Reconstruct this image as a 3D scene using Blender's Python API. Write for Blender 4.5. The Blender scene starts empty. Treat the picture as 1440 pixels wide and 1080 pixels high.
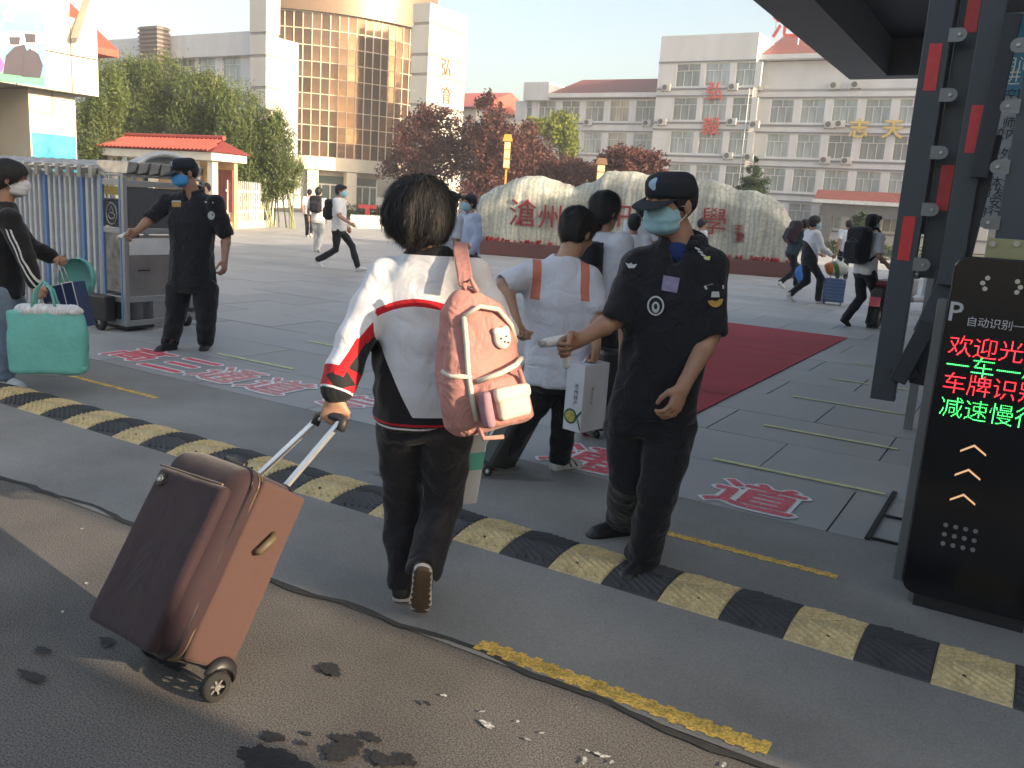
import bpy, math, random
import numpy as np
from mathutils import Vector, Matrix
rad = math.radians
scene = bpy.context.scene
COL = scene.collection
# ------------------------------------------------------------------ camera
FPX, CAMH = 1220.0, 1.52
_r, _p = rad(3.7), math.atan(251.5 / 1220.0)
CF = np.array((0, math.cos(_p), -math.sin(_p)))
_R0 = np.array((1.0, 0, 0)); _U0 = np.array((0, math.sin(_p), math.cos(_p)))
CR = math.cos(_r) * _R0 + math.sin(_r) * _U0
CU = -math.sin(_r) * _R0 + math.cos(_r) * _U0
CC = np.array((0, 0, CAMH))
cd = bpy.data.cameras.new('camera'); cam = bpy.data.objects.new('camera', cd); COL.objects.link(cam)
cd.sensor_width = 36; cd.lens = 36 * FPX / 1440; cd.clip_start = 0.05; cd.clip_end = 3000
cam.matrix_world = Matrix(((CR[0], CU[0], -CF[0], 0), (CR[1], CU[1], -CF[1], 0), (CR[2], CU[2], -CF[2], CAMH), (0, 0, 0, 1)))
scene.camera = cam
# ------------------------------------------------------------------ sky, sun, exposure
SUN_AZ, SUN_EL = rad(-29.0), rad(17.0)      # measured from +X towards +Y
SDIR = Vector((math.cos(SUN_AZ) * math.cos(SUN_EL), math.sin(SUN_AZ) * math.cos(SUN_EL), math.sin(SUN_EL)))
world = bpy.data.worlds.new('World'); scene.world = world; world.use_nodes = True
wn = world.node_tree; wn.nodes.clear()
wo = wn.nodes.new('ShaderNodeOutputWorld'); wb = wn.nodes.new('ShaderNodeBackground'); ws = wn.nodes.new('ShaderNodeTexSky')
ws.sky_type = 'NISHITA'; ws.sun_disc = False; ws.sun_elevation = SUN_EL
ws.sun_rotation = math.pi / 2 - SUN_AZ
ws.air_density = 1.0; ws.dust_density = 4.5; ws.ozone_density = 1.6
wb.inputs['Strength'].default_value = 0.15
wn.links.new(ws.outputs[0], wb.inputs[0]); wn.links.new(wb.outputs[0], wo.inputs[0])
sl = bpy.data.lights.new('sun', 'SUN'); sl.energy = 3.2; sl.angle = rad(0.6); sl.color = (1.0, 0.86, 0.70)
sun = bpy.data.objects.new('sun', sl); COL.objects.link(sun)
sun.rotation_euler = SDIR.to_track_quat('Z', 'Y').to_euler()
sun.location = (20, -10, 30)
scene.view_settings.view_transform = 'Standard'; scene.view_settings.look = 'None'
scene.view_settings.gamma = 1; scene.view_settings.exposure = 1.55
scene.view_settings.use_white_balance = True; scene.view_settings.white_balance_temperature = 7600; scene.view_settings.white_balance_tint = 9

scene.view_settings.use_curve_mapping = False
scene.cycles.max_bounces = 6; scene.cycles.diffuse_bounces = 3; scene.cycles.glossy_bounces = 3
scene.cycles.transparent_max_bounces = 12; scene.cycles.caustics_reflective = False; scene.cycles.caustics_refractive = False
# ------------------------------------------------------------------ site geometry helpers
GA = rad(-30.5)                              # the whole campus is laid out on axes a (along the gate) and b (into the campus)
AV = np.array((math.cos(GA), math.sin(GA), 0)); BV = np.array((-math.sin(GA), math.cos(GA), 0)); ZV = np.array((0, 0, 1.0))
def ray(x, y): return CF + CR * (x - 720) / FPX - CU * (y - 540) / FPX
def G(x, y, z=0.0):
    d = ray(x, y); return CC + d * (z - CAMH) / d[2]
def at(x, y, Y):
    d = ray(x, y); return CC + d * (Y / d[1])
def W(a, b, z=0.0): return AV * a + BV * b + ZV * z
def AB(P): return float(P @ AV), float(P @ BV), float(P[2])
def onA(x, y, a):
    d = ray(x, y); return AB(CC + d * (a / (d @ AV)))
def onB(x, y, b):
    d = ray(x, y); return AB(CC + d * (b / (d @ BV)))
def nrm(v): v = np.asarray(v, float); return v / (np.linalg.norm(v) + 1e-12)
# ------------------------------------------------------------------ materials
MATS = {}
def mat(name, col, rough=0.6, metal=0.0, var=0.12, vs=4.0, bump=0.0, bs=60.0, stretch=(1, 1, 1), layers=(), spec=0.5,
        emit=None, randobj=0.0, trans=0.0, speck=0.0, ss=200.0, coord='Object', vattr=None, col2=None, rvar=0.0):
    if name in MATS: return MATS[name]
    m = bpy.data.materials.new(name); m.use_nodes = True; nt = m.node_tree; N = nt.nodes; L = nt.links
    b = N['Principled BSDF']; tc = N.new('ShaderNodeTexCoord'); mp = N.new('ShaderNodeMapping'); L.new(tc.outputs[coord], mp.inputs[0])
    mp.inputs['Scale'].default_value = stretch
    def rgb(c): return (c[0], c[1], c[2], 1)
    n = N.new('ShaderNodeTexNoise'); n.inputs['Scale'].default_value = vs; n.inputs['Detail'].default_value = 5; L.new(mp.outputs[0], n.inputs[0])
    mr = N.new('ShaderNodeMapRange'); mr.inputs[1].default_value = 0.3; mr.inputs[2].default_value = 0.7
    mr.inputs[3].default_value = 1 - var; mr.inputs[4].default_value = 1 + var; L.new(n.outputs[0], mr.inputs[0])
    base = N.new('ShaderNodeRGB'); base.outputs[0].default_value = rgb(col); cur = base.outputs[0]
    if vattr:
        at_ = N.new('ShaderNodeAttribute'); at_.attribute_name = vattr
        mx = N.new('ShaderNodeMix'); mx.data_type = 'RGBA'; L.new(at_.outputs['Fac'], mx.inputs[0]); L.new(cur, mx.inputs[6]); mx.inputs[7].default_value = rgb(col2); cur = mx.outputs[2]
    for an, lc in layers:
        at_ = N.new('ShaderNodeAttribute'); at_.attribute_name = an
        lt = N.new('ShaderNodeMath'); lt.operation = 'LESS_THAN'; lt.inputs[1].default_value = 0; L.new(at_.outputs['Fac'], lt.inputs[0])
        mx = N.new('ShaderNodeMix'); mx.data_type = 'RGBA'; L.new(lt.outputs[0], mx.inputs[0]); L.new(cur, mx.inputs[6]); mx.inputs[7].default_value = rgb(lc); cur = mx.outputs[2]
    v = N.new('ShaderNodeHueSaturation'); L.new(cur, v.inputs['Color']); val = mr.outputs[0]
    def mul(x, y):
        q = N.new('ShaderNodeMath'); q.operation = 'MULTIPLY'; L.new(x, q.inputs[0]); L.new(y, q.inputs[1]); return q.outputs[0]
    if randobj:
        oi = N.new('ShaderNodeObjectInfo'); r2 = N.new('ShaderNodeMapRange'); r2.inputs[3].default_value = 1 - randobj; r2.inputs[4].default_value = 1 + randobj
        L.new(oi.outputs['Random'], r2.inputs[0]); val = mul(val, r2.outputs[0])
    if speck:
        vo = N.new('ShaderNodeTexNoise'); vo.inputs['Scale'].default_value = ss; vo.inputs['Detail'].default_value = 3; L.new(tc.outputs[coord], vo.inputs[0])
        r3 = N.new('ShaderNodeMapRange'); r3.inputs[1].default_value = 0.35; r3.inputs[2].default_value = 0.65; r3.inputs[3].default_value = 1 - speck; r3.inputs[4].default_value = 1 + speck * 1.4
        L.new(vo.outputs[0], r3.inputs[0]); val = mul(val, r3.outputs[0])
    L.new(val, v.inputs['Value']); L.new(v.outputs[0], b.inputs['Base Color'])
    b.inputs['Roughness'].default_value = rough; b.inputs['Metallic'].default_value = metal
    if rvar:
        r4 = N.new('ShaderNodeMapRange'); r4.inputs[1].default_value = 0.3; r4.inputs[2].default_value = 0.7
        r4.inputs[3].default_value = max(rough - rvar, 0.03); r4.inputs[4].default_value = min(rough + rvar, 1); L.new(n.outputs[0], r4.inputs[0]); L.new(r4.outputs[0], b.inputs['Roughness'])
    b.inputs['Specular IOR Level'].default_value = spec
    if trans: b.inputs['Transmission Weight'].default_value = trans
    if emit:
        b.inputs['Emission Color'].default_value = rgb(emit[0]); b.inputs['Emission Strength'].default_value = emit[1]
    if bump:
        nb = N.new('ShaderNodeTexNoise'); nb.inputs['Scale'].default_value = bs; nb.inputs['Detail'].default_value = 4; L.new(mp.outputs[0], nb.inputs[0])
        bp = N.new('ShaderNodeBump'); bp.inputs['Strength'].default_value = bump; bp.inputs['Distance'].default_value = 0.4 / bs if bs < 400 else 0.002
        L.new(nb.outputs[0], bp.inputs['Height']); L.new(bp.outputs[0], b.inputs['Normal'])
    MATS[name] = m; return m
def cloth(name, col, layers=(), wr=0.55, rough=0.85, fs=11.0, **k):
    m = mat(name, col, rough, var=0.06, vs=3, bump=wr, bs=fs, layers=layers, spec=0.25, **k)
    nt = m.node_tree; b = nt.nodes['Principled BSDF']; b.inputs['Sheen Weight'].default_value = 0.15
    bp = [n for n in nt.nodes if n.type == 'BUMP'][0]; bp.inputs['Distance'].default_value = 0.026; nb = bp.inputs['Height'].links[0].from_node; nb.inputs['Distortion'].default_value = 1.4; nb.inputs['Detail'].default_value = 2.5
    return m
# ------------------------------------------------------------------ object helpers
def link(o, parent=None):
    COL.objects.link(o)
    if parent is not None: o.parent = parent
    return o
def tag(o, label=None, cat=None, group=None, kind=None):
    if label: o['label'] = label
    if cat: o['category'] = cat
    if group: o['group'] = group
    if kind: o['kind'] = kind
    return o
def thing(name, label, cat, loc=(0, 0, 0), rz=0.0, group=None):
    o = bpy.data.objects.new(name, None); o.empty_display_size = 0.2; o.location = loc; o.rotation_euler = (0, 0, rz); link(o)
    return tag(o, label, cat, group)
def setting(name, rz=GA):
    o = bpy.data.objects.new(name, None); o.rotation_euler = (0, 0, rz); link(o); o['kind'] = 'structure'; return o
def mesh_obj(name, V, F, m=None, parent=None, smooth=False, loc=None, rz=None, attrs=None, bevel=0.0):
    me = bpy.data.meshes.new(name)
    if isinstance(V, np.ndarray) and isinstance(F, np.ndarray):
        k = F.shape[1]; me.vertices.add(len(V)); me.vertices.foreach_set('co', V.astype(np.float32).ravel())
        me.loops.add(F.size); me.loops.foreach_set('vertex_index', F.astype(np.int32).ravel())
        me.polygons.add(len(F)); me.polygons.foreach_set('loop_start', np.arange(0, F.size, k, dtype=np.int32))
        me.update(calc_edges=True)
    else:
        me.from_pydata([tuple(map(float, v)) for v in V], [], [tuple(map(int, f)) for f in F]); me.update()
    if m: me.materials.append(m)
    if smooth: me.polygons.foreach_set('use_smooth', np.ones(len(me.polygons), dtype=bool))
    if attrs:
        for k_, a_ in attrs.items():
            t = me.attributes.new(k_, 'FLOAT', 'POINT'); t.data.foreach_set('value', np.asarray(a_, np.float32))
    o = bpy.data.objects.new(name, me); link(o, parent)
    if loc is not None: o.location = loc
    if rz is not None: o.rotation_euler = (0, 0, rz)
    if bevel:
        md = o.modifiers.new('bevel', 'BEVEL'); md.width = bevel; md.segments = 2; md.limit_method = 'ANGLE'
    return o
class MB:
    def __init__(s): s.V = []; s.F = []
    def add(s, V, F):
        n = len(s.V); s.V += [tuple(v) for v in V]; s.F += [tuple(i + n for i in f) for f in F]; return s
    def box(s, x0, y0, z0, x1, y1, z1):
        x0, x1 = sorted((x0, x1)); y0, y1 = sorted((y0, y1)); z0, z1 = sorted((z0, z1))
        return s.add([(x0, y0, z0), (x1, y0, z0), (x1, y1, z0), (x0, y1, z0), (x0, y0, z1), (x1, y0, z1), (x1, y1, z1), (x0, y1, z1)],
                     [(0, 3, 2, 1), (4, 5, 6, 7), (0, 1, 5, 4), (1, 2, 6, 5), (2, 3, 7, 6), (3, 0, 4, 7)])
    def obox(s, c, ax, ay, az):     # oriented box: centre and three half-axis vectors
        c, ax, ay, az = map(np.asarray, (c, ax, ay, az)); P = []
        for k in (-1, 1):
            for i, j in ((-1, -1), (1, -1), (1, 1), (-1, 1)): P.append(c + ax * i + ay * j + az * k)
        return s.add(P, [(0, 3, 2, 1), (4, 5, 6, 7), (0, 1, 5, 4), (1, 2, 6, 5), (2, 3, 7, 6), (3, 0, 4, 7)])
    def prism(s, poly, z0, z1):     # poly in xy, extruded in z
        n = len(poly); V = [(p[0], p[1], z0) for p in poly] + [(p[0], p[1], z1) for p in poly]
        return s.add(V, [tuple(range(n))[::-1], tuple(range(n, 2 * n))] + [(i, (i + 1) % n, n + (i + 1) % n, n + i) for i in range(n)])
    def prism3(s, poly, d):         # polygon of 3-D points extruded by vector d
        n = len(poly); P = [np.asarray(p, float) for p in poly]; V = P + [p + np.asarray(d) for p in P]
        return s.add(V, [tuple(range(n))[::-1], tuple(range(n, 2 * n))] + [(i, (i + 1) % n, n + (i + 1) % n, n + i) for i in range(n)])
    def tube(s, pts, r, n=8, cap=True):
        pts = [np.asarray(p, float) for p in pts]; rr = r if hasattr(r, '__len__') else [r] * len(pts); b = len(s.V); up = None
        for i, p in enumerate(pts):
            d = nrm(pts[min(i + 1, len(pts) - 1)] - pts[max(i - 1, 0)])
            if up is None: up = np.array((0, 0, 1.0)) if abs(d[2]) < 0.9 else np.array((1.0, 0, 0))
            u = nrm(np.cross(up, d)); v = np.cross(d, u); up = v if abs(v @ up) > 0 else up
            for k in range(n):
                t = 2 * math.pi * k / n; s.V.append(tuple(p + (u * math.cos(t) + v * math.sin(t)) * rr[i]))
        for i in range(len(pts) - 1):
            for k in range(n): s.F.append((b + i * n + k, b + i * n + (k + 1) % n, b + (i + 1) * n + (k + 1) % n, b + (i + 1) * n + k))
        if cap: s.F.append(tuple(b + k for k in range(n))[::-1]); s.F.append(tuple(b + (len(pts) - 1) * n + k for k in range(n)))
        return s
    def build(s, name, m=None, parent=None, **k): return mesh_obj(name, s.V, s.F, m, parent, **k)
def text_mesh(s, size, ext=0.0, offset=0.0):
    c = bpy.data.curves.new('lettering', 'FONT'); c.body = s; c.size = size; c.extrude = ext; c.offset = offset; c.align_x = 'CENTER'; c.align_y = 'CENTER'; c.resolution_u = 2
    o = bpy.data.objects.new('lettering', c); COL.objects.link(o); dg = bpy.context.evaluated_depsgraph_get(); dg.update()
    me = bpy.data.meshes.new_from_object(o.evaluated_get(dg)); bpy.data.objects.remove(o); bpy.data.curves.remove(c)
    if len(me.vertices):
        co = np.zeros(len(me.vertices) * 3); me.vertices.foreach_get('co', co); co = co.reshape(-1, 3)
        mid = (co.min(0) + co.max(0)) / 2; mid[2] = 0; co -= mid; me.vertices.foreach_set('co', co.ravel())
    return me
def lettering(name, s, size, m, parent, mtx, ext=0.0, offset=0.0, sx=1.0, sy=1.0):
    me = text_mesh(s, size, ext, offset); me.materials.clear(); me.materials.append(m)
    me.transform(mtx @ Matrix.Diagonal((sx, sy, 1, 1))); o = bpy.data.objects.new(name, me); link(o, parent); return o
def painted_char(name, ch, w, h, m, parent, loc, dil=0, wear=0.0, n=150, seed=0):
    """a character laid down as worn paint: rasterised strokes grown by dil cells, written as thin runs"""
    me = text_mesh(ch, 1.0); co = np.zeros(len(me.vertices) * 3); me.vertices.foreach_get('co', co); co = co.reshape(-1, 3)[:, :2]; me.calc_loop_triangles()
    g = np.zeros((n, n), bool); pad = 10; mn, mx_ = co.min(0), co.max(0); xy = (co - mn) / (mx_ - mn) * (n - 2 * pad) + pad
    for t in me.loop_triangles:
        A_, B_, C_ = xy[list(t.vertices)]; lo = np.floor(np.min([A_, B_, C_], 0)).astype(int); hi = np.ceil(np.max([A_, B_, C_], 0)).astype(int) + 1; xs = np.arange(lo[0], hi[0]) + .5; ys = np.arange(lo[1], hi[1]) + .5; X, Y = np.meshgrid(xs, ys, indexing='ij')
        e = lambda p, q: (q[0] - p[0]) * (Y - p[1]) - (q[1] - p[1]) * (X - p[0]); a_, b_, c_ = e(A_, B_), e(B_, C_), e(C_, A_); g[lo[0]:hi[0], lo[1]:hi[1]] |= ((a_ >= 0) & (b_ >= 0) & (c_ >= 0)) | ((a_ <= 0) & (b_ <= 0) & (c_ <= 0))
    bpy.data.meshes.remove(me)
    for k in range(dil): q = g.copy(); q[1:] |= g[:-1]; q[:-1] |= g[1:]; q[:, 1:] |= g[:, :-1]; q[:, :-1] |= g[:, 1:]; g = q
    if wear:
        r = np.random.RandomState(seed); z = r.uniform(size=(n // 5 + 1, n // 5 + 1)).repeat(5, 0).repeat(5, 1)[:n, :n] * .6 + r.uniform(size=(n, n)) * .4; z = (z + np.roll(z, 1, 0) + np.roll(z, 2, 1) + np.roll(z, -2, 0)) / 4; g &= z > wear
    V, F_ = [], []; sx, sy = w / (n - 2 * pad), h / (n - 2 * pad)
    for j in range(n):
        row = np.concatenate(([0], g[:, j].astype(int), [0])); d = np.diff(row)
        for a_, b_ in zip(np.nonzero(d == 1)[0], np.nonzero(d == -1)[0]): k = len(V); V += [((a_ - n / 2) * sx, (j - n / 2) * sy, 0), ((b_ - n / 2) * sx, (j - n / 2) * sy, 0), ((b_ - n / 2) * sx, (j + 1 - n / 2) * sy, 0), ((a_ - n / 2) * sx, (j + 1 - n / 2) * sy, 0)]; F_.append((k, k + 1, k + 2, k + 3))
    return mesh_obj(name, V, F_, m, parent, loc=loc)
def frame_mtx(o, x, y):             # matrix with origin o, x axis x, y axis y
    x = Vector(nrm(x)); y = Vector(nrm(y)); z = x.cross(y)
    return Matrix(((x[0], y[0], z[0], o[0]), (x[1], y[1], z[1], o[1]), (x[2], y[2], z[2], o[2]), (0, 0, 0, 1)))
# ------------------------------------------------------------------ signed-distance modelling
_nr = np.random.RandomState(7)
_NW = _nr.normal(size=(14, 3)); _NW /= np.linalg.norm(_NW, axis=1)[:, None]; _NP = _nr.uniform(0, 6.28, 14); _NS = _nr.uniform(0.6, 1.9, 14)
def snoise(X, Y, Z, f, seed=0):
    o = 0; k0 = seed % 7; wx = np.sin(f * 0.7 * (Y + 0.6 * Z) + seed); wz = np.sin(f * 0.6 * (X - 0.5 * Y) + 2 * seed)
    for k in range(k0, k0 + 6):
        w = _NW[k] * f * _NS[k]; o = o + np.sin(w[0] * X + w[1] * Y + w[2] * Z + _NP[k] + seed * 1.3 + 0.9 * wx + 0.7 * wz)
    return o / 4.0
class Vol:
    def __init__(s, lo, hi, h):
        s.h = h; s.lo = np.asarray(lo, float) - 3 * h; s.n = tuple(int(v) for v in np.ceil((np.asarray(hi) + 3 * h - s.lo) / h)); s.D = np.full(s.n, 9.0, np.float32)
    def sl(s, lo, hi):
        i0 = np.clip(np.floor((lo - s.lo) / s.h).astype(int), 0, np.array(s.n)); i1 = np.clip(np.ceil((hi - s.lo) / s.h).astype(int) + 1, 0, np.array(s.n))
        if (i1 <= i0).any(): return None
        ax = [(s.lo[k] + s.h * np.arange(i0[k], i1[k])).astype(np.float32) for k in range(3)]
        return tuple(slice(i0[k], i1[k]) for k in range(3)), ax[0][:, None, None], ax[1][None, :, None], ax[2][None, None, :]
    def put(s, lo, hi, fn, k, mode='u'):
        r = s.sl(np.asarray(lo) - k - 2 * s.h, np.asarray(hi) + k + 2 * s.h)
        if r is None: return s
        S, X, Y, Z = r; d = fn(X, Y, Z); D = s.D[S]
        if mode == 's': D = -D; 
        if mode == 'u' or mode == 's':
            if k > 0:
                h = np.clip(0.5 + 0.5 * (D - d) / k, 0, 1); o = D + (d - D) * h - k * h * (1 - h)
            else: o = np.minimum(D, d)
            if mode == 's': o = -o
        s.D[S] = o; return s
    def cap(s, a, b, ra, rb=None, k=0.02, mode='u', flat=None):
        rb = ra if rb is None else rb; a = np.asarray(a, float); b = np.asarray(b, float); R = max(ra, rb); d = b - a; L2 = d @ d + 1e-12
        fv, fs = (None, 1) if flat is None else (nrm(flat[0]), flat[1])
        def fn(X, Y, Z):
            x, y, z = X - a[0], Y - a[1], Z - a[2]; t = np.clip((x * d[0] + y * d[1] + z * d[2]) / L2, 0, 1)
            x = x - t * d[0]; y = y - t * d[1]; z = z - t * d[2]; q = x * x + y * y + z * z
            if fv is not None:
                w = x * fv[0] + y * fv[1] + z * fv[2]; q = q + w * w * (1 / fs ** 2 - 1)
            return np.sqrt(q) - (ra + (rb - ra) * t)
        return s.put(np.minimum(a, b) - R, np.maximum(a, b) + R, fn, k, mode)
    def chain(s, pts, rs, k=0.02, **kw):
        for i in range(len(pts) - 1): s.cap(pts[i], pts[i + 1], rs[i], rs[i + 1], k, **kw)
        return s
    def ell(s, c, r, ax=None, k=0.02, mode='u', pw=2.0):
        c = np.asarray(c, float); r = np.asarray(r, float); ax = np.eye(3) if ax is None else np.array([nrm(v) for v in ax]); R = r.max(); m = r.min()
        def fn(X, Y, Z):
            x, y, z = X - c[0], Y - c[1], Z - c[2]; q = 0
            for i in range(3):
                u = (x * ax[i][0] + y * ax[i][1] + z * ax[i][2]) / r[i]
                q = q + (u * u if pw == 2 else np.abs(u) ** pw)
            return ((q + 1e-9) ** (1 / pw) - 1) * m
        ext = sum(np.abs(ax[i]) * r[i] for i in range(3))
        return s.put(c - ext, c + ext, fn, k, mode)
    def box(s, c, r, ax=None, rd=0.01, k=0.0, mode='u'):
        c = np.asarray(c, float); r = np.asarray(r, float) - rd; ax = np.eye(3) if ax is None else np.array([nrm(v) for v in ax])
        def fn(X, Y, Z):
            x, y, z = X - c[0], Y - c[1], Z - c[2]; q = 0; mx = -9
            for i in range(3):
                u = np.abs(x * ax[i][0] + y * ax[i][1] + z * ax[i][2]) - r[i]; q = q + np.maximum(u, 0) ** 2; mx = np.maximum(mx, u)
            return np.sqrt(q) + np.minimum(mx, 0) - rd
        ext = sum(np.abs(ax[i]) * (r[i] + rd) for i in range(3))
        return s.put(c - ext, c + ext, fn, k, mode)
    def loft(s, a, ax, S, Dp, secs, k=0.02, pw=2.4, mode='u'):   # secs: (t, rx, ry, cu, cv)
        a = np.asarray(a, float); T = np.array([q[0] for q in secs]); cols = [np.array([q[i] if len(q) > i else 0 for q in secs]) for i in range(1, 5)]
        def fn(X, Y, Z):
            x, y, z = X - a[0], Y - a[1], Z - a[2]; t = x * ax[0] + y * ax[1] + z * ax[2]
            u = x * S[0] + y * S[1] + z * S[2]; v = x * Dp[0] + y * Dp[1] + z * Dp[2]
            rx, ry, cu, cv = [np.interp(t, T, c) for c in cols]
            d = ((np.abs((u - cu) / rx) ** pw + np.abs((v - cv) / ry) ** pw + 1e-9) ** (1 / pw) - 1) * np.minimum(rx, ry)
            e = np.maximum(T[0] - t, t - T[-1]); kk = 0.02; hh = np.clip(0.5 - 0.5 * (e - d) / kk, 0, 1)
            return (e + (d - e) * hh + kk * hh * (1 - hh)).astype(np.float32)
        R = max(max(cols[0]), max(cols[1])) + max(np.abs(cols[2]).max(), np.abs(cols[3]).max()); e = a + ax * T[-1]; f0 = a + ax * T[0]
        return s.put(np.minimum(f0, e) - R, np.maximum(f0, e) + R, fn, k, mode)
    def noise(s, amp, f, seed=0, st=(1, 1, 1)):
        X = (s.lo[0] + s.h * np.arange(s.n[0], dtype=np.float32))[:, None, None]; Y = (s.lo[1] + s.h * np.arange(s.n[1], dtype=np.float32))[None, :, None]; Z = (s.lo[2] + s.h * np.arange(s.n[2], dtype=np.float32))[None, None, :]
        msk = np.abs(s.D) < amp * 3 + 4 * s.h; I = np.nonzero(msk)
        x = X[I[0], 0, 0]; y = Y[0, I[1], 0]; z = Z[0, 0, I[2]]
        s.D[I] += (amp * snoise(x * st[0], y * st[1], z * st[2], f, seed)).astype(np.float32); return s
    def surf(s):
        D = s.D; g = D < 0; n = D.shape
        c = np.zeros((n[0] - 1, n[1] - 1, n[2] - 1), np.uint8)
        for i in (0, 1):
            for j in (0, 1):
                for k in (0, 1): c += g[i:n[0] - 1 + i, j:n[1] - 1 + j, k:n[2] - 1 + k]
        I, J, K = np.nonzero((c > 0) & (c < 8)); idx = np.full(c.shape, -1, np.int32); idx[I, J, K] = np.arange(len(I))
        P = np.zeros((len(I), 3)); cnt = np.zeros(len(I)); corner = [(i, j, k) for i in (0, 1) for j in (0, 1) for k in (0, 1)]
        for a in corner:
            for ax in range(3):
                if a[ax]: continue
                b = list(a); b[ax] = 1; v0 = D[I + a[0], J + a[1], K + a[2]]; v1 = D[I + b[0], J + b[1], K + b[2]]; m = (v0 < 0) != (v1 < 0)
                t = np.where(m, v0 / np.where(m, v0 - v1, 1), 0)
                for q in range(3): P[:, q] += np.where(m, a[q] + (t if q == ax else 0), 0)
                cnt += m
        P = P / cnt[:, None] + np.stack((I, J, K), 1); V = s.lo + s.h * P; Q = []
        for ax in range(3):
            u, v = [(1, 2), (2, 0), (0, 1)][ax]; A0 = [slice(None)] * 3; A1 = [slice(None)] * 3; A0[ax] = slice(0, n[ax] - 1); A1[ax] = slice(1, n[ax])
            e = g[tuple(A0)] != g[tuple(A1)]; E = np.stack(np.nonzero(e), 1)
            E = E[(E[:, u] > 0) & (E[:, v] > 0) & (E[:, u] < n[u] - 1) & (E[:, v] < n[v] - 1)]
            ins = g[E[:, 0], E[:, 1], E[:, 2]]; q = []
            for du, dv in ((-1, -1), (0, -1), (0, 0), (-1, 0)):
                C_ = E.copy(); C_[:, u] += du; C_[:, v] += dv; q.append(idx[C_[:, 0], C_[:, 1], C_[:, 2]])
            q = np.stack(q, 1); q[~ins] = q[~ins][:, ::-1]; Q.append(q)
        return V, np.concatenate(Q)
    def obj(s, name, m, parent=None, base=(0, 0, 0), attrs=None, relax=1):
        V, F = s.surf()
        if len(V) == 0: V = np.zeros((4, 3)); F = np.array([[0, 1, 2, 3]])
        A = {k: fn(V) for k, fn in attrs.items()} if attrs else None
        for _ in range(relax):
            acc = np.zeros_like(V); c = np.zeros(len(V))
            for i in range(4):
                a, b = F[:, i], F[:, (i + 1) % 4]
                for q in range(3): acc[:, q] += np.bincount(a, V[b, q], len(V)) + np.bincount(b, V[a, q], len(V))
                c += np.bincount(a, minlength=len(V)) + np.bincount(b, minlength=len(V))
            V = V * 0.4 + 0.6 * acc / np.maximum(c, 1)[:, None]
        return mesh_obj(name, V - np.asarray(base, float), F, m, parent, smooth=True, attrs=A)
# ------------------------------------------------------------------ people
def ik(a, b, l1, l2, pole):
    a, b = np.asarray(a, float), np.asarray(b, float); d = b - a; L = min(np.linalg.norm(d), (l1 + l2) * 0.999); u = nrm(d)
    x = (l1 * l1 - l2 * l2 + L * L) / (2 * L); h = math.sqrt(max(l1 * l1 - x * x, 0)); p = np.asarray(pole, float); p = nrm(p - u * (p @ u))
    return a + u * x + p * h
def pose(x, y, face, H=1.7, stride=0.0, lead=1, lean=0.0, la=None, ra=None, hturn=0.0, hdrop=0.0, wide=0.10):
    """joints of a standing or walking figure; face in degrees from +X; la/ra = (forward, out, up-from-wrist-rest) hand offsets"""
    f = rad(face); F = np.array((math.cos(f), math.sin(f), 0)); S = np.array((-F[1], F[0], 0)); B = np.array((x, y, 0.0)); J = dict(F=F, S=S, H=H, base=B)
    J['pel'] = B + ZV * (0.525 * H - 0.09 * stride) ; J['neck'] = J['pel'] + ZV * 0.315 * H + F * lean
    J['up'] = nrm(J['neck'] - J['pel'])
    for sd, k in ((1, 'L'), (-1, 'R')):
        hip = J['pel'] + S * sd * 0.055 * H - ZV * 0.01 * H; fr = 1 if sd == lead else -1
        ank = B + S * sd * wide * 0.5 * H * 0.9 + F * fr * stride * 0.5 + ZV * (0.05 * H if fr > 0 or stride < 0.1 else 0.05 * H + 0.13 * stride)
        J['hip' + k] = hip; J['ank' + k] = ank; J['kne' + k] = ik(hip, ank, 0.245 * H, 0.24 * H, F)
        td = F.copy(); 
        if stride > 0.1: td = nrm(F + ZV * (0.25 if fr > 0 else -0.55))
        J['toe' + k] = td
        sh = J['neck'] + S * sd * 0.108 * H - J['up'] * 0.03 * H; J['sh' + k] = sh
        o = la if sd > 0 else ra
        if o is None: o = (-fr * stride * 0.35 * 1.0, 0.03, 0.0)
        wr = sh - ZV * (0.30 * H - o[2]) + F * o[0] + S * sd * o[1]
        J['wr' + k] = wr; J['el' + k] = ik(sh, wr, 0.17 * H, 0.15 * H, -F + S * sd * 0.35 - ZV * 0.3)
        J['hd' + k] = nrm(nrm(J['wr' + k] - J['el' + k]) + 0 * F)
    hf = f + rad(hturn); J['HF'] = np.array((math.cos(hf), math.sin(hf), -hdrop)); J['HF'] = nrm(J['HF'])
    J['head'] = J['neck'] + J['up'] * 0.087 * H + J['HF'] * 0.018 * H; J['curl'] = dict(L=(25, 35, 25), R=(25, 35, 25)); return J
SKIN = mat('skin', (0.42, 0.235, 0.155), 0.5, var=0.10, vs=9, bump=0.08, bs=220, spec=0.4)
SKIN_D = mat('tanned_skin', (0.37, 0.20, 0.135), 0.5, var=0.12, vs=9, bump=0.08, bs=220, spec=0.4)
HAIR = mat('black_hair', (0.011, 0.010, 0.011), 0.62, var=0.3, vs=30, bump=0.8, bs=90, stretch=(1.4, 1.4, 0.25), spec=0.5)
HAIRB = mat('brown_black_hair', (0.028, 0.018, 0.014), 0.45, var=0.3, vs=30, bump=0.8, bs=90, stretch=(1.4, 1.4, 0.25), spec=0.5)
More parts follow.
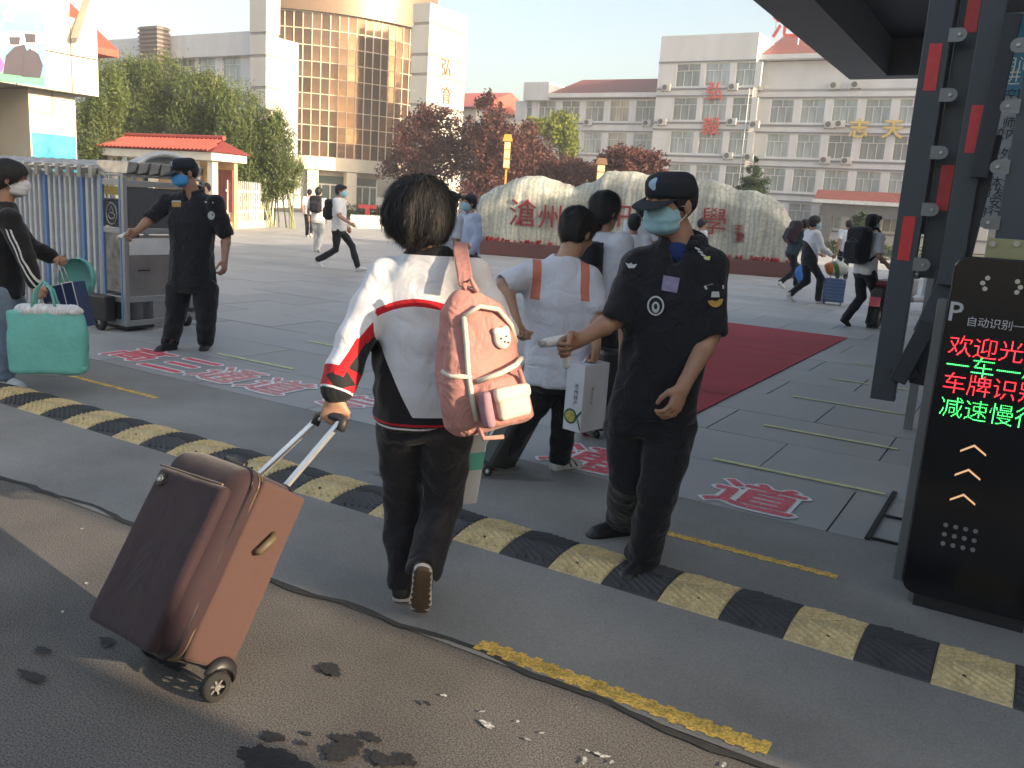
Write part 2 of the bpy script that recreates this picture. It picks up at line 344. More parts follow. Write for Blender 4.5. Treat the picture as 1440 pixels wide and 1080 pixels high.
def hand(v, w, d, pn, th, s=1.0, curl=(25, 35, 25), k=0.006, spread=1.0):
    """w wrist, d along hand, pn palm normal (side the fingers close to), th towards the thumb"""
    d = nrm(d); th = nrm(np.asarray(th) - d * (np.asarray(th) @ d)); pn = nrm(np.cross(th, d)) * (1 if np.cross(th, d) @ np.asarray(pn) > 0 else -1)
    v.cap(w - d * 0.02, w + d * 0.02 * s, 0.026 * s, 0.027 * s, 0.02, flat=(pn, 0.75))
    v.ell(w + d * 0.052 * s, (0.049 * s, 0.042 * s, 0.0165 * s), (d, th, pn), 0.014)
    for i, (o, L, r) in enumerate(((0.029, 0.073, 0.0092), (0.010, 0.082, 0.0095), (-0.0095, 0.076, 0.009), (-0.028, 0.060, 0.008))):
        p = w + d * (0.090 - 0.004 * abs(i - 1)) * s + th * o * s; ang = 0; dd = d + th * (0.10 * (1.2 - i) * spread); dd = nrm(dd)
        v.cap(w + d * 0.05 * s + th * o * 0.8 * s, p, 0.010 * s, r * s, 0.008)
        for q, (fr, c) in enumerate(zip((0.45, 0.31, 0.24), curl)):
            ang += rad(c + 4 * math.sin(i * 2.1)); e = p + (dd * math.cos(ang) + pn * math.sin(ang)) * L * fr * s; v.cap(p, e, r * s * (1 - 0.07 * q), r * s * (0.93 - 0.08 * q), 0.003); p = e
    p0 = w + d * 0.018 * s + th * 0.022 * s; p1 = p0 + nrm(d * 0.7 + th * 0.75 + pn * 0.35) * 0.042 * s
    cc = min(curl[0] / 60.0, 1.3); p2 = p1 + nrm(d * (0.9 - 0.2 * cc) + th * (0.35 - 0.5 * cc) + pn * (0.25 + 0.6 * cc)) * 0.033 * s; p3 = p2 + nrm(d * (0.9 - 0.3 * cc) - th * 0.45 * cc + pn * (0.25 + 0.5 * cc)) * 0.026 * s
    v.cap(p0, p1, 0.0165 * s, 0.0125 * s, 0.012); v.cap(p1, p2, 0.012 * s, 0.0105 * s, 0.004); v.cap(p2, p3, 0.0105 * s, 0.0085 * s, 0.003)
def head(v, c, F, U, s=1.0, detail=True):
    F = nrm(F); U = nrm(U - F * (U @ F)); S = np.cross(U, F); ax = (S, F, U); P = lambda a, b, cc: c + (S * a + F * b + U * cc) * s
    v.ell(P(0, -0.012, 0.03), np.array((0.074, 0.094, 0.086)) * s, ax, 0.02)
    v.ell(P(0, 0.028, -0.042), np.array((0.055, 0.058, 0.068)) * s, ax, 0.03)
    v.cap(P(0, 0.066, -0.094), P(0, 0.062, -0.085), 0.02 * s, 0.02 * s, 0.03)
    for q in (1, -1):
        v.ell(P(0.077 * q, -0.012, -0.008), np.array((0.010, 0.019, 0.031)) * s, ax, 0.006)
        v.ell(P(0.042 * q, 0.058, -0.022), np.array((0.02, 0.02, 0.022)) * s, ax, 0.02)
    if detail:
        v.cap(P(0, 0.084, 0.018), P(0, 0.104, -0.020), 0.008 * s, 0.012 * s, 0.012); v.ell(P(0, 0.098, -0.025), np.array((0.017, 0.012, 0.010)) * s, ax, 0.008)
        v.cap(P(0.04, 0.072, 0.03), P(-0.04, 0.072, 0.03), 0.012 * s, 0.012 * s, 0.02)
        for q in (1, -1):
            v.ell(P(0.031 * q, 0.090, 0.010), np.array((0.020, 0.013, 0.013)) * s, ax, 0.008, 's')
            v.ell(P(0.031 * q, 0.073, 0.010), np.array((0.0165, 0.0135, 0.0105)) * s, ax, 0.004)
        v.ell(P(0, 0.084, -0.053), np.array((0.024, 0.010, 0.008)) * s, ax, 0.008); v.ell(P(0, 0.098, -0.0535), np.array((0.024, 0.008, 0.0018)) * s, ax, 0.003, 's'); v.ell(P(0, 0.082, -0.063), np.array((0.018, 0.009, 0.007)) * s, ax, 0.006)
def jbox(J, keys, m):
    P = np.array([J[k] for k in keys]); return P.min(0) - m, P.max(0) + m
def person(label, J, top='tee', topm=None, trm=None, shm=None, hair='short', hairm=None, skin=None, h=0.012, mask=None, cap=None, bulk=1.0, loose=1.0,
           eyes=False, topname=None, toplayers=None, seed=0, trlayers=None, hem=0.0, hs=1.0, sleeve=None, trname='trousers', legr=1.0, wrinkle=1.0, group=None, collar=None, handh=None):
    H, F, S = J['H'], J['F'], J['S']; sc = H / 1.7; skin = skin or SKIN; hairm = hairm or HAIR; base = J['base']
    root = thing('person', label, 'person', tuple(base), group=group)
    U = J['up']; Sh = nrm(J['shL'] - J['shR']); Dp = nrm(np.cross(Sh, U)); Dp = Dp if Dp @ F > 0 else -Dp
    HF = J['HF']; HU = nrm(J.get('HU', U + ZV)); hd = J['head']
    keys = ['pel', 'neck', 'hipL', 'hipR', 'kneL', 'kneR', 'ankL', 'ankR', 'shL', 'shR', 'elL', 'elR', 'wrL', 'wrR', 'head']
    lo, hi = jbox(J, keys, 0.22); lo[2] = 0
    U2 = nrm(U - Sh * (U @ Sh)); Dp = nrm(np.cross(Sh, U2)); Dp = Dp if Dp @ F > 0 else -Dp; slp = (U @ Sh) / (U @ U2); kU = U @ U2
    def shr(secs): return [(q_[0] * kU, q_[1], q_[2], (q_[3] if len(q_) > 3 else 0) + slp * q_[0] * kU, q_[4] if len(q_) > 4 else 0) for q_ in secs]
    # body: one continuous surface
    v = Vol(lo, hi, handh or h); HS = 1.02 * hs * sc ** 0.5
    head(v, hd, HF, HU, HS, detail=h < 0.011)
    v.cap(hd - HU * 0.05 * HS - HF * 0.02, J['neck'] - U * 0.03 * sc, 0.055 * sc * bulk ** 0.5, 0.060 * sc, 0.02)
    v.loft(J['pel'] - U * 0.09 * sc, U, Sh, Dp, [(0, .13 * sc, .085 * sc), (.1 * sc, .135 * sc, .09 * sc), (.3 * sc, .125 * sc, .085 * sc), (.52 * sc, .14 * sc, .085 * sc), (.60 * sc, .09 * sc, .055 * sc)], 0.03)
    for q in 'LR':
        sd = 1 if q == 'L' else -1; a, e, w = J['sh' + q], J['el' + q], J['wr' + q]
        v.cap(J['neck'] - U * 0.05 * sc, a, 0.05 * sc, 0.052 * sc, 0.03)
        m_ = a + (e - a) * 0.45; f_ = e + (w - e) * 0.28; b2 = bulk ** 0.5
        v.chain([a, m_, e, f_, w], [.050 * sc * b2, .046 * sc * b2, .037 * sc * b2, .039 * sc * b2, .026 * sc], 0.012)
        th = J.get('th' + q, F); pn = J.get('pn' + q, -S * sd)
        hand(v, w, J['hd' + q], pn, th, sc, J['curl'][q])
        v.chain([J['hip' + q], J['kne' + q], J['ank' + q]], [.075 * sc, .05 * sc, .038 * sc], 0.02)
    v.obj('body', skin, root, base)
    # trousers
    tm = trm or cloth('navy_black_trousers', (0.012, 0.013, 0.018)); v = Vol(*[np.array(b) for b in (lo, hi)], h); wv = 0.008 * wrinkle * sc
    v.loft(J['pel'] - U * 0.12 * sc, U2, Sh, Dp, shr([(0, .160 * sc * bulk, .110 * sc * bulk), (.10 * sc, .170 * sc * bulk, .120 * sc * bulk), (.22 * sc, .150 * sc * bulk, .105 * sc * bulk), (.24 * sc, .145 * sc * bulk, .10 * sc * bulk)]), 0.04)
    for q in 'LR':
        hp, kn, an = J['hip' + q], J['kne' + q], J['ank' + q]; hp2 = hp - U * 0.03 * sc; low = an - nrm(an - kn) * 0.005; r = loose * sc * legr
        v.chain([hp2, hp2 + (kn - hp2) * 0.5, kn, kn + (low - kn) * 0.5, low], [.095 * r, .083 * r, .070 * r, .067 * r, .064 * r], 0.02)
        v.cap(low, low + nrm(an - kn) * 0.012, 0.064 * r, 0.066 * r, 0.004); v.cap(low + nrm(an - kn) * 0.03, low + nrm(an - kn) * 0.12, 0.052 * r, 0.056 * r, 0.004, 's')
        d_ = nrm(an - kn); ee = low + d_ * 0.085; v.ell(ee, (0.12, 0.12, 0.045), (nrm(np.cross(d_, F + 0.01)), nrm(np.cross(d_, np.cross(d_, F + 0.01))), d_), 0.0, 's')
    v.noise(wv, 22, seed, (1, 1, 0.5)); v.noise(wv * 0.45, 42, seed + 1, (0.9, 0.9, .8))
    v.obj(trname, tm, root, base, attrs=trlayers)
    # top
    long_ = (top in ('jacket', 'long')); sl = sleeve if sleeve is not None else (1.0 if long_ else 0.42); bk = bulk * (1.10 if top == 'jacket' else 1.045)
    v = Vol(lo, hi, h); tl = np.linalg.norm(J['neck'] - J['pel']); b0 = -0.07 * sc - hem
    for q in 'LR':
        a, e, w = J['sh' + q], J['el' + q], J['wr' + q]; wd = nrm(w - e); ad = nrm(e - a)
        r = sc * (1.12 if top == 'jacket' else 1.0) * bulk ** 0.5
        if sl >= 0.9:
            en = w - wd * 0.015; v.chain([a, a + (e - a) * .5, e, e + (en - e) * .55, en - wd * 0.03, en], [.068 * r, .064 * r, .056 * r, .053 * r, .046 * r, .038 * r], 0.02)
        else:
            L1 = np.linalg.norm(e - a); tt = sl * (L1 + np.linalg.norm(w - e)); en = a + ad * min(tt, L1 * 0.92); v.chain([a, a + (en - a) * 0.5, en], [.066 * r, .062 * r, .064 * r], 0.02)
            c_ = en + ad * 0.075; pr_ = nrm(np.cross(ad, F + ZV * 0.1)); v.ell(c_, (0.11, 0.11, 0.06), (pr_, np.cross(ad, pr_), ad), 0.0, 's'); v.cap(en - ad * 0.03, en + ad * 0.02, 0.062 * r - 1.9 * h, 0.064 * r - 1.7 * h, 0.004, 's')
    for q in 'LR': v.cap(J['neck'] - U * 0.055 * sc, J['sh' + q] - U * .006, 0.048 * sc, 0.064 * sc * bk ** .5, 0.03)
    v.loft(J['pel'], U2, Sh, Dp, shr([(b0, .174 * sc * bk, .124 * sc * bk), (0.02, .174 * sc * bk, .125 * sc * bk), (tl * .35, .166 * sc * bk, .120 * sc * bk), (tl * .65, .176 * sc * bk, .123 * sc * bk), (tl * .86, .160 * sc * bk ** .5, .10 * sc), (tl * .96, .100 * sc, .085 * sc), (tl * 1.0 + .012, .076 * sc, .074 * sc)]), 0.045)
    v.cap(J['neck'] + U * 0.0, J['neck'] + U * 0.08, 0.060 * sc, 0.066 * sc, 0.006, 's')
    if collar is not None or top == 'polo':
        pass
    if top == 'polo':
        for dz_, w__ in ((0.0, .046), (-.035, .034), (-.065, .018)): v.ell(J['neck'] + Dp * .09 * sc + U * dz_ * sc, (w__ * sc, 0.055, 0.032 * sc), (Sh, Dp, U), 0.006, 's')
    c_ = J['pel'] + U * (b0 - 0.02); v.ell(c_, (.155 * sc * bk, .11 * sc * bk, .035), (Sh, Dp, U), 0.0, 's')
    v.noise(wv * 1.0, 15, seed + 2, (1, 1, 0.55)); v.noise(wv * 0.5, 40, seed + 3, (0.7, 0.7, 1.2)); v.noise(wv * .55, 30, seed + 4, (1.1, 1.1, .22))
    tn = topname or {'tee': 't_shirt', 'polo': 'polo_shirt', 'jacket': 'jacket', 'long': 'long_sleeved_shirt'}[top]
    v.obj(tn, topm, root, base, attrs=toplayers)
    if collar is not None or top == 'polo':
        v = Vol(J['neck'] - 0.16, J['neck'] + 0.18, min(h, 0.008))
        v.ell(J['neck'] - U * 0.002 * sc, (0.098 * sc, 0.100 * sc, 0.040 * sc), (Sh, Dp, nrm(U + Dp * 0.30)), 0); v.cap(J['neck'] - U * 0.1, J['neck'] + U * 0.1 + Dp * .02, 0.068 * sc, 0.074 * sc, 0.006, 's'); v.ell(J['neck'] + Dp * .09 * sc - U * 0.02 * sc, (0.036 * sc, 0.06, 0.075 * sc), (Sh, Dp, U), 0.004, 's')
        v.ell(J['neck'] + U * 0.088 * sc, (0.16, 0.16, 0.040), (Sh, Dp, nrm(U + Dp * 0.40)), 0.0, 's')
        v.obj('collar', collar or topm, root, base)
    # shoes
    shm = shm or mat('black_shoe', (0.010, 0.010, 0.012), 0.45, var=0.2, bump=0.1, bs=60)
    for q in 'LR':
        an, td = J['ank' + q], J['toe' + q]; kn = J['kne' + q]; up = nrm(ZV - td * td[2]) if abs(td[2]) < 0.75 else nrm(-CF - td * (-CF @ td)); up = J.get('up' + q, up); sd = nrm(np.cross(td, up))
        an = an - up * 0.004; hh = min(h, 0.010); L = [an, an + td * 0.19 - up * 0.07, an - td * 0.09 - up * 0.09, an + up * 0.05]; P = np.array(L); v = Vol(P.min(0) - 0.09, P.max(0) + 0.09, hh); fl = (sd, 0.62)
        v.cap(an - up * 0.052 * sc - td * 0.035 * sc, an - up * 0.055 * sc + td * 0.125 * sc, 0.036 * sc, 0.038 * sc, 0.02, flat=(up, 0.7)); v.cap(an - up * 0.02 * sc - td * 0.02, an - up * 0.05 * sc + td * 0.10 * sc, 0.040 * sc, 0.032 * sc, 0.02)
        v.cap(an + up * 0.0, an - up * 0.03 * sc, 0.040 * sc, 0.042 * sc, 0.015)
        v.loft(an - td * 0.068 * sc, td, sd, up, [(0, .026 * sc, .014 * sc, 0, -.072 * sc), (.02, .036 * sc, .015 * sc, 0, -.072 * sc), (.12 * sc, .038 * sc, .014 * sc, 0, -.072 * sc), (.19 * sc, .046 * sc, .014 * sc, 0, -.070 * sc), (.235 * sc, .036 * sc, .012 * sc, 0, -.068 * sc), (.25 * sc, .020 * sc, .009 * sc, 0, -.066 * sc)], 0.004)
        a0, u0 = an.copy(), up.copy(); v.obj('shoe', shm, root, base, attrs={'sole': lambda V, a0=a0, u0=u0: (V - a0) @ u0 + 0.060 * sc, 'tread': lambda V, a0=a0, u0=u0, t0=td.copy(): (V - a0) @ u0 + 0.0775 * sc + 0.0035 * np.sin(((V - a0) @ t0) * 240), 'accent': lambda V, a0=a0, u0=u0, t0=td.copy(): np.abs(np.abs(((V - a0) @ t0) * 1.0 - 0.055 + 0.5 * ((V - a0) @ u0)) - 0.02) - 0.006})
    # hair, cap, mask
    HS_ = nrm(np.cross(HU, HF)); HUo = nrm(HU - HF * (HU @ HF)); ax = (HS_, HF, HUo); P = lambda a, b, c: hd + (HS_ * a + HF * b + HUo * c) * HS; hh = min(h, 0.010) if h < 0.012 else h
    if hair:
        v = Vol(hd - 0.24 * hs, hd + 0.24 * hs, hh)
        if hair == 'bob':
            v.ell(P(0, -0.03, 0.030), np.array((0.108, 0.112, 0.088)) * HS, ax, 0.02, pw=2.2); v.ell(P(0, -0.045, -0.025), np.array((0.112, 0.095, 0.072)) * HS, ax, 0.04, pw=2.2); v.ell(P(0, -0.06, -0.072), np.array((0.060, 0.045, 0.035)) * HS, ax, 0.03)
            v.ell(P(0, 0.10, -0.03), np.array((0.075, 0.075, 0.085)) * HS, ax, 0.012, 's'); v.noise(0.006, 34, seed, (1.2, 1.2, 0.3)); v.noise(0.003, 85, seed, (1.5, 1.5, 0.2))
        elif hair == 'bun':
            v.ell(P(0, -0.018, 0.034), np.array((0.084, 0.104, 0.096)) * HS, ax, 0.02); v.ell(P(0, 0.10, -0.04), np.array((0.085, 0.09, 0.092)) * HS, ax, 0.01, 's'); v.ell(P(0, -0.03, -0.15), (0.12, 0.12, 0.07), ax, 0.01, 's'); v.ell(P(0, -0.125, 0.0), np.array((0.035, 0.035, 0.035)) * HS, ax, 0.01); v.noise(0.003, 60, seed, (1.3, 1.3, 0.4))
        else:
            fl = dict(short=1.0, buzz=.955).get(hair, 1.08)
            v.ell(P(0, -0.020, 0.038), np.array((0.086, 0.106, 0.094)) * HS * fl, ax, 0.02, pw=2.2); v.ell(P(0, -0.052, -0.02 if hair != 'buzz' else .01), np.array((0.070, 0.060, 0.072)) * HS * fl * (1 if hair != 'buzz' else .9), ax, 0.03)
            v.ell(P(0, 0.092, -0.045), np.array((0.092, 0.085, 0.098)) * HS, ax, 0.010, 's'); v.ell(P(0.09, 0.0, -0.055), np.array((0.03, 0.045, 0.055)) * HS, ax, 0.008, 's'); v.ell(P(-0.09, 0.0, -0.055), np.array((0.03, 0.045, 0.055)) * HS, ax, 0.008, 's')
            if hair == 'short': v.cap(P(-0.05, 0.07, 0.078), P(0.05, 0.072, 0.078), 0.028 * HS, 0.028 * HS, 0.02)
            v.noise(0.0055, 42, seed, (1.2, 1.2, 0.6)); v.noise(0.003, 95, seed, (1.3, 1.3, 0.5))
        if cap:
            v.ell(P(0, 0, 0.16), (0.2, 0.2, 0.115), ax, 0.0, 's')
        ho = v.obj('hair', hairm, root, base)
        if h < 0.0125 and not cap:
            V_, F_ = v.surf(); r = np.random.RandomState(seed + 5); k = int((15000 if hair == 'bob' else 7000) * (1 if h < .010 else .6)); fc = r.randint(0, len(F_), k); A_, B_, C_ = V_[F_[fc, 0]], V_[F_[fc, 1]], V_[F_[fc, 3]]
            n_ = np.cross(B_ - A_, C_ - A_); n_ /= np.linalg.norm(n_, axis=1)[:, None] + 1e-12; crown = P(0, -0.03, 0.13); dn = A_ - crown; dn /= np.linalg.norm(dn, axis=1)[:, None] + 1e-9; dn[:, 2] -= .5; dn += r.normal(size=(k, 3)) * .20
            dn -= n_ * np.sum(dn * n_, 1)[:, None]; dn /= np.linalg.norm(dn, axis=1)[:, None] + 1e-9; L_ = r.uniform(.018, .05, (k, 1)) * (1.3 if hair == 'bob' else .8); w_ = np.cross(dn, n_) * r.uniform(.0004, .0009, (k, 1)); p0 = A_ - n_ * .001
            p1 = p0 + dn * L_ * .5 + n_ * r.uniform(.001, .006, (k, 1)); p2 = p0 + dn * L_ + n_ * r.uniform(-.002, .007, (k, 1)) - ZV * .004; keep = (p0 - hd) @ HUo > -.2
            VV = np.stack([p0 - w_, p0 + w_, p1 + w_ * .8, p1 - w_ * .8, p2], 1)[keep].reshape(-1, 3); kk = int(keep.sum()); i0 = np.arange(kk) * 5; FF = np.concatenate([np.stack([i0, i0 + 1, i0 + 2], 1), np.stack([i0, i0 + 2, i0 + 3], 1), np.stack([i0 + 3, i0 + 2, i0 + 4], 1)])
            tag(mesh_obj('hair_strands', VV - base, FF, hairm, ho), kind='stuff')
    if eyes:
        for q in (1, -1):
            v = Vol(P(0.031 * q, .075, .010) - .03, P(0.031 * q, .075, .010) + .03, 0.003); v.ell(P(0.031 * q, 0.079, 0.0095), np.array((0.013, 0.009, 0.0062)) * HS, ax, 0)
            ic = P(0.031 * q, 0.088, 0.0095); v.obj('eye', EYE, root, base, attrs={'iris': lambda V, ic=ic: np.hypot((V - ic) @ HS_, (V - ic) @ HUo) - 0.0062})
            v = Vol(P(0.031 * q, .085, .03) - .05, P(0.031 * q, .085, .03) + .05, 0.004); v.chain([P(0.015 * q, 0.090, 0.029), P(0.032 * q, 0.089, 0.034), P(0.050 * q, 0.078, 0.030)], [0.0035, 0.004, 0.002], 0.004); v.obj('eyebrow', hairm, root, base)
    if cap:
        cu = P(0, -0.005, 0.07); tilt = nrm(HUo - HF * 0.05); fw = nrm(HF - tilt * (HF @ tilt)); v = Vol(cu - 0.24, cu + 0.24, min(h, .007))
        v.loft(cu - tilt * 0.045 * HS, tilt, HS_, fw, [(0, .089 * HS, .108 * HS), (.03 * HS, .091 * HS, .110 * HS, 0, 0), (.06 * HS, .087 * HS, .106 * HS, 0, 0.006), (.085 * HS, .076 * HS, .094 * HS, 0, .004), (.100 * HS, .055 * HS, .070 * HS, 0, 0)], 0.0, pw=2.2)
        v.noise(0.0015, 50, seed)
        v.obj('cap', cap, root, base, attrs={'badge': lambda V: np.hypot((V - cu) @ HS_ , ((V - cu) @ tilt - 0.012) * 0.85) - 0.019 + 1.0 * ((V - cu) @ fw < 0.03) + 0.004 * np.sin(130 * ((V - cu) @ tilt)) * np.sin(110 * ((V - cu) @ HS_))})
        v = Vol(cu - 0.26, cu + 0.26, .005); vf = nrm(fw - tilt * 0.34); vt = nrm(tilt + fw * 0.34)
        v.ell(cu + fw * 0.085 * HS - tilt * 0.052 * HS, (0.085 * HS, 0.098 * HS, 0.0062), (HS_, vf, vt), 0, pw=2.6); v.loft(cu - tilt * 0.09, tilt, HS_, fw, [(0, .082 * HS, .098 * HS), (.2, .082 * HS, .098 * HS)], 0.0, mode='s'); v.obj('visor', cap, root, base)
    if mask:
        mc = P(0, 0.046, -0.048); v = Vol(mc - 0.11, mc + 0.11, min(h, .006))
        v.ell(mc, np.array((0.070, 0.074, 0.062)) * HS, ax, 0, pw=2.6); v.cap(P(0, 0.095, 0.004), P(0, 0.117, -0.022), 0.012 * HS, 0.016 * HS, 0.02); v.ell(P(0, -0.09, -0.04), np.array((0.14, 0.105, 0.14)) * HS, ax, 0.004, 's')
        if h < .011:
            X = (v.lo[0] + v.h * np.arange(v.n[0]))[:, None, None]; Y = (v.lo[1] + v.h * np.arange(v.n[1]))[None, :, None]; Z = (v.lo[2] + v.h * np.arange(v.n[2]))[None, None, :]
            w_ = (X - mc[0]) * HUo[0] + (Y - mc[1]) * HUo[1] + (Z - mc[2]) * HUo[2]; v.D += (0.0042 * np.abs(np.sin(w_ * 95)) * (np.abs(w_) < 0.036)).astype(np.float32)
        mo = v.obj('face_mask', mask, root, base)
        if h < .011:
            for q in (1, -1):
                for zz in (0.0, -0.07):
                    tb = MB(); tb.tube([P(0.062 * q, 0.035, zz) - base, P(0.075 * q, 0.005, zz * 0.6) - base, P(0.086 * q, -0.018, zz * 0.25 + 0.002) - base], 0.0016, 5); tb.build('ear_loop', mat('white_elastic', (0.75, 0.75, 0.72)), mo)
    J['root'] = root; J['Sh'] = Sh; J['Dp'] = Dp; J['HS'] = HS; return J
EYE = mat('eye', (0.75, 0.72, 0.70), 0.2, var=0, layers=(('iris', (0.012, 0.006, 0.004)),))
# ------------------------------------------------------------------ ground
ASPH = mat('asphalt', (0.108, 0.099, 0.090), 0.9, var=0.34, vs=1.3, bump=0.8, bs=140, speck=0.50, ss=170)
CONC = mat('worn_concrete_road', (0.235, 0.230, 0.215), 0.85, var=0.30, vs=0.9, bump=0.3, bs=70, speck=0.12, ss=160)
TILE = mat('grey_granite_tile', (0.335, 0.330, 0.320), 0.58, var=0.15, vs=1.1, bump=0.15, bs=60, randobj=0.10, speck=0.07, ss=120, rvar=0.12)
JOINT = mat('tile_joint', (0.050, 0.050, 0.052), 0.95)
rng = random.Random(5)
def sheet(name, x0, y0, x1, y1, z, m, parent=None, rz=None, kind=None, lab=None):
    o = mesh_obj(name, [(x0, y0, z), (x1, y0, z), (x1, y1, z), (x0, y1, z)], [(0, 1, 2, 3)], m, parent, rz=rz)
    if kind: o['kind'] = kind
    return o
sheet('ground', -900, -500, 900, 1500, -0.060, mat('far_ground', (0.12, 0.115, 0.10), 0.95, var=0.2, vs=0.1), rz=GA, kind='structure')
road = sheet('road', -90, -30, 90, 2.34, 0.0, ASPH, rz=GA, kind='structure')
drive = sheet('driveway', -90, 2.318, 90, 4.425, 0.004, CONC, rz=GA, kind='structure')
# tarry seam between asphalt and concrete
x = -12.0; up_, lo_ = [], []
while x < 6:
    j = 0.022 * math.sin(x * 3.1) + 0.012 * math.sin(x * 11.7) + rng.uniform(-.006, .006); up_.append((x, 2.335 + j + rng.uniform(-.003, .006), 0.005)); lo_.append((x, 2.30 + j - rng.uniform(-.012, -.004), 0.005)); x += 0.07
n = len(up_); mesh_obj('seam', up_ + lo_, [(n + i, n + i + 1, i + 1, i) for i in range(n - 1)], mat('tar_seam', (0.040, 0.040, 0.038), 0.9, bump=0.5, bs=90), road)
def blob(cx, cy, rx, ry, z, seed, ang=0.0, n=64, rough=0.35):
    r = random.Random(seed); ph = [r.uniform(0, 6.28) for _ in range(4)]; P = []
    for i in range(n):
        t = 2 * math.pi * i / n; k = 1 + rough * (0.5 * math.sin(2 * t + ph[0]) + 0.4 * math.sin(3 * t + ph[1]) + 0.3 * math.sin(5 * t + ph[2]) + 0.25 * math.sin(8 * t + ph[3]) + .2 * math.sin(15 * t + ph[1]) + .15 * math.sin(27 * t + ph[2])) ; k = max(k, .3)
        u, w = rx * k * math.cos(t), ry * k * math.sin(t); P.append((cx + u * math.cos(ang) - w * math.sin(ang), cy + u * math.sin(ang) + w * math.cos(ang), z))
    return P
WET = mat('wet_stain', (0.020, 0.020, 0.021), 0.8, var=0.15, bump=0.3, bs=85, speck=0.3, ss=95); WPAINT = mat('white_speck', (0.42, 0.42, 0.40), 0.9, var=.3, vs=40, speck=.4, ss=130)
for i, (px, py, rx, ry) in enumerate([(372, 1068, .085, .05), (405, 1075, .06, .035), (383, 1038, .035, .022), (432, 1034, .014, .010), (425, 1048, .014, .012), (490, 1048, .055, .030), (475, 1062, .05, .03), (522, 1040, .03, .018), (540, 1072, .04, .03), (572, 1072, .03, .022), (465, 945, .045, .028), (600, 993, .016, .008), (150, 905, .03, .02), (240, 935, .06, .035), (45, 955, .05, .02), (60, 918, .03, .015)]):
    a, b, _ = AB(G(px, py)); mesh_obj('wet_stain', blob(a, b, rx, ry, 0.004 + .0006 * i, i) + [(a, b, 0.004 + .0006 * i)], [(k_, (k_ + 1) % 64, 64) for k_ in range(64)], WET, road)
for i, (px, py, r_) in enumerate([(685, 1021, .022), (678, 1003, .008), (728, 1017, .007), (742, 1042, .009), (762, 1033, .007), (822, 1072, .014), (840, 1062, .010), (850, 1066, .012), (860, 1074, .008), (826, 1058, .006), (624, 980, .010), (1018, 1078, .010), (122, 822, .010), (135, 862, .010), (115, 745, .008), (88, 862, .008)]):
    a, b, _ = AB(G(px, py)); mesh_obj('white_speck', blob(a, b, r_ * 1.1, r_ * .6, 0.006, 40 + i, i), [tuple(range(64))], WPAINT, road)
# yellow toothed road lines
YEL = mat('worn_yellow_paint', (0.66, 0.42, 0.09), 0.8, var=0.3, vs=14, bump=0.3, bs=90, speck=0.35, ss=110)
def toothed(a0, a1, b, w, z, parent):
    P, Q = [], []; n = int((a1 - a0) / 0.030); r = random.Random(int(a0 * 10))
    for i in range(n + 1):
        x = a0 + (a1 - a0) * i / n; k = 1 if i % 2 else 0.74; P += [(x - .002, b + w * k + r.uniform(-.003, .003), z)]; Q += [(x - .002, b - w * (1 if (i + 1) % 2 else 0.74) + r.uniform(-.003, .003), z)]
        if i < n: P.append((x + (a1 - a0) / n - .004, P[-1][1], z)); Q.append((x + (a1 - a0) / n - .004, Q[-1][1], z))
    n = len(P); return mesh_obj('yellow_line', P + Q, [(n + i, n + i + 1, i + 1, i) for i in range(n - 1)], YEL, parent)
toothed(-1.47, -0.45, 2.385, 0.042, 0.006, drive); toothed(-1.38, -0.54, 3.855, 0.030, 0.006, drive); toothed(-6.27, -5.25, 3.92, 0.026, 0.006, drive)
DRK = mat('dark_concrete_patch', (0.17, 0.168, 0.16), .85, var=.25, vs=2.2, speck=.15, ss=160)
for i in range(7):
    z_ = .0095 + .0002 * i; a0_, b0_ = -3.05 + .028 * i, 3.60; P_ = [(a0_ + .02 * math.sin(k * 1.3 + i) + k * .10, b0_ + k * .085) for k in range(8)]; w_ = .006; mesh_obj('tyre_mark', [(x_ - w_, y_, z_) for x_, y_ in P_] + [(x_ + w_, y_, z_) for x_, y_ in P_], [(k, 8 + k, 9 + k, 1 + k) for k in range(7)], DRK, drive)
# plaza of granite tiles
plaza = sheet('plaza', -60, 4.40, 40, 70, -0.012, JOINT, rz=GA, kind='structure')
TA, TB, GAP = 1.2, 0.83, 0.010
mb = MB(); mb.box(GAP / 2 - TA / 2, GAP / 2 - TB / 2, -0.03, TA / 2 - GAP / 2, TB / 2 - GAP / 2, 0.0); tile_me = None
cells = []
for j in range(0, 76):
    for i in range(-38, 22):
        a = -0.71 + TA * (i + 0.5) + (TA / 2 if j % 2 else 0); b = 4.44 + TB * (j + 0.5); P = W(a, b)
        if P[1] < 1: continue
        q = P - CC; z = q @ CF; 
        if z <= 0: continue
        sx, sy = 720 + FPX * (q @ CR) / z, 540 - FPX * (q @ CU) / z
        vis = -150 < sx < 1590 and sy < 1150; cells.append((0 if vis else 1, z, a, b))
cells.sort(); stuff = MB(); r = random.Random(3)
for k, (hid, z, a, b) in enumerate(cells):
    dz = r.uniform(-0.0015, 0.0015)
    if k < 290 and not hid:
        if tile_me is None:
            o = mb.build('tile', TILE, plaza, bevel=0); tile_me = o.data
        else: o = bpy.data.objects.new('tile', tile_me); link(o, plaza)
        o.location = (a, b, dz)
    elif b < 62 and a > -50: stuff.box(a - TA / 2 + GAP / 2, b - TB / 2 + GAP / 2, -0.03 + dz, a + TA / 2 - GAP / 2, b + TB / 2 - GAP / 2, dz)
tag(stuff.build('far_tiles', TILE, plaza), kind='stuff')
